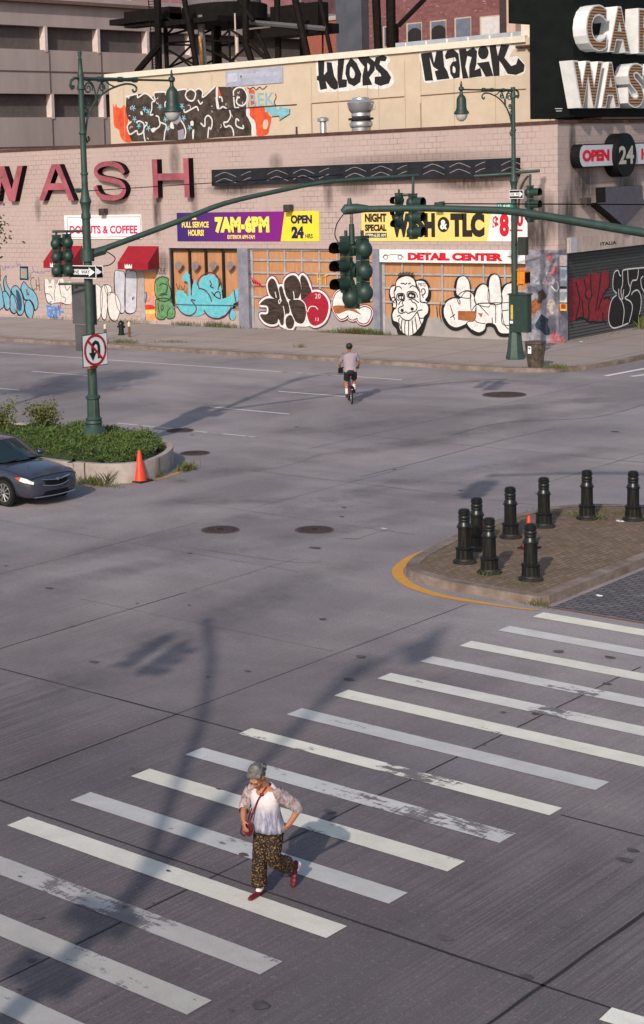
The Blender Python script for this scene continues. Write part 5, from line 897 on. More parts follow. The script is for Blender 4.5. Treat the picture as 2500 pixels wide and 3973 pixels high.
# ------------------------------------------------------------------ green street poles
M_grn = mat('green_pole_paint', (.016, .040, .032), .55, .3, 5, col2=(.030, .060, .049), spec=.5)
M_grd = mat('green_signal_paint', (.010, .029, .023), .5, .3, 4, col2=(.019, .043, .034), spec=.5)
M_glass = mat('frosted_globe', (.42, .42, .42), .3, .05); M_blk = mat('lens_black', (.006, .005, .006), .6, 0, spec=.1)
def spiral(c, r0, r1, a0, turns, n=22):
    return [(c[0] + (r0 + (r1 - r0) * i / n) * math.cos(a0 + turns * 2 * PI * i / n), c[1] + (r0 + (r1 - r0) * i / n) * 1.0 * math.sin(a0 + turns * 2 * PI * i / n)) for i in range(n + 1)]
def street_pole(loc, label, lampdir, base='round', finial=True, top=10.3, group='green street lamp posts'):
    t = empty('street_lamp', loc, label, 'street lamp', group)
    h = top - loc[2]
    b = MB(); b.lathe([(.135, .9), (.13, 1.0), (.115, 4.9), (.11, h * .62), (.13, h * .62 + .02), (.13, h * .62 + .12), (.10, h * .62 + .2), (.14, h * .62 + .42), (.165, h * .62 + .46), (.12, h * .62 + .6), (.085, h * .62 + .85), (.09, h * .62 + .95), (.085, h * .62 + 1.0), (.075, h - .3), (.11, h - .28), (.11, h - .2), (.085, h - .15), (.09, h + .12)], M_grn, n=16)
    for z in (.66, .74, .85): b.lathe([(.09, h * z), (.105, h * z + .02), (.105, h * z + .06), (.09, h * z + .08)], M_grn, n=14)
    b.build('pole', t, 40)
    b = MB()
    if base == 'round':
        b.lathe([(.30, 0), (.30, .22), (.36, .24), (.36, .30), (.28, .40), (.22, .46), (.215, .52), (.24, .56), (.21, .62), (.23, .66), (.18, .72), (.17, 1.2), (.20, 1.22), (.20, 1.28), (.15, 1.32)], M_grn, n=24, flute=(.72, 1.2))
    else:
        b.lathe([(.36, 0), (.36, .12), (.31, .3), (.24, 1.0), (.20, 1.12), (.14, 1.2)], M_grn, n=8)
    b.build('base', t, 30)
    if finial:
        b = MB(); b.lathe([(.09, h + .12), (.07, h + .2), (.05, h + .5), (.06, h + .52), (.035, h + .56), (.055, h + .64), (.06, h + .70), (.03, h + .74)], M_grn, n=12); b.build('finial', t, 40)
    d = V((lampdir[0], lampdir[1], 0)).normalized(); L = V((lampdir[0], lampdir[1], 0)).length
    def Q(s, z): return d * s + V((0, 0, h + z))
    b = MB(); b.tube([Q(0, 0), Q(L * .58, 0)], .052, M_grn, n=8); b.tube([Q(L * .58, 0), Q(L - .05, 0)], .030, M_grn, n=8)
    for s in (L * .2, L * .42, L * .58): b.tube([Q(s - .07, 0), Q(s + .07, 0)], .075, M_grn, n=8)
    b.tube([Q(0, 0), Q(-.22, .02), Q(-.36, -.05), Q(-.40, -.18), Q(-.34, -.27), Q(-.28, -.24), Q(-.29, -.17)], .04, M_grn, n=6); b.build('lamp_arm', t, 40)
    b = MB(); f = 1.0
    pts = [(.09, -1.55), (.12, -1.35), (.20, -1.05), (.36, -.78), (.62, -.52), (.95, -.33), (1.25, -.22), (1.7, -.12), (2.0, -.13), (2.15, -.2), (2.14, -.3), (2.04, -.33), (2.0, -.26)]
    b.tube([Q(s, z) for s, z in catmull(pts, False, 4)], .028, M_grn, n=6)
    for c, r0, r1, a0, tn in (((.27, -.25), .17, .04, -.4, 1.6), ((.80, -.23), .12, .03, -.4, 1.5), ((.22, -.62), .11, .03, .2, 1.5), ((.18, -.95), .07, .02, .2, 1.4)): b.tube([Q(s, z) for s, z in spiral(c, r0, r1, a0, tn)], .020, M_grn, n=5)
    for pts in ([(.12, -.02), (.40, -.1), (.52, -.3), (.56, -.62)], [(.95, -.04), (.75, -.12), (.62, -.35), (.56, -.62)], [(.95, -.04), (1.1, -.14), (1.3, -.2)], [(.10, -.75), (.2, -.8), (.28, -.95)]): b.tube([Q(s, z) for s, z in catmull(pts, False, 4)], .022, M_grn, n=5)
    b.tube([Q(.1, -1.55), Q(.16, -1.68), Q(.24, -1.62), Q(.2, -1.52)], .03, M_grn, n=5); b.build('scroll_bracket', t, 40)
    c = Q(L, 0); b = MB()
    b.lathe([(.02, .30), (.03, .2), (.05, .16), (.03, .12), (.09, .08), (.10, 0), (.05, -.06), (.06, -.16), (.09, -.20), (.14, -.26), (.175, -.36), (.18, -.62), (.20, -.72), (.27, -.82), (.28, -.86), (.24, -.88)], M_grd, c=c, n=18); lt = b.build('lantern', t, 40)
    b = MB(); b.lathe([(.22, -.88), (.21, -.96), (.15, -1.08), (.05, -1.14)], M_glass, c=c, n=18); g = b.build('globe', lt, 60)
    return t
def tubepart(name, t, pts, r, m=None, n=8): b = MB(); b.tube(pts, r, m or M_grn, n=n); return b.build(name, t, 40)
def local(t, pts): return [V(p) - t.location for p in pts]
LL = V((-32.4, 32.5, .50))
pl1 = street_pole(LL, 'tall green lamp post on the planter with mast arm and one way signs', (0, 3.62))
arm = catmull([(-32.4, 32.5, 5.62), (-31.09, 34.7, 6.40), (-30.39, 35.88, 6.84), (-29.52, 37.34, 7.14), (-28.93, 38.33, 7.30), (-28.33, 39.33, 7.36), (-27.42, 40.86, 7.40)], False, 4)
tubepart('mast_arm', pl1, local(pl1, arm), [.085 - .04 * i / (len(arm) - 1) for i in range(len(arm))], n=10)
b = MB(); b.lathe([(.19, 0), (.19, .34)], M_grn, c=V((0, 0, 5.45 - .50)), n=12); b.tube(local(pl1, [(-32.4, 32.5, 5.62), (-32.15, 32.92, 5.73)]), .12, M_grn); b.tube(local(pl1, catmull([(-32.15, 32.95, 5.7), (-32.0, 33.15, 5.5), (-32.08, 33.0, 5.32), (-32.3, 32.62, 5.3)], False, 5)), .015, M_blk, n=5); b.build('arm_clamp', pl1, 40)
tubepart('stay_cable', pl1, local(pl1, [(-32.4, 32.5, 7.33), (-28.6, 38.9, 7.5)]), .012, M_blk, 5)
b = MB(); b.tube(local(pl1, [(-32.4, 32.5, 7.35), (-32.62, 32.5, 7.35)]), .05, M_grn); b.cbox(V((-32.68, 32.5, 7.35)) - LL, (.1, .12, .12), M_grn); b.build('stay_bracket', pl1)
b = MB(); b.lathe([(.158, 0), (.158, .05)], mat('orange_tape', (.40, .08, .05), .6), c=V((0, 0, 2.05)), n=16); b.build('tape_band', pl1)
# signs on the pole
M_swh = mat('sign_white_sheet', (.72, .73, .75), .4, .06, 4); M_sbk = mat('sign_black_sheet', (.015, .014, .015), .4, .1); M_srd = mat('sign_red_sheet', (.40, .012, .02), .4, .12, 6); M_sgy = mat('sign_back_grey', (.085, .082, .088), .5, .15, 3)
def plate(t, pl, a0, b0, a1, b1, m, name='plate', th=.012):
    b = MB(); b.pbox(pl, a0, b0, a1, b1, -th, 0, m); return b
def oneway(parent, pl, a0, c0, w_, h_, name='one_way_sign', txt=True):
    b = MB(); b.pbox(pl, a0, c0, a0 + w_, c0 + h_, -.012, 0, M_swh); g = .02
    b.pbox(pl, a0 + g, c0 + g, a0 + w_ - g, c0 + h_ - g, 0, .002, M_sbk)
    A = [(.06, .30), (.74, .30), (.74, .14), (.96, .5), (.74, .86), (.74, .70), (.06, .70)]
    b.poly([pl.P(a0 + w_ * x, c0 + h_ * y, .004) for x, y in A], M_swh)
    if txt: text_uv(b, 'ONE  WAY', pl, a0 + w_ * .10, c0 + h_ * .35, a0 + w_ * .78, c0 + h_ * .65, .006, M_sbk, bold=.02)
    return b.build(name, parent)
def lp(t, o, u, v=(0, 0, 1)): return PL(V(o) - t.location, u, v)
pf = lp(pl1, (0, 32.5 - .22, 0), (1, 0, 0)); gx = PL((0, 32.28, 0), (1, 0, 0), (0, 0, 1))
def relbox(t, pl, box):                           # sign box from photograph pixels, in the pole's own frame
    (x0, y0, x1, y1) = box; a0, a1 = pl.px(x0, (y0 + y1) / 2)[0], pl.px(x1, (y0 + y1) / 2)[0]; c1, c0 = pl.px((x0 + x1) / 2, y0)[1], pl.px((x0 + x1) / 2, y1)[1]; return a0, c0, a1, c1
a0, c0, a1, c1 = relbox(pl1, gx, (269, 1030, 373, 1080)); oneway(pl1, pf, a0, c0, a1 - a0, c1 - c0)
pf2 = lp(pl1, (0, 32.5 + .2, 0), (1, 0, 0)); gx2 = PL((0, 32.7, 0), (1, 0, 0), (0, 0, 1)); a0, c0, a1, c1 = relbox(pl1, gx2, (296, 1030, 400, 1078)); oneway(pl1, pf2, a0, c0, a1 - a0, c1 - c0)
for bx in ((280, 1103, 374, 1258), (293, 1260, 368, 1364)):
    a0, c0, a1, c1 = relbox(pl1, gx2, bx); b = MB(); b.pbox(pf2, a0, c0, a1, c1, -.012, 0, M_sgy); b.build('sign_back', pl1)
g3 = PL((-32.4 + .24, 0, 0), (0, 1, 0), (0, 0, 1)); pf3 = lp(pl1, (-32.4 + .24, 0, 0), (0, 1, 0)); a0, c0, a1, c1 = relbox(pl1, g3, (323, 1298, 416, 1418))
b = MB(); b.pbox(pf3, a0 - .02, c0 - .02, a1 + .02, c1 + .02, -.014, -.002, M_sbk); b.pbox(pf3, a0, c0, a1, c1, -.001, 0, M_swh); sg = b.build('no_u_turn_sign', pl1)
cu, cv, rw = (a0 + a1) / 2, (c0 + c1) / 2, (a1 - a0) * .43
def ringp(pl, c, r, wd, lay, m, b): b.ribbon(pl, [(c[0] + r * math.cos(2 * PI * k / 36), c[1] + r * math.sin(2 * PI * k / 36)) for k in range(38)], wd, lay, m)
b = MB(); b.ribbon(pf3, [(cu + rw * .36, cv - rw * .6), (cu + rw * .36, cv + rw * .22), (cu + rw * .27, cv + rw * .45), (cu + rw * .05, cv + rw * .54), (cu - rw * .18, cv + rw * .42), (cu - rw * .25, cv + rw * .2), (cu - rw * .25, cv - rw * .2)], rw * .26, 0, M_sbk)
b.poly([pf3.P(cu + rw * x, cv + rw * y, .005) for x, y in ((-.62, -.15), (-.25, -.72), (.12, -.15))], M_sbk)
ringp(pf3, (cu, cv), rw, rw * .18, 1, M_srd, b); b.ribbon(pf3, [(cu - rw * .68, cv + rw * .68), (cu + rw * .68, cv - rw * .68)], rw * .18, 2, M_srd); b.build('symbol', sg)

# ------------------------------------------------------------------ traffic signal heads
SIG = 0
def signal(loc, yaw, label, nsec=3, vis=.30, sc=1.0, hang=None, cap=True):
    """a head whose visors look along local +X; loc is the middle of the housing"""
    t = empty('traffic_light', loc, label, 'traffic light', 'green traffic light heads', yaw); H = .345 * sc; z0 = H * (nsec - 1) / 2
    b = MB()
    for i in range(nsec):
        z = z0 - i * H; b.cbox((.0, 0, z), (.10 * sc, .23 * sc, H * .97), M_grd)
        b.ell((-.03 * sc, 0, z), (.135 * sc, .140 * sc, .148 * sc), M_grd, 14, 10)
    b.build('housing', t, 50)
    for i in range(nsec):
        z = z0 - i * H; r = .128 * sc; n = 18; vs = []; fs = []; L0, L1 = .07 * sc, (.07 + vis) * sc; hh = nsec
        for k in range(n + 1):
            a = -PI * .28 + (PI * 1.56) * k / n; cut = L1 - (.10 * sc if (k in (0, n)) else 0)
            for x, rr in ((L0, r), (cut, r * .98)): vs.append((x, -rr * math.cos(a), z + rr * math.sin(a)))
        for k in range(n): fs.append((2 * k, 2 * k + 1, 2 * k + 3, 2 * k + 2))
        b = MB(); b.add(vs, fs, M_grd); b.add([(x, y * .96, z + (zz_ - z) * .96) for x, y, zz_ in vs], [f[::-1] for f in fs], M_blk); b.build('visor', t, 60)
        b = MB(); b.ell((.065 * sc, 0, z), (.02 * sc, .098 * sc, .098 * sc), mat('lens_%d' % (i % 3), ((.045, .008, .008), (.05, .03, .008), (.008, .035, .03))[i % 3], .25, 0), 12, 8); b.build('lens', t, 60)
    b = MB(); b.cbox((0, 0, z0 + H / 2 + .025), (.12 * sc, .22 * sc, .05), M_grd); b.tube([(0, 0, z0 + H / 2), (0, 0, z0 + H / 2 + (hang or .15))], .03, M_grd); b.build('bracket', t, 50)
    return t
aY, aX, aNX, aPY = -PI / 2, 0.0, PI, PI / 2
tip = V((-27.5, 40.72, 0))
def hanger(name, parent, pts, r=.03): return tubepart(name, parent, local(parent, pts), r)
hanger('hanger', pl1, [(-27.5, 40.72, 7.4), (-27.5, 40.72, 6.9)], .04); hanger('hanger_bar', pl1, [(-27.88, 40.57, 6.86), (-27.53, 40.74, 6.86)], .04)
signal((-27.88, 40.57, 6.38), aY, 'left one of two signal heads at the far mast arm tip, visors facing left', vis=.24, sc=.95)
signal((-27.53, 40.74, 6.22), aX, 'right one of two signal heads at the far mast arm tip, visors facing right', sc=1.2, vis=.22)
# pair on the lamp post itself, seen from behind
q_ = G(245, 1000, 5.4); PLp = PL((0, 32.2, 0), (1, 0, 0), (0, 0, 1)); a, c = PLp.px(261, 994)
signal((a + .02, 32.2, c), aNX, 'signal head seen from behind, right one of two beside the planter lamp post', vis=.22, sc=1.06)
a, c = PLp.px(228, 996); signal((a + .15, 32.0, c), aPY, 'signal head seen from behind, leftmost of two beside the planter lamp post', vis=.22, sc=1.06)
b = MB(); zt_ = PLp.px(262, 898)[1]; b.tube(local(pl1, [(-32.4, 32.5, zt_), (-33.35, 32.15, zt_)]), .035, M_grn); b.tube(local(pl1, [(-32.4, 32.5, zt_ - 1.42), (-33.2, 32.15, zt_ - 1.42)]), .035, M_grn); b.build('signal_bracket', pl1, 40)
# near mast arm reaching in from the right
RB_ = V((-10.6, 31.9, 0)); pl2 = street_pole(RB_, 'green lamp post beyond the right edge whose mast arm reaches in over the crossing', (0, 3.0), base='oct')
RT0 = V((-18.12, 24.88, 0)); rd = V((.72, .69, 0))
ra = [(0, 6.99), (1.3, 6.96), (2.24, 6.90), (2.93, 6.84), (3.85, 6.66), (5.23, 6.38), (7.5, 5.95), (10.2, 5.5)]
arm2 = [RT0 + rd * s + V((0, 0, z)) for s, z in catmull(ra, False, 4)]
tubepart('mast_arm', pl2, local(pl2, arm2), [.057 + .035 * i / len(arm2) for i in range(len(arm2))], n=12)
e0 = RT0 + V((0, 0, 6.99)); b = MB(); b.tube(local(pl2, [e0 - rd * .16 + V((0, 0, -.05)), e0 - rd * .1, e0 + rd * .10 + V((0, 0, .01)), e0 + rd * .3]), [.055, .095, .09, .06], M_grn, n=12); b.tube(local(pl2, [e0 - rd * .03, e0 - rd * .03 + V((0, 0, .20))]), [.06, .03], M_grn); b.build('arm_tip', pl2, 50)
b = MB(); b.tube(local(pl2, catmull([tuple(p_) for p_ in (e0 - rd * .14 + V((0, 0, -.08)), e0 - rd * .26 + V((0, 0, -.25)), e0 - rd * .30 + V((0, 0, -.45)), e0 - rd * .22 + V((0, 0, -.6)), e0 - rd * .08 + V((0, 0, -.63)))], False, 5)), .010, M_blk, n=5); b.build('signal_cable', pl2)
b = MB(); b.tube(local(pl2, [e0 + V((0, 0, -.05)), e0 + V((0, 0, -.26))]), .03, mat('rusty_link', (.16, .13, .10), .6, .5, 20)); b.tube(local(pl2, [e0 + V((0, 0, -.26)), e0 + V((0, 0, -.62))]), [.045, .06], M_grd); b.tube(local(pl2, [e0 - rd * .20 + V((0, 0, -.68)), e0 + rd * .26 + V((0, 0, -.68))]), .05, M_grd); b.build('hanger', pl2, 50)
sA = RT0 + V((-.10, -.04, 0)); sB = RT0 + V((.14, .12, 0))
signal((sA.x - .0, sA.y, 5.98), aY, 'nearest signal head with long dark visors to the left, hanging from the big mast arm', vis=.32, sc=.94)
signal((sB.x, sB.y, 5.88), aNX, 'nearest signal head seen from behind with round green backs', vis=.25, sc=1.12)
signal((sA.x + .06, sA.y + .06, 5.40), aPY, 'single lens green signal box under the nearest long visors', nsec=1, vis=.2, sc=1.12)
tubepart('stay_cable', pl2, local(pl2, [RT0 + rd * 1.62 + V((0, 0, 7.03)), RT0 + rd * 10.2 + V((0, 0, 6.68))]), .012, M_blk, 5)
b = MB(); b.cbox(RT0 + rd * 1.62 + V((0, 0, 7.03)) - pl2.location, (.07, .07, .08), M_grn); b.build('stay_clamp', pl2)
# right far lamp post on the corner
LR = V((-34.02, 57.07, .15)); pl3 = street_pole(LR, 'green lamp post on the far street corner with control boxes and street name sign', (0, -3.55), base='oct', finial=False)
tubepart('mast_stub', pl3, local(pl3, [LR + V((-1.35, -.6, 7.0)), LR + V((0, 0, 7.05))]), .05); tubepart('mast_stub', pl3, local(pl3, [LR + V((0, 0, 7.08)), LR + V((.95, .25, 7.12))]), .06)
tubepart('cable_conduit', pl3, local(pl3, catmull([LR + V((.55, .1, 6.95)), LR + V((.33, -.05, 6.5)), LR + V((.22, -.1, 5.6)), LR + V((.16, -.12, 5.0)), LR + V((.14, -.12, 4.4))], False, 4)), .05, mat('brown_conduit', (.05, .035, .028), .6, .2), 6)
sg = signal((LR.x + .66, LR.y + .05, 0), aX, 'signal head with visors to the right on the far corner lamp post', sc=1.3, vis=.25); sgz = PL((0, LR.y, 0), (1, 0, 0), (0, 0, 1)).px(2070, 794)[1]; sg.location.z = sgz
tubepart('hanger', pl3, local(pl3, [LR + V((.66, .05, 7.1 - .1)), V((LR.x + .66, LR.y + .05, sgz + .76))]), .05)
g4 = PL((0, LR.y - .2, 0), (1, 0, 0), (0, 0, 1)); pf4 = lp(pl3, (0, LR.y - .2, 0), (1, 0, 0))
a0, c0, a1, c1 = relbox(pl3, g4, (1976, 737, 2031, 771)); oneway(pl3, pf4, a0, c0, a1 - a0, c1 - c0)
a0, c0, a1, c1 = relbox(pl3, g4, (1928, 787, 1992, 816)); b = MB(); b.pbox(pf4, a0, c0, a1, c1, -.012, 0, mat('street_sign_green', (.02, .22, .15), .4, .05)); text_uv(b, '12 AVE', pf4, a0 + .06, c0 + .09, a1 - .12, c1 - .06, .004, M_swh, bold=.02); b.build('street_name_sign', pl3)
a0, c0, a1, c1 = relbox(pl3, g4, (2012, 920, 2043, 990)); b = MB(); b.pbox(pf4, a0, c0, a1, c1, -.15, .05, mat('dark_sign_back', (.03, .035, .03), .5, .2)); b.build('sign_back', pl3)
g5 = PL((0, LR.y - .25, 0), (1, 0, 0), (0, 0, 1)); 
def bxp(box, d0, d1, m, name): a0, c0, a1, c1 = relbox(pl3, g5, box); b = MB(); pf5 = lp(pl3, (0, LR.y - .25, 0), (1, 0, 0)); b.pbox(pf5, a0, c0, a1, c1, d0, d1, m); return b, pf5, (a0, c0, a1, c1)
b, pf5, r4 = bxp((1974, 1145, 2046, 1290), -.32, -.02, M_grd, 'control_box'); b.pbox(pf5, r4[0] - .03, r4[3], r4[2] + .03, r4[3] + .05, -.36, .02, M_grd); cb = b.build('control_cabinet', pl3)
b = MB(); a_, c_, a2_, c2_ = relbox(pl3, g5, (1981, 1183, 1990, 1240)); b.pbox(pf5, a_, c_, a2_, c2_, -.019, -.014, mat('yellow_label', (.50, .38, .08), .5, .3, 12)); a_, c_, a2_, c2_ = relbox(pl3, g5, (1978, 1245, 1990, 1255)); b.pbox(pf5, a_, c_, a2_, c2_, -.019, -.014, M_swh); b.build('label_plate', cb)
M_or = mat('signal_orange', (.62, .20, .015), .45, .15, 6); pgz = g5.px(2045, 1078)[1]
pt_ = empty('pedestrian_signal', (LR.x + .42, LR.y - .1, pgz), 'small orange pedestrian signal box on the far corner lamp post', 'signal')
b = MB(); b.cbox((0, 0, 0), (.26, .40, .46), M_or); b.cbox((.16, 0, 0), (.06, .44, .50), M_or); b.build('housing', pt_); b = MB(); b.cbox((.195, 0, 0), (.012, .36, .40), M_blk); b.build('screen', pt_); b = MB(); b.tube([(-.42, .1, .26), (0, .05, .28)], .03, M_or); b.tube([(-.42, .1, -.28), (0, .05, -.27)], .03, M_or); b.build('bracket', pt_)
# near left lamp post outside the picture whose shadow falls across the crossing
SB = V((-9.15, 3.9, .15)); pl4 = street_pole(SB, 'green lamp post outside the picture, seen only by its shadow across the crosswalk', (-.25, 2.9))
tp = V((-14.75, 9.75, 0)); am4 = [SB.xy.to_3d().lerp(tp, f) + V((0, 0, z)) for f, z in catmull([(0, 5.5), (.26, 6.35), (.4, 6.85), (.58, 7.14), (.7, 7.3), (.82, 7.36), (1, 7.4)], False, 3)]
tubepart('mast_arm', pl4, local(pl4, am4), .08); signal((tp.x + .3, tp.y - .3, 6.2), aX, 'signal head on the unseen mast arm nearest the camera, known by its shadow'); signal((tp.x - .2, tp.y - .15, 6.2), aY, 'second signal head on the unseen mast arm, known by its wide shadow')
for z_, w_, h_ in ((3.1, .75, .9), (4.2, .9, .35), (5.0, .9, .4)):
    b = MB(); b.cbox((0, -.2, z_), (w_, .02, h_), M_sgy); b.build('sign_back', pl4)

# ------------------------------------------------------------------ bollards, cones, bin, hydrant
M_bol = mat('black_cast_iron_paint', (.005, .006, .006), .34, .25, 6, col2=(.012, .012, .011), spec=.45)
M_bold_ = mat('dusty_iron_base', (.008, .008, .008), .6, .5, 6, col2=(.03, .027, .022))
def bollard(loc, label):
    t = empty('bollard', loc, label, 'bollard', 'black cast iron bollards on the brick island')
    b = MB(); b.lathe([(.225, 0), (.225, .035), (.20, .055), (.175, .06), (.165, .09)], M_bold_, n=24)
    b.lathe([(.165, .09), (.158, .26), (.175, .27), (.175, .30), (.16, .315)], M_bol, n=32, flute=(.08, .27)); b.build('base', t, 35)
    b = MB(); b.lathe([(.16, .315), (.125, .325), (.122, .66), (.118, .68)], M_bol, n=32, flute=(.32, .67)); b.lathe([(.118, .68), (.145, .685), (.145, .71), (.13, .72), (.12, .76), (.10, .80), (.112, .815), (.117, .83), (.105, .85), (.112, .87), (.117, .89), (.110, .91)], M_bol, n=24); b.build('shaft', t, 35)
    b = MB(); b.lathe([(.110, .91), (.100, .925), (.104, .94), (.116, .95), (.118, .975), (.105, .985), (.108, .995), (.108, 1.02), (.09, 1.04), (.05, 1.052)], M_bol, n=24); b.build('cap', t, 35); return t
BL = [((-17.47, 27.41), 'leftmost bollard, at the island nose in front of a half hidden bollard'), ((-17.87, 28.49), 'bollard half hidden behind the leftmost bollard'), ((-16.65, 26.96), 'front bollard second from the left, close to the curved kerb'), ((-17.9, 29.79), 'lone bollard in the gap between the nose group and the small cone'), ((-15.77, 26.93), 'front bollard standing just before the small orange cone'),
      ((-17.87, 31.06), 'bollard at the back edge right behind the small orange cone'), ((-17.54, 32.26), 'second bollard from the right, standing in grass at the back'), ((-16.7, 32.67), 'rightmost bollard beside the white litter')]
for p, l in BL: bollard((p[0], p[1], .152), l)
M_cone = mat('cone_orange', (.58, .050, .018), .45, .12, 4); M_cone2 = mat('cone_base_black', (.02, .018, .018), .7)
def cone(loc, label, h, r):
    t = empty('traffic_cone', loc, label, 'traffic cone', 'orange traffic cones'); b = MB(); b.lathe([(r, .03), (r * .95, .06), (r * .22, h - .02), (r * .16, h)], M_cone, n=20); b.build('cone', t, 40); b = MB(); b.cbox((0, 0, .02), (r * 2.6, r * 2.6, .035), M_cone2); b.build('base', t)
cg = G(545, 1868); cone((cg.x, cg.y, .002), 'big orange traffic cone leaning against the round planter wall', .80, .18)
cg = G(2054, 2128, .155); cone((cg.x, cg.y, .156), 'small orange traffic cone half hidden behind a front bollard on the island', .66, .13)
bg_ = G(2078, 1424, .15); t = empty('litter_bin', (bg_.x, bg_.y, .152), 'battered brown litter bin with a white label beside the corner lamp post', 'litter bin')
M_bin = mat('rusty_bin', (.035, .026, .020), .7, .4, 6, col2=(.12, .09, .075)); b = MB(); b.lathe([(.25, 0), (.27, .05), (.36, .86), (.39, .88), (.39, .94), (.34, .95)], M_bin, n=16)
for k in range(8): a = 2 * PI * k / 8; b.tube([(.27 * math.cos(a), .27 * math.sin(a), .05), (.37 * math.cos(a), .37 * math.sin(a), .86)], .018, M_bin, n=4)
b.build('body', t, 30); b = MB(); p5 = PL((-.13, -.36, .5), (.72, .69 * 0 - .0, 0), (0, 0, 1)); b.cbox((-.02, -.365, .66), (.13, .03, .27), M_swh); b.cbox((-.02, -.382, .72), (.07, .004, .05), M_ink); b.build('label', t)
hg = G(472, 1300, .15); t = empty('fire_hydrant', (hg.x, hg.y, .15), 'small black fire hydrant in the weeds by the far kerb', 'hydrant'); b = MB(); b.lathe([(.17, 0), (.17, .06), (.13, .08), (.12, .5), (.16, .52), (.16, .56), (.11, .62), (.04, .70)], M_bol, n=14); b.tube([(-.22, 0, .4), (.22, 0, .4)], .06, M_bol); b.build('body', t, 40)
for px_, l in (((410, 1318), 'rusty guard post with white top left of the black hydrant'), ((503, 1308), 'rusty guard post with white top right of the black hydrant')):
    g = G(*px_, .15); t = empty('guard_post', (g.x, g.y, .15), l, 'post', 'rusty guard posts by the hydrant'); b = MB(); b.lathe([(.06, 0), (.06, .5)], mat('rusty_post', (.14, .065, .04), .8, .3, 6), n=10); b.build('post', t); b = MB(); b.lathe([(.064, .5), (.064, .68), (.03, .72)], mat('white_post_top', (.58, .52, .46), .7, .15, 8), n=10); b.build('band', t)
# ------------------------------------------------------------------ planter and its plants
M_pc = mat('planter_concrete', (.30, .25, .225), .85, .2, 2.2, col2=(.42, .36, .33), bump=.3)
M_soil = mat('dry_soil', (.10, .07, .05), .95, .3, 5)
po = catmull([(-60, 29.9), (-40, 29.9), (-31.6, 29.88), (-30.6, 29.95), (-29.8, 30.15), (-29.3, 30.6), (-29.18, 31.2), (-29.4, 32.0), (-29.9, 32.9), (-30.6, 33.6), (-31.6, 34.0), (-33, 34.1), (-40, 34.1), (-60, 34.1)], False, 5)
pi_ = inset(po, .17); n = len(po); ps = inset(po, -.02)
t = empty('planter', (-31, 32, 0), 'low curved concrete planter wall around green juniper on the median', 'planter'); b = MB(); o = V((31, -32, 0))
b.add([V((x, y, z)) + o for z, pp in ((0, po), (.45, po), (.5, inset(po, .015)), (.5, pi_), (.2, pi_)) for x, y in pp], [(k * n + i, k * n + (i + 1) % n, (k + 1) * n + (i + 1) % n, (k + 1) * n + i) for k in range(4) for i in range(n)], M_pc); b.build('wall', t, 40)
b = MB(); b.poly([V((x, y, .44)) + o for x, y in inset(po, .1)][::-1], M_soil); b.build('soil', t)
for x, y in ((-30.3, 30.0), (-29.2, 31.6), (-29.22, 30.95)):
    b = MB(); b.cbox(V((x, y, .25)) + o, (.03, .03, .505), mat('crack_dark', (.08, .065, .06), .9)); b.build('joint', t)
def leafmat(name, c1, c2):
    q = NB(name); ob = q.n.new('ShaderNodeNewGeometry'); rnd = ob.outputs['Random Per Island']; c = q.mix(rnd, c1, c2); m = q.out(c, .6)
    q.b.inputs['Subsurface Weight'].default_value = 0.0; return m
M_jun = leafmat('juniper_green', (.034, .062, .013), (.105, .155, .038)); M_bush = leafmat('bush_leaf', (.07, .085, .025), (.15, .15, .05)); M_weed = leafmat('weed_green', (.050, .075, .018), (.12, .14, .045)); M_brn = leafmat('twig_brown', (.10, .055, .03), (.18, .09, .045)); M_tree = leafmat('tree_leaf', (.035, .055, .02), (.09, .11, .035))
def sprig(b, p, d, l, wd, m):
    d = d.normalized(); s = d.cross(V((random.uniform(-1, 1), random.uniform(-1, 1), random.uniform(-.3, 1)))).normalized(); b.add([p - s * wd * .5, p + s * wd * .5, p + d * l * .6 + s * wd * .6, p + d * l, p + d * l * .6 - s * wd * .6], [(0, 1, 2, 3, 4)], m)
def inside(pt, poly):
    x, y = pt; c = False; j = len(poly) - 1
    for i in range(len(poly)):
        xi, yi = poly[i]; xj, yj = poly[j]
        if (yi > y) != (yj > y) and x < (xj - xi) * (y - yi) / (yj - yi) + xi: c = not c
        j = i
    return c
rg = random.Random(3); b = MB(); jo = inset(po, .30); cnt = 0
while cnt < 24000:
    x = rg.uniform(-35.6, -29.2); y = rg.uniform(30, 34)
    if not inside((x, y), jo) or (V((x + 32.4, y - 32.5)).length < .3): continue
    if x < -34.3 and y > 32.6 and rg.random() < .8: continue
    hgt = .30 + .16 * noise.noise(V((x * 1.4, y * 1.4, 0))) + .10 * noise.noise(V((x * 4.5, y * 4.5, 2)))
    edge = min(1, min((x + 60), min((V((x, y)) - V(q_)).length for q_ in jo[::3])) / .35 + .25)
    z = .46 + hgt * edge * rg.uniform(.45, 1.0)
    d = V((rg.gauss(0, .9), rg.gauss(0, .9), rg.uniform(.15, 1.1))); sprig(b, V((x, y, z)), d, rg.uniform(.05, .12), rg.uniform(.010, .024), M_jun if rg.random() > .025 else M_brn); cnt += 1
tag(b.build('juniper_cover'), kind='stuff')
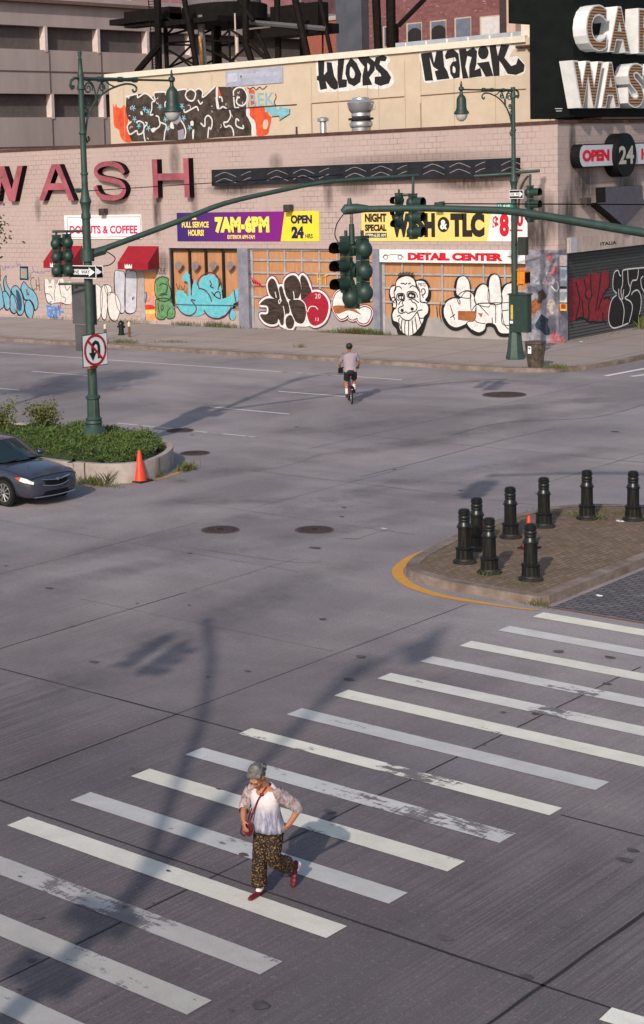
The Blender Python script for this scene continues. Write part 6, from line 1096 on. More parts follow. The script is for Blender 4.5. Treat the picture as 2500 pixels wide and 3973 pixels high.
# a darker mass under the sprigs so soil hardly shows
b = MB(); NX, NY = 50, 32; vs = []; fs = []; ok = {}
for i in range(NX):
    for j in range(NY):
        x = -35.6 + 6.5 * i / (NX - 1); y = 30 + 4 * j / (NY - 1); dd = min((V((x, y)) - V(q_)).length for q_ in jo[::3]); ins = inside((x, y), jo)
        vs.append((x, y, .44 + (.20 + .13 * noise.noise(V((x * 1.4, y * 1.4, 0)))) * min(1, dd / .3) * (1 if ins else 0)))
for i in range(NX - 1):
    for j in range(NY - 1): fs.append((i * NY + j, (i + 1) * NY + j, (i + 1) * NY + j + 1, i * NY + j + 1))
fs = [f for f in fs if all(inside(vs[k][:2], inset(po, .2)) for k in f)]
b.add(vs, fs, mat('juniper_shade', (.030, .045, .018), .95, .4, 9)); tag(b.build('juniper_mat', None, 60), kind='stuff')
def shrub(c, r, label, n, seed, m=None, stems=7):
    rg = random.Random(seed); t = empty('shrub', (c[0], c[1], c[2]), label, 'shrub', 'loose shrubs on the planter'); b = MB(); tips = []
    for k in range(stems):
        a = 2 * PI * k / stems + rg.uniform(-.3, .3); e = V((r[0] * math.cos(a) * rg.uniform(.3, .95), r[1] * math.sin(a) * rg.uniform(.3, .95), r[2] * rg.uniform(.55, 1.0)))
        mid = e * .5 + V((0, 0, .1)); b.tube([V((0, 0, 0)), mid, e], [.018, .012, .006], M_brn, n=4); tips += [mid, e, e * .75 + V((rg.uniform(-.15, .15), rg.uniform(-.15, .15), .05))]
    b.build('stem', t); b = MB()
    for i in range(n):
        p = rg.choice(tips) + V((rg.gauss(0, .10), rg.gauss(0, .10), rg.gauss(0, .09))); sprig(b, p, V((rg.gauss(0, 1), rg.gauss(0, 1), rg.gauss(.2, .7))), rg.uniform(.04, .09), rg.uniform(.02, .045), m or M_bush)
    b.build('leaves', t); return t
g = G(170, 1670, .5); shrub((g.x, g.y, .45), (.60, .60, .85), 'loose olive green shrub left of the lamp post base on the planter', 1500, 1, stems=11)
g = G(-10, 1690, .5); shrub((g.x, g.y, .45), (.62, .62, .95), 'olive shrub cut by the left edge of the picture above the car roof', 1500, 2, stems=11)
g = G(-160, 1690, .5); shrub((g.x, g.y, .45), (.6, .6, .95), 'olive shrub outside the picture left of the two others', 900, 4, stems=9)
# tree at the left edge
rg = random.Random(11); t = empty('tree', (-41.1, 34.0, 0), 'leafy street tree at the left edge, leaves against the pink wall', 'tree')
b = MB(); b.tube([(0, 0, .4), (.05, 0, 2.4), (0, .05, 4.6), (0, 0, 7.4)], [.14, .11, .08, .03], mat('bark', (.09, .07, .055), .9, .3, 8)); b.build('trunk', t, 60); b = MB(); cl = []
for k in range(46):
    a = rg.uniform(0, 2 * PI); el = rg.uniform(-.5, 1); rr = rg.uniform(.6, 2.15); cc = V((rr * math.cos(a) * math.cos(el * .8), rr * math.sin(a) * math.cos(el * .8), 6.2 + 1.9 * el)); cl.append(cc); b.tube([(0, 0, 4.4 + max(0, el)), cc * .6 + V((0, 0, 2.0)), cc], [.04, .025, .01], MATS['bark'], n=4)
b.build('branch', t); b = MB()
for i in range(9000):
    p = rg.choice(cl) + V((rg.gauss(0, .33), rg.gauss(0, .33), rg.gauss(0, .27))); sprig(b, p, V((rg.gauss(0, 1), rg.gauss(0, 1), rg.gauss(-.2, .7))), rg.uniform(.08, .15), rg.uniform(.03, .06), M_tree)
b.build('crown', t)
# weeds along kerbs and walls
rg = random.Random(21); b = MB()
def weeds(cx, cy, z, n, sx, sy, h, m=None):
    h *= .78; n = int(n * .8)
    for i in range(n):
        x, y = cx + rg.gauss(0, sx), cy + rg.gauss(0, sy); d = V((rg.gauss(0, .45), rg.gauss(0, .45), 1)); sprig(b, V((x, y, z)), d, h * rg.uniform(.4, 1.1), h * rg.uniform(.03, .065), (m or M_weed) if rg.random() > .12 else M_brn)
def wpx(px, z, n, sx, sy, h): g = G(*px, z); weeds(g.x, g.y, z, n, sx, sy, h)
for x, n_, h in ((-46.0, 260, .42), (-45.2, 320, .50), (-44.6, 260, .42), (-44.0, 160, .25), (-43.0, 80, .18), (-48, 80, .18), (-49.5, 60, .15), (-47, 160, .25), (-56, 120, .35), (-55.2, 90, .4), (-54.0, 120, .5), (-53.0, 120, .45), (-51, 60, .2), (-41.5, 60, .12), (-39.5, 40, .1), (-59.6, 70, .45), (-62.0, 60, .35), (-65, 50, .45), (-61, 60, .3), (-67.5, 60, .2)):
    weeds(x, 62.6, .15, n_, .38 if n_ > 100 else .6, .08, h)
for px, n_, sx, sy, h in (((480, 1330), 300, .5, .25, .30), ((600, 1330), 80, .3, .1, .12), ((655, 1328), 160, .5, .12, .16), ((690, 1328), 120, .3, .1, .2), ((830, 1330), 60, .5, .1, .12), ((1158, 1348), 60, .15, .1, .3), ((1500, 1405), 40, .5, .1, .1), ((2160, 1428), 260, .35, .15, .30), ((2110, 1428), 100, .25, .15, .2), ((1860, 1408), 60, .4, .1, .12)): wpx(px, .15, n_, sx, sy, h)
for y in [63.6 + .45 * k for k in range(40)]: weeds(-35.15, y, .15, 26, .12, .2, .14)
weeds(-35.0, 70.5, .15, 400, .25, .6, .8)
for px, n_, sx, sy, h in (((722, 1825), 260, .10, .16, .34), ((700, 1868), 60, .15, .06, .14), ((330, 1878), 240, .5, .08, .30), ((420, 1875), 90, .08, .06, .55), ((465, 1868), 90, .08, .05, .5), ((490, 1862), 60, .05, .05, .55), ((360, 1880), 90, .1, .05, .4), ((590, 1850), 130, .15, .06, .3), ((610, 1845), 60, .1, .05, .4), ((550, 1860), 100, .3, .05, .2), ((400, 1884), 140, .5, .04, .14)): wpx(px, 0, n_, sx, sy, h)
for px, n_, sx, sy, h in (((1690, 2258), 130, .07, .06, .18), ((1737, 2275), 110, .07, .05, .16), ((2070, 2345), 180, .12, .06, .20), ((2120, 2358), 60, .12, .06, .12)): wpx(px, 0, n_, sx, sy, h)
for px, n_, sx, sy, h in (((1890, 2232), 110, .12, .06, .14), ((1780, 2215), 50, .15, .06, .06), ((1820, 2232), 50, .2, .06, .06), ((1980, 2255), 60, .2, .06, .08), ((2010, 2268), 110, .14, .08, .12), ((2110, 2280), 60, .2, .06, .08), ((1680, 2170), 70, .1, .1, .08), ((1730, 2225), 50, .2, .06, .05), ((2230, 2000), 200, .5, .10, .12), ((2290, 2010), 260, .25, .12, .22), ((2390, 1990), 200, .5, .1, .13), ((2450, 2005), 180, .25, .12, .18), ((2180, 1998), 120, .3, .1, .1)): wpx(px, .155, n_, sx, sy, h)
tag(b.build('weeds'), kind='stuff')
# litter
def flake(loc, sx, sy, label, m, name='litter_paper', cat='litter'):
    b = MB(); n = 9; b.prism([(sx * math.cos(2 * PI * k / n) * (.7 + .3 * math.sin(k * 2.3)), sy * math.sin(2 * PI * k / n) * (.7 + .3 * math.cos(k * 1.7)), 0) for k in range(n)], (0, 0, .012), m); o = b.build(name); o.location = loc; tag(o, label, cat)
g = G(2405, 2022, .16); flake((g.x, g.y, .16), .13, .06, 'white scrap of litter on the bricks by the rightmost bollard', M_swh); g = G(2325, 2313); flake((g.x, g.y, .010), .09, .05, 'white scrap of litter on the dark setts right of the island', M_swh)
g = G(1490, 2053); flake((g.x, g.y, .010), .12, .06, 'pale blue scrap of litter on the open road left of the island', mat('pale_blue_litter', (.32, .38, .48), .6)); g = G(2255, 1326, .16); flake((g.x, g.y, .16), .10, .07, 'white scrap on the weeds by the roller shutter foot', M_swh)
g = G(1632, 2240); t = empty('drink_can', (g.x, g.y, .04), 'crushed silver drink can lying at the island kerb nose', 'can'); b = MB(); b.lathe([(.02, -.06), (.033, -.055), (.033, .055), (.025, .06)], mat('silver_can', (.5, .52, .6), .3, .2, 20, metal=.6), axis='x', n=12); b.build('body', t, 40)
# ------------------------------------------------------------------ car
M_car = mat('car_paint', (.058, .062, .088), .18, .08, 2, metal=.4, spec=.8); M_cgl = mat('car_glass', (.012, .022, .026), .06, 0, spec=.8); M_crm = mat('chrome_trim', (.50, .50, .52), .2, .05, metal=.9); M_tyr = mat('tyre_rubber', (.014, .013, .013), .8, .2); M_rim = mat('alloy_rim', (.38, .38, .38), .3, .05, metal=.7); M_cbk = mat('car_black_plastic', (.006, .006, .007), .6, 0, spec=.15)
car = empty('parked_car', (-28.85, 27.60, 0), 'dark blue grey sedan nosing in from the left edge below the planter', 'car', None, R(-1.5))
ST = [(0.0, .50, .34, .60, .62), (-.03, .62, .26, .64, .66), (-.09, .73, .22, .68, .705), (-.20, .81, .20, .715, .755), (-.38, .86, .19, .75, .81), (-.62, .885, .19, .79, .865), (-.95, .895, .19, .83, .915), (-1.22, .90, .19, .87, .95), (-1.6, .90, .19, .90, .96), (-2.6, .90, .19, .92, .96), (-3.6, .895, .20, .94, .98), (-4.0, .88, .21, .95, 1.0), (-4.35, .80, .26, .93, .98), (-4.5, .66, .36, .88, .92), (-4.55, .5, .42, .8, .84)]
def ring(s):
    x, w_, zb, zs, zc = s; mz = lambda f: zb + (zs - zb) * f
    return [(x, 0, zb), (x, .72 * w_, zb), (x, .94 * w_, mz(.10)), (x, w_, mz(.42)), (x, .995 * w_, mz(.70)), (x, .965 * w_, mz(.92)), (x, .87 * w_, zs + (zc - zs) * .30), (x, .5 * w_, zs + (zc - zs) * .82), (x, 0, zc)]
b = MB(); rs = []
for s in ST: h = ring(s); rs.append(h + [(p[0], -p[1], p[2]) for p in h[-2:0:-1]])
n = len(rs[0]); b.add([p for r_ in rs for p in r_], [(i * n + j, i * n + (j + 1) % n, (i + 1) * n + (j + 1) % n, (i + 1) * n + j) for i in range(len(rs) - 1) for j in range(n)] + [tuple(range(n))[::-1], tuple((len(rs) - 1) * n + j for j in range(n))], M_car)
body = b.build('body', car); me = body.data; me.polygons.foreach_set('use_smooth', [True] * len(me.polygons)); md = body.modifiers.new('s', 'SUBSURF'); md.levels = md.render_levels = 2
def surf(x, tt, off=0.0):
    xs = [s[0] for s in ST]; i = 0
    while i < len(xs) - 2 and xs[i + 1] > x: i += 1
    f = max(0, min(1, (x - xs[i]) / (xs[i + 1] - xs[i]))); A, B = ring(ST[i]), ring(ST[i + 1]); k = min(7, int(tt)); g = tt - k
    P = [A[k][c] * (1 - g) * (1 - f) + A[k + 1][c] * g * (1 - f) + B[k][c] * (1 - g) * f + B[k + 1][c] * g * f for c in range(3)]; v = V(P); o = V((.35, v.y * 1.1, (v.z - .5) * .9)).normalized(); return v + o * off
def patch(b, x0, x1, tfun, off, m, sy=1, nx=8, nt=4):
    vs = []
    for i in range(nx + 1):
        x = x0 + (x1 - x0) * i / nx; t0, t1 = tfun(i / nx)
        for j in range(nt + 1): p = surf(x, t0 + (t1 - t0) * j / nt, off); vs.append((p.x, p.y * sy, p.z))
    b.add(vs, [(i * (nt + 1) + j, (i + 1) * (nt + 1) + j, (i + 1) * (nt + 1) + j + 1, i * (nt + 1) + j + 1) for i in range(nx) for j in range(nt)], m)
M_hl = mat('headlamp_clear', (.62, .62, .60), .12, .5, 14, spec=.9); M_amb = mat('marker_orange', (.55, .06, .02), .3, 0)
for sy in (-1, 1):
    b = MB(); patch(b, -.06, -.36, lambda f: (4.35 + .15 * f, 5.05 + .45 * min(1, f * 2)), .018, M_hl, sy); hl = b.build('headlight', car, 50)
    b = MB(); patch(b, -.36, -.50, lambda f: (4.5 + .35 * f, 5.5 - .5 * f), .019, M_amb, sy); b.build('marker', hl, 50)
    b = MB(); patch(b, -.05, -.37, lambda f: (4.2 + .15 * f, 4.36 + .15 * f), .021, M_cbk, sy); patch(b, -.05, -.37, lambda f: (5.03 + .45 * min(1, f * 2), 5.14 + .45 * min(1, f * 2)), .021, M_cbk, sy); b.build('surround', hl, 50)
for sy in (-1, 1):
    b = MB(); patch(b, -.16, -1.16, lambda f: (5.93, 5.99), .004, M_cbk, sy, 16, 1); patch(b, -.115, -.135, lambda f: (5.6, 7.99), .004, M_cbk, sy, 2, 10); b.build('hood_gap', car)
def bow(y, k=.30, x0=.02): return x0 - k * y * y
b = MB(); ys_ = [-.44 + .88 * i / 16 for i in range(17)]
b.add([(bow(y) + .012, y, .485 + .22 * y * y) for y in ys_] + [(bow(y) + .012, y, .615) for y in ys_], [(i, i + 1, 17 + i + 1, 17 + i) for i in range(16)], M_cbk); b.build('grille', car)
b = MB(); b.tube([(bow(y) + .022, y, .640 - .02 * math.cos(y * 6)) for y in ys_], .030, M_crm, n=6, flat=.5); b.tube([(bow(y) + .02, y, .475 + .30 * y * y) for y in ys_], .012, M_crm, n=5); b.cbox((.05, 0, .63), (.03, .05, .07), M_crm); b.build('grille_bar', car, 40)
b = MB(); b.add([(bow(y, .30, .0) + .02, y, .26) for y in ys_] + [(bow(y, .30, .0) + .035, y, .36) for y in ys_], [(i, i + 1, 17 + i + 1, 17 + i) for i in range(16)], M_cbk); b.tube([(bow(y * 1.5, .26, .02) + .02, y * 1.5, .25) for y in ys_], .012, M_crm, n=5); b.build('lower_grille', car)
for sy in (-1, 1): b = MB(); b.ell((-.13, sy * .66, .32), (.03, .05, .04), M_hl, 10, 8); b.build('fog_light', car, 60)
# cabin
cab = [(-1.10, .0, .975), (-1.22, .45, .965), (-1.52, .77, .945), (-2.05, .60, 1.36), (-1.88, .30, 1.405), (-1.84, 0, 1.41)]
b = MB(); b.add([cab[2][:1] + (-.77, .945), cab[1][:1] + (-.45, .965), cab[0], cab[1], cab[2], cab[3], cab[4], cab[5], (-1.88, -.30, 1.405), (-2.05, -.60, 1.36)], [(0, 1, 8, 9), (1, 2, 7, 8), (2, 3, 6, 7), (3, 4, 5, 6)], M_cgl); b.build('windshield', car, 60)
b = MB(); rf = [(-1.84, 0, 1.413), (-1.88, .30, 1.408), (-2.05, .60, 1.363), (-2.6, .62, 1.385), (-3.3, .60, 1.35), (-3.45, .3, 1.385), (-3.48, 0, 1.39)]; rl = [(x, -y, z) for x, y, z in rf]
b.add(rf + rl + [(-2.6, 0, 1.45)], [(0, 1, 14), (1, 2, 3, 14), (3, 4, 5, 14), (5, 6, 14), (14, 8, 7), (14, 10, 9, 8), (14, 12, 11, 10), (14, 13, 12)], M_car); b.build('roof', car, 60)
for sy in (-1, 1):
    b = MB(); b.add([(-1.55, sy * .80, .945), (-3.95, sy * .80, .965), (-3.3, sy * .605, 1.345), (-2.6, sy * .625, 1.38), (-2.07, sy * .605, 1.358)], [(0, 1, 2, 3, 4)], M_cgl); b.build('side_window', car)
    b = MB(); b.tube([(-1.50, sy * .785, .95), (-2.06, sy * .605, 1.365), (-2.6, sy * .63, 1.385), (-3.3, sy * .61, 1.35), (-4.0, sy * .79, .97)], .028, M_car, n=6); b.build('pillar', car, 60)
    b = MB(); b.ell((-1.62, sy * .98, 1.0), (.09, .12, .07), M_car, 12, 8); b.tube([(-1.6, sy * .82, .95), (-1.62, sy * .92, .98)], .02, M_cbk); b.build('mirror', car, 60)
b = MB(); b.add([(-3.48, -.0, 1.39), (-3.3, .6, 1.35), (-4.05, .78, .985), (-4.2, 0, 1.02), (-4.05, -.78, .985), (-3.3, -.6, 1.35)], [(0, 1, 2, 3), (0, 3, 4, 5)], M_cgl); b.build('rear_window', car)
for x in (-.88, -3.55):
    for sy in (-1, 1):
        wl_ = empty if False else None; b = MB(); b.lathe([(.20, -.11), (.30, -.115), (.325, -.08), (.325, .08), (.30, .115), (.20, .11)], M_tyr, axis='y', c=(x, sy * .80, .325), n=26); tw = b.build('wheel', car, 50)
        b = MB()
        for k in range(10): a = 2 * PI * k / 10; b.tube([(x + .03 * math.cos(a), sy * .928, .325 + .03 * math.sin(a)), (x + .205 * math.cos(a), sy * .922, .325 + .205 * math.sin(a))], .018, M_rim, n=5)
        b.tube([(x + .215 * math.cos(2 * PI * k / 28), sy * .912, .325 + .215 * math.sin(2 * PI * k / 28)) for k in range(29)], .012, M_rim, n=5, caps=False); b.build('rim', tw, 50)
        b = MB(); b.lathe([(.205, 0), (.205, .006)], M_cbk, axis='y', c=(x, sy * .914 - .003, .325), n=26); b.build('rim_backing', tw)  # plain dark backing disc that fills the gaps between the spokes
        b = MB(); b.lathe([(.385, 0), (.385, .012)], M_cbk, axis='y', c=(x, sy * .8965 - .006, .335), n=30); b.build('wheel_arch', car)
b = MB(); b.tube([(-.62, -.30, .878), (-.78, -.22, .905)], .004, M_cbk, n=4); b.tube([(-1.16, -.6, .965), (-1.2, .0, 1.0), (-1.16, .6, .965)], .014, M_cbk, n=5); b.build('wiper', car)
# ------------------------------------------------------------------ people
def loft(b, rings, m, n=24, caps=True, rip=None):
    """rings: (centre, rx, ry, tiltx) ; x is sideways, y forward"""
    vs = []
    for i, (c, rx, ry, tl) in enumerate(rings):
        M_ = Matrix.Rotation(tl, 3, 'X')
        for j in range(n):
            a = 2 * PI * j / n; k = 1 + (rip(i, a) if rip else 0); vs.append(V(c) + M_ @ V((rx * math.cos(a) * k, ry * math.sin(a) * k, 0)))
    N = len(rings); fs = [(i * n + j, i * n + (j + 1) % n, (i + 1) * n + (j + 1) % n, (i + 1) * n + j) for i in range(N - 1) for j in range(n)]
    if caps: fs += [tuple(range(n))[::-1], tuple((N - 1) * n + j for j in range(n))]
    b.add(vs, fs, m)
def limb(b, pts, rs, m, n=12):
    pts = [V(p) for p in pts]; P = catmull([tuple(p) for p in pts], False, 5); Rr = [rs[min(len(rs) - 1, int(i / 5))] + (rs[min(len(rs) - 1, int(i / 5) + 1)] - rs[min(len(rs) - 1, int(i / 5))]) * ((i % 5) / 5) for i in range(len(P))]
    b.tube(P, Rr, m, n=n)
    b.ell(P[0], (Rr[0],) * 3, m, 10, 8); b.ell(P[-1], (Rr[-1],) * 3, m, 10, 8)
def hand(b, wrist, d, palm_n, curl, m, s=1.0, side=1):
    """palm with four unequal bent fingers and a thumb leaving its side"""
    d = V(d).normalized(); nn = V(palm_n); nn = (nn - d * nn.dot(d)).normalized(); lat = d.cross(nn) * side; w_ = V(wrist)
    for k in range(4):
        o = (k - 1.5) * .019 * s; base = w_ + d * .075 * s + lat * o; b.tube([w_ + lat * o * .6, base], [.013 * s, .012 * s], m, n=6)
        L = (.062, .072, .068, .052)[k] * s; p = base; dd = d
        pts = [p]
        for q_ in (0.42, 0.33, 0.25): dd = (dd * math.cos(curl) + nn * math.sin(curl)).normalized(); p = p + dd * L * q_; pts.append(p)
        b.tube(pts, [.010 * s, .009 * s, .0085 * s, .006 * s], m, n=6)
    t0 = w_ + d * .022 * s - lat * .026 * s; b.tube([w_ + d * .01 * s, t0, t0 + (d * .6 - lat * .7 + nn * .3).normalized() * .035 * s, t0 + (d * .8 - lat * .5 + nn * .6).normalized() * .062 * s], [.013 * s, .013 * s, .010 * s, .008 * s], m, n=6)
    b.ell(w_ + d * .04 * s, (.022 * s, .022 * s, .022 * s), m, 8, 6)
def head(b, c, M_, m, s=1.0):
    f = lambda p: V(c) + M_ @ (V(p) * s)
    def e(p, r): b.ell(f(p), [q_ * s for q_ in r], m, 14, 10, M=M_)
    e((0, -.012, .02), (.073, .088, .095)); e((0, .025, -.045), (.055, .058, .062)); e((0, .058, -.088), (.024, .020, .018)); e((0, .068, .030), (.052, .022, .014))
    b.tube([f((0, .075, .030)), f((0, .095, -.002)), f((0, .106, -.022))], [.009 * s, .012 * s, .014 * s], m, n=8); e((.012, .096, -.026), (.009, .010, .008)); e((-.012, .096, -.026), (.009, .010, .008))
    e((.036, .068, -.020), (.020, .018, .018)); e((-.036, .068, -.020), (.020, .018, .018)); e((0, .082, -.052), (.024, .012, .007)); e((0, .080, -.064), (.020, .012, .008))
    for sx in (-1, 1): e((sx * .074, -.005, -.005), (.010, .018, .030))
M_skin = mat('skin_tan', (.40, .165, .085), .5, .12, 18); q = NB('leopard_cloth'); vo = q.n.new('ShaderNodeTexVoronoi'); vo.inputs['Scale'].default_value = 38; q.l.new(q.co, vo.inputs['Vector']); vo2 = q.n.new('ShaderNodeTexVoronoi'); vo2.inputs['Scale'].default_value = 70; q.l.new(q.co, vo2.inputs['Vector'])
c = q.mix(q.ramp(q.noise(q.co, 30, 2), .35, .65), (.13, .060, .02), (.26, .14, .05)); c = q.mix(q.ramp(vo.outputs['Distance'], .28, .40), c, (.018, .011, .008)); c = q.mix(q.ramp(vo2.outputs['Distance'], .12, .30, .9, 0), c, (.50, .36, .20)); c = q.mix(q.ramp(q.noise(q.co, 45, 3), .52, .58), c, (.012, .008, .006)); q.out(c, .75)
q = NB('blouse_cloth'); c = q.mix(q.ramp(q.noise(q.scale(q.co, (22, 22, 5)), 1.0, 5, .7), .38, .62), (.17, .17, .25), (.50, .48, .55)); k = q.ramp(q.math('ADD', q.z, q.math('MULTIPLY', q.noise(q.co, 9, 3), .16)), .98, 1.10)
c = q.mix(k, c, (.62, .56, .58)); q.out(c, .8); q = NB('sheer_sleeve'); c = q.mix(q.ramp(q.noise(q.scale(q.co, (14, 30, 14)), 1.0, 5, .7), .4, .62), (.20, .13, .125), (.48, .41, .44)); q.out(c, .7)
M_hair = mat('grey_hair', (.05, .045, .042), .6, .3, 14, col2=(.19, .18, .175), stretch=(1, 3, 1)); M_shoe = mat('maroon_shoe', (.11, .008, .014), .45, .2, 20); M_sock = mat('white_sock', (.66, .60, .60), .8, .1, 10); M_bag = mat('dark_red_leather', (.12, .012, .022), .4, .35, 16)
wb_ = G(1052, 3472); wt = empty('person', (wb_.x, wb_.y, .012), 'elderly woman in white blouse and leopard trousers striding over the near crosswalk', 'person', None, PI + R(6))
wt.scale = (.96, 1.0, 1.06); hc = V((.005, .205, 1.295)); HM = Matrix.Rotation(R(6), 3, 'Z') @ Matrix.Rotation(R(-44), 3, 'X')
b = MB(); head(b, hc, HM, M_skin, 1.03); limb(b, [(0, .045, 1.13), (0, .10, 1.20), (.003, .165, 1.255)], [.062, .052, .050], M_skin)
b.ell((0, .055, 1.10), (.155, .085, .07), M_skin); b.ell((0, .11, 1.09), (.085, .062, .075), M_skin); b.ell((0, .04, .95), (.13, .09, .16), M_skin); b.ell((0, 0, .76), (.13, .10, .10), M_skin)
LA = [(-.165, .055, 1.10), (-.235, -.02, 1.03), (-.305, -.105, .935), (-.270, -.09, .84), (-.215, -.055, .755)]; RA = [(.160, .07, 1.10), (.215, .09, 1.00), (.245, .115, .90), (.20, .20, .855), (.150, .265, .83)]
limb(b, LA, [.050, .044, .040, .034, .026], M_skin); limb(b, RA, [.050, .044, .040, .034, .026], M_skin)
hand(b, (-.215, -.055, .755), (.05, .05, -.10), (.9, .1, 0), .35, M_skin, 1.0, 1); hand(b, (.150, .265, .83), (-.05, .07, -.08), (-.7, -.2, -.5), .6, M_skin, 1.0, -1)
limb(b, [(.085, .0, .70), (.092, .07, .40), (.095, .085, .10)], [.07, .05, .035], M_skin); limb(b, [(-.085, .0, .70), (-.09, .07, .40), (-.095, -.28, .235)], [.07, .05, .035], M_skin)
body = remesh(b, 'body', .0075, wt)
for sx in (-1, 1):
    b = MB(); ec = hc + HM @ (V((sx * .030, .083, .008)) * 1.03); b.ell(ec, (.013, .006, .006), mat('eye_dark', (.03, .02, .018), .2, 0), 10, 6, M=HM); b.build('eye', wt, 60)
    b = MB(); b.tube([hc + HM @ (V((sx * x, .088, .032 + z)) * 1.03) for x, z in ((.014, 0), (.030, .005), (.046, -.003))], .004, M_hair, n=5); b.build('eyebrow', wt, 60)
b = MB(); b.tube([hc + HM @ (V((x, .094, -.057)) * 1.03) for x in (-.018, 0, .018)], .0035, mat('lip_dark', (.22, .06, .05), .5, 0), n=5); b.build('mouth', wt)
b = MB(); f = lambda p: hc + HM @ (V(p) * 1.03)
b.ell(f((0, -.030, .040)), (.086, .092, .088), M_hair, 20, 14, M=HM); b.ell(f((0, -.055, -.005)), (.082, .062, .075), M_hair, 16, 10, M=HM); b.ell(f((.05, .02, .068)), (.036, .045, .030), M_hair, 12, 8, M=HM); b.ell(f((-.05, .02, .068)), (.036, .045, .030), M_hair, 12, 8, M=HM); b.ell(f((0, .035, .085)), (.05, .035, .026), M_hair, 12, 8, M=HM)
rg = random.Random(5)
for k in range(60):
    a = rg.uniform(0, 2 * PI); e_ = rg.uniform(0.1, 1.3); p = f((.086 * math.cos(a) * math.cos(e_), -.03 + .092 * math.sin(a) * math.cos(e_), .04 + .088 * math.sin(e_))); b.ell(p, (.013, .013, .010), M_hair, 6, 5)
hr = remesh(b, 'hair', .007, wt, smooth_it=1)
b = MB(); b.ell(f((-.02, -.125, -.045)), (.034, .028, .034), M_hair, 14, 10); b.ell(f((-.02, -.150, -.045)), (.026, .02, .026), mat('dark_hair_clip', (.03, .02, .018), .5, .2), 10, 8); b.build('hair_bun', wt, 60)
b = MB(); rr = [((0, .050, 1.160), .066, .066, R(-20)), ((0, .052, 1.140), .112, .088, R(-14)), ((0, .058, 1.105), .172, .104, R(-6)), ((0, .066, 1.05), .175, .115, R(4)), ((0, .060, .98), .165, .122, 0), ((0, .045, .90), .160, .125, 0), ((0, .030, .82), .172, .135, 0), ((0, .018, .745), .188, .148, 0), ((0, .012, .695), .200, .156, 0)]
loft(b, rr, MATS['blouse_cloth'], 60, False, lambda i, a: (.012 * math.sin(9 * a + i * .3) + .014 * math.sin(17 * a + 1.3 * i)) * max(0, i - 3) * .42)
bl_ = b.build('blouse', wt, 80); sm_ = bl_.modifiers.new('s', 'SOLIDIFY'); sm_.thickness = .006
for A_, nm in ((LA, -1), (RA, 1)):
    b = MB(); P = catmull([tuple(p) for p in A_[:4]], False, 6)[:15]; b.tube([V(p) for p in P], [.078 - .0012 * i + .004 * math.sin(i * 2.1) for i in range(len(P))], MATS['sheer_sleeve'], n=16, caps=False); b.ell(P[0], (.066, .062, .062), MATS['sheer_sleeve'], 14, 10); s_ = b.build('sleeve', wt, 80)
b = MB(); ML = MATS['leopard_cloth']; b.ell((0, .0, .72), (.165, .128, .10), ML); b.ell((0, -.02, .66), (.155, .125, .09), ML)
def pant(b, pts, rs):
    P = catmull(pts, False, 6); n_ = len(P); b.tube([V(p) for p in P], [rs[0] + (0) if False else (rs[int(i / 6)] + (rs[min(len(rs) - 1, int(i / 6) + 1)] - rs[int(i / 6)]) * ((i % 6) / 6)) * (1 + .035 * math.sin(i * 1.9)) for i in range(n_)], ML, n=16); 
pant(b, [(.082, .0, .70), (.088, .035, .55), (.092, .060, .40), (.096, .075, .25), (.098, .085, .10)], [.102, .094, .088, .086, .092])
pant(b, [(-.082, .0, .70), (-.088, .045, .56), (-.092, .070, .43), (-.094, -.05, .335), (-.096, -.20, .265)], [.102, .096, .088, .088, .090])
b.ell((-.092, .058, .415), (.090, .086, .088), ML); tr_ = remesh(b, 'trousers', .010, wt)
def shoe(base, fwd, up, nm='shoe'):
    b = MB(); F = V(fwd).normalized(); U = V(up); U = (U - F * U.dot(F)).normalized(); L_ = F.cross(U); B = V(base)
    for k, (s_, w_, h_) in enumerate(((-.01, .030, .030), (.03, .034, .032), (.08, .034, .028), (.13, .040, .024), (.175, .042, .022), (.21, .034, .018), (.228, .018, .012))):
        b.ell(B + F * s_ + U * h_, (w_, w_, h_), M_shoe, 12, 8, M=Matrix((L_, F, U)).transposed())
    o = remesh(b, nm, .007, wt); b = MB(); b.ell(B + F * .045 + U * .058, (.036, .052, .026), M_sock, 12, 8, M=Matrix((L_, F, U)).transposed()); b.ell(B + F * .01 + U * .085, (.034, .036, .05), M_sock, 12, 8, M=Matrix((L_, F, U)).transposed())
    b.build('sock', wt, 60); return o
shoe((.096, .035, -.006), (.04, 1, 0), (0, 0, 1)); shoe((-.098, -.335, .225), (.0, .28, -1), (0, -1, -.28))
bagt = empty('shoulder_bag', (wb_.x, wb_.y, .012), 'small dark red shoulder bag hanging at the elderly woman\'s front', 'bag', None, PI + R(6))
bagt.scale = (.96, 1.0, 1.06); b = MB(); b.ell((.115, .235, .745), (.058, .034, .085), M_bag, 16, 12); b.ell((.115, .262, .775), (.045, .012, .05), M_bag, 12, 8); b.tube(catmull([(.13, .25, .81), (.17, .28, .77), (.18, .285, .70), (.14, .26, .665)], False, 4), .009, M_bag, n=6); b.build('pouch', bagt, 60)
b = MB(); b.tube(catmull([(-.050, .015, 1.175), (-.045, .085, 1.168), (-.035, .165, 1.12), (.01, .190, 1.04), (.06, .200, .93), (.10, .215, .83)], False, 4), .011, M_bag, n=6); b.tube(catmull([(-.05, .015, 1.175), (.0, -.05, 1.14), (.09, -.06, 1.03), (.18, .02, .92), (.165, .14, .84), (.13, .21, .80)], False, 4), .008, M_bag, n=6); b.ell((-.03, .170, 1.105), (.028, .016, .018), M_bag, 10, 8); b.build('strap', bagt, 60)
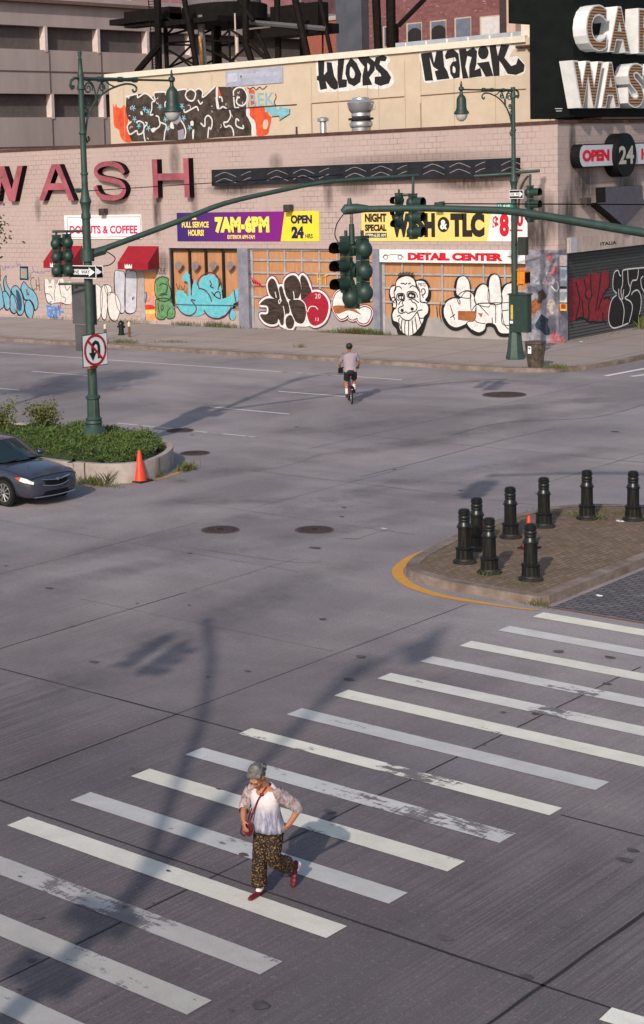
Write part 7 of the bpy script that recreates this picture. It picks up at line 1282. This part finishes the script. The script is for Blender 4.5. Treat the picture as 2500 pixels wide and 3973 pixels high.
# cyclist and bicycle, seen from behind
cb_ = G(1366, 1568); CRZ = R(132 - 90); bk = empty('bicycle', (cb_.x, cb_.y, .0), 'small wheeled blue and red bicycle ridden away across the far lanes', 'bicycle', None, CRZ)
M_bl = mat('bike_blue', (.03, .09, .26), .35, .1); M_brd = mat('bike_red', (.30, .015, .02), .4, .1)
for y, nm in ((0.02, 'wheel'), (1.02, 'wheel')):
    b = MB(); r_ = .255; b.tube([(0, y + r_ * math.cos(2 * PI * k / 28), .27 + r_ * math.sin(2 * PI * k / 28)) for k in range(29)], .026, M_tyr, n=8, caps=False); wh = b.build(nm, bk, 60)
    b = MB(); b.tube([(0, y + .225 * math.cos(2 * PI * k / 28), .27 + .225 * math.sin(2 * PI * k / 28)) for k in range(29)], .011, M_rim, n=6, caps=False)
    for k in range(14): a = 2 * PI * k / 14; b.tube([(0, y, .27), (0, y + .22 * math.cos(a), .27 + .22 * math.sin(a))], .002, M_rim, n=3)
    b.tube([(-.05, y, .27), (.05, y, .27)], .022, M_rim, n=8); b.build('rim', wh, 60)
b = MB(); b.tube([(0, .42, .32), (0, .27, .92)], .020, M_bl); b.tube([(0, .42, .32), (0, .88, .60)], .028, M_bl); b.tube([(0, .36, .58), (0, .86, .78)], .02, M_brd); b.tube([(0, .90, .50), (0, .80, 1.05)], .022, M_bl)
for sx in (-1, 1): b.tube([(sx * .05, .02, .27), (sx * .02, .42, .32)], .012, M_bl); b.tube([(sx * .05, .02, .27), (sx * .02, .34, .66)], .010, M_brd); b.tube([(sx * .05, 1.02, .27), (sx * .04, .93, .56)], .013, M_bl)
b.build('frame', bk, 50); b = MB(); b.tube([(-.30, .74, 1.10), (-.2, .80, 1.12), (0, .80, 1.10), (.2, .80, 1.12), (.30, .74, 1.10)], .014, M_cbk); b.tube([(0, .80, 1.04), (0, .80, 1.12)], .02, M_cbk); b.build('handlebar', bk, 50)
b = MB(); b.ell((0, .24, .945), (.08, .13, .03), M_cbk, 12, 8); b.cbox((0, .12, .89), (.05, .03, .05), M_brd); b.build('saddle', bk, 50)
b = MB(); b.cbox((0, .0, .575), (.12, .30, .015), M_cbk); b.cbox((.03, -.05, .50), (.10, .12, .12), M_cbk); b.cbox((0, -.14, .50), (.05, .01, .02), mat('rear_reflector', (.6, .55, .5), .3)); b.build('rack', bk)
b = MB(); b.tube([(-.06, .42, .32), (-.09, .36, .19)], .012, M_rim); b.tube([(.06, .42, .32), (.09, .44, .33)], .012, M_rim); b.cbox((-.13, .36, .185), (.09, .08, .02), M_cbk); b.cbox((.13, .44, .32), (.09, .08, .02), M_cbk); b.build('pedal', bk)
b = MB(); b.cbox((-.27, .80, 1.02), (.15, .10, .16), M_cbk); b.build('bar_bag', bk)
ri = empty('person', (cb_.x, cb_.y, 0), 'cyclist in a pale lilac T-shirt, black shorts and dark helmet riding away', 'person', None, CRZ)
hc = V((0, .49, 1.80)); HM = Matrix.Rotation(R(-6), 3, 'X'); b = MB(); head(b, hc, HM, M_skin, 1.08); limb(b, [(0, .42, 1.62), (0, .46, 1.70), (0, .485, 1.76)], [.06, .055, .055], M_skin)
b.ell((0, .38, 1.40), (.15, .10, .26), M_skin); b.ell((0, .28, 1.10), (.14, .11, .12), M_skin)
for sx in (-1, 1):
    limb(b, [(sx * .19, .42, 1.58), (sx * .27, .50, 1.40), (sx * .32, .56, 1.28), (sx * .31, .66, 1.18), (sx * .29, .73, 1.13)], [.052, .045, .040, .034, .028], M_skin); hand(b, (sx * .29, .71, 1.135), (0, .9, -.3), (0, -.2, -1), .6, M_skin, 1.0, sx)
limb(b, [(-.10, .28, 1.05), (-.12, .42, .62), (-.12, .34, .28)], [.085, .060, .042], M_skin); limb(b, [(.10, .28, 1.05), (.13, .46, .68), (.13, .40, .40)], [.085, .064, .046], M_skin)
remesh(b, 'body', .010, ri)
b = MB(); loft(b, [((0, .43, 1.66), .08, .07, 0), ((0, .42, 1.625), .17, .09, 0), ((0, .41, 1.56), .225, .115, 0), ((0, .39, 1.45), .215, .13, 0), ((0, .36, 1.30), .20, .13, 0), ((0, .32, 1.15), .20, .14, 0), ((0, .29, 1.03), .205, .15, 0)], mat('lilac_shirt', (.30, .24, .275), .8, .08, 5), 32, True, lambda i, a: .02 * math.sin(7 * a + i) * (i > 2))
for sx in (-1, 1): b.tube([(sx * .17, .42, 1.60), (sx * .25, .48, 1.47), (sx * .29, .52, 1.37)], [.088, .080, .074], MATS['lilac_shirt'], n=14)
remesh(b, 'shirt', .012, ri)
b = MB(); M_sh = mat('black_shorts', (.012, .012, .014), .8, .2); b.ell((0, .28, 1.02), (.185, .15, .14), M_sh); b.tube([(-.10, .28, 1.02), (-.12, .38, .76)], [.115, .10], M_sh, n=14); b.tube([(.10, .28, 1.02), (.13, .40, .79)], [.115, .10], M_sh, n=14); remesh(b, 'shorts', .012, ri)
for sx, zf, yf in ((-1, .20, .34), (1, .33, .40)):
    b = MB(); b.tube([(sx * .125, yf, zf + .06), (sx * .125, yf + .03, zf + .27)], [.044, .056], M_sock, n=12); b.build('sock', ri, 60)
    b = MB(); b.ell((sx * .125, yf + .05, zf + .035), (.045, .13, .04), mat('shoe_dark', (.05, .05, .06), .7, .3, 9), 12, 8); b.ell((sx * .125, yf - .01, zf + .07), (.045, .06, .045), MATS['shoe_dark'], 12, 8); b.build('shoe', ri, 60)
b = MB(); b.ell(hc + V((0, -.01, .055)), (.112, .130, .112), mat('helmet_dark', (.02, .025, .022), .4, .3, 12), 20, 12); b.lathe([(.104, 0), (.106, .02), (.10, .03)], MATS['helmet_dark'], c=hc + V((0, -.01, .03)), n=20); b.build('helmet', ri, 60)
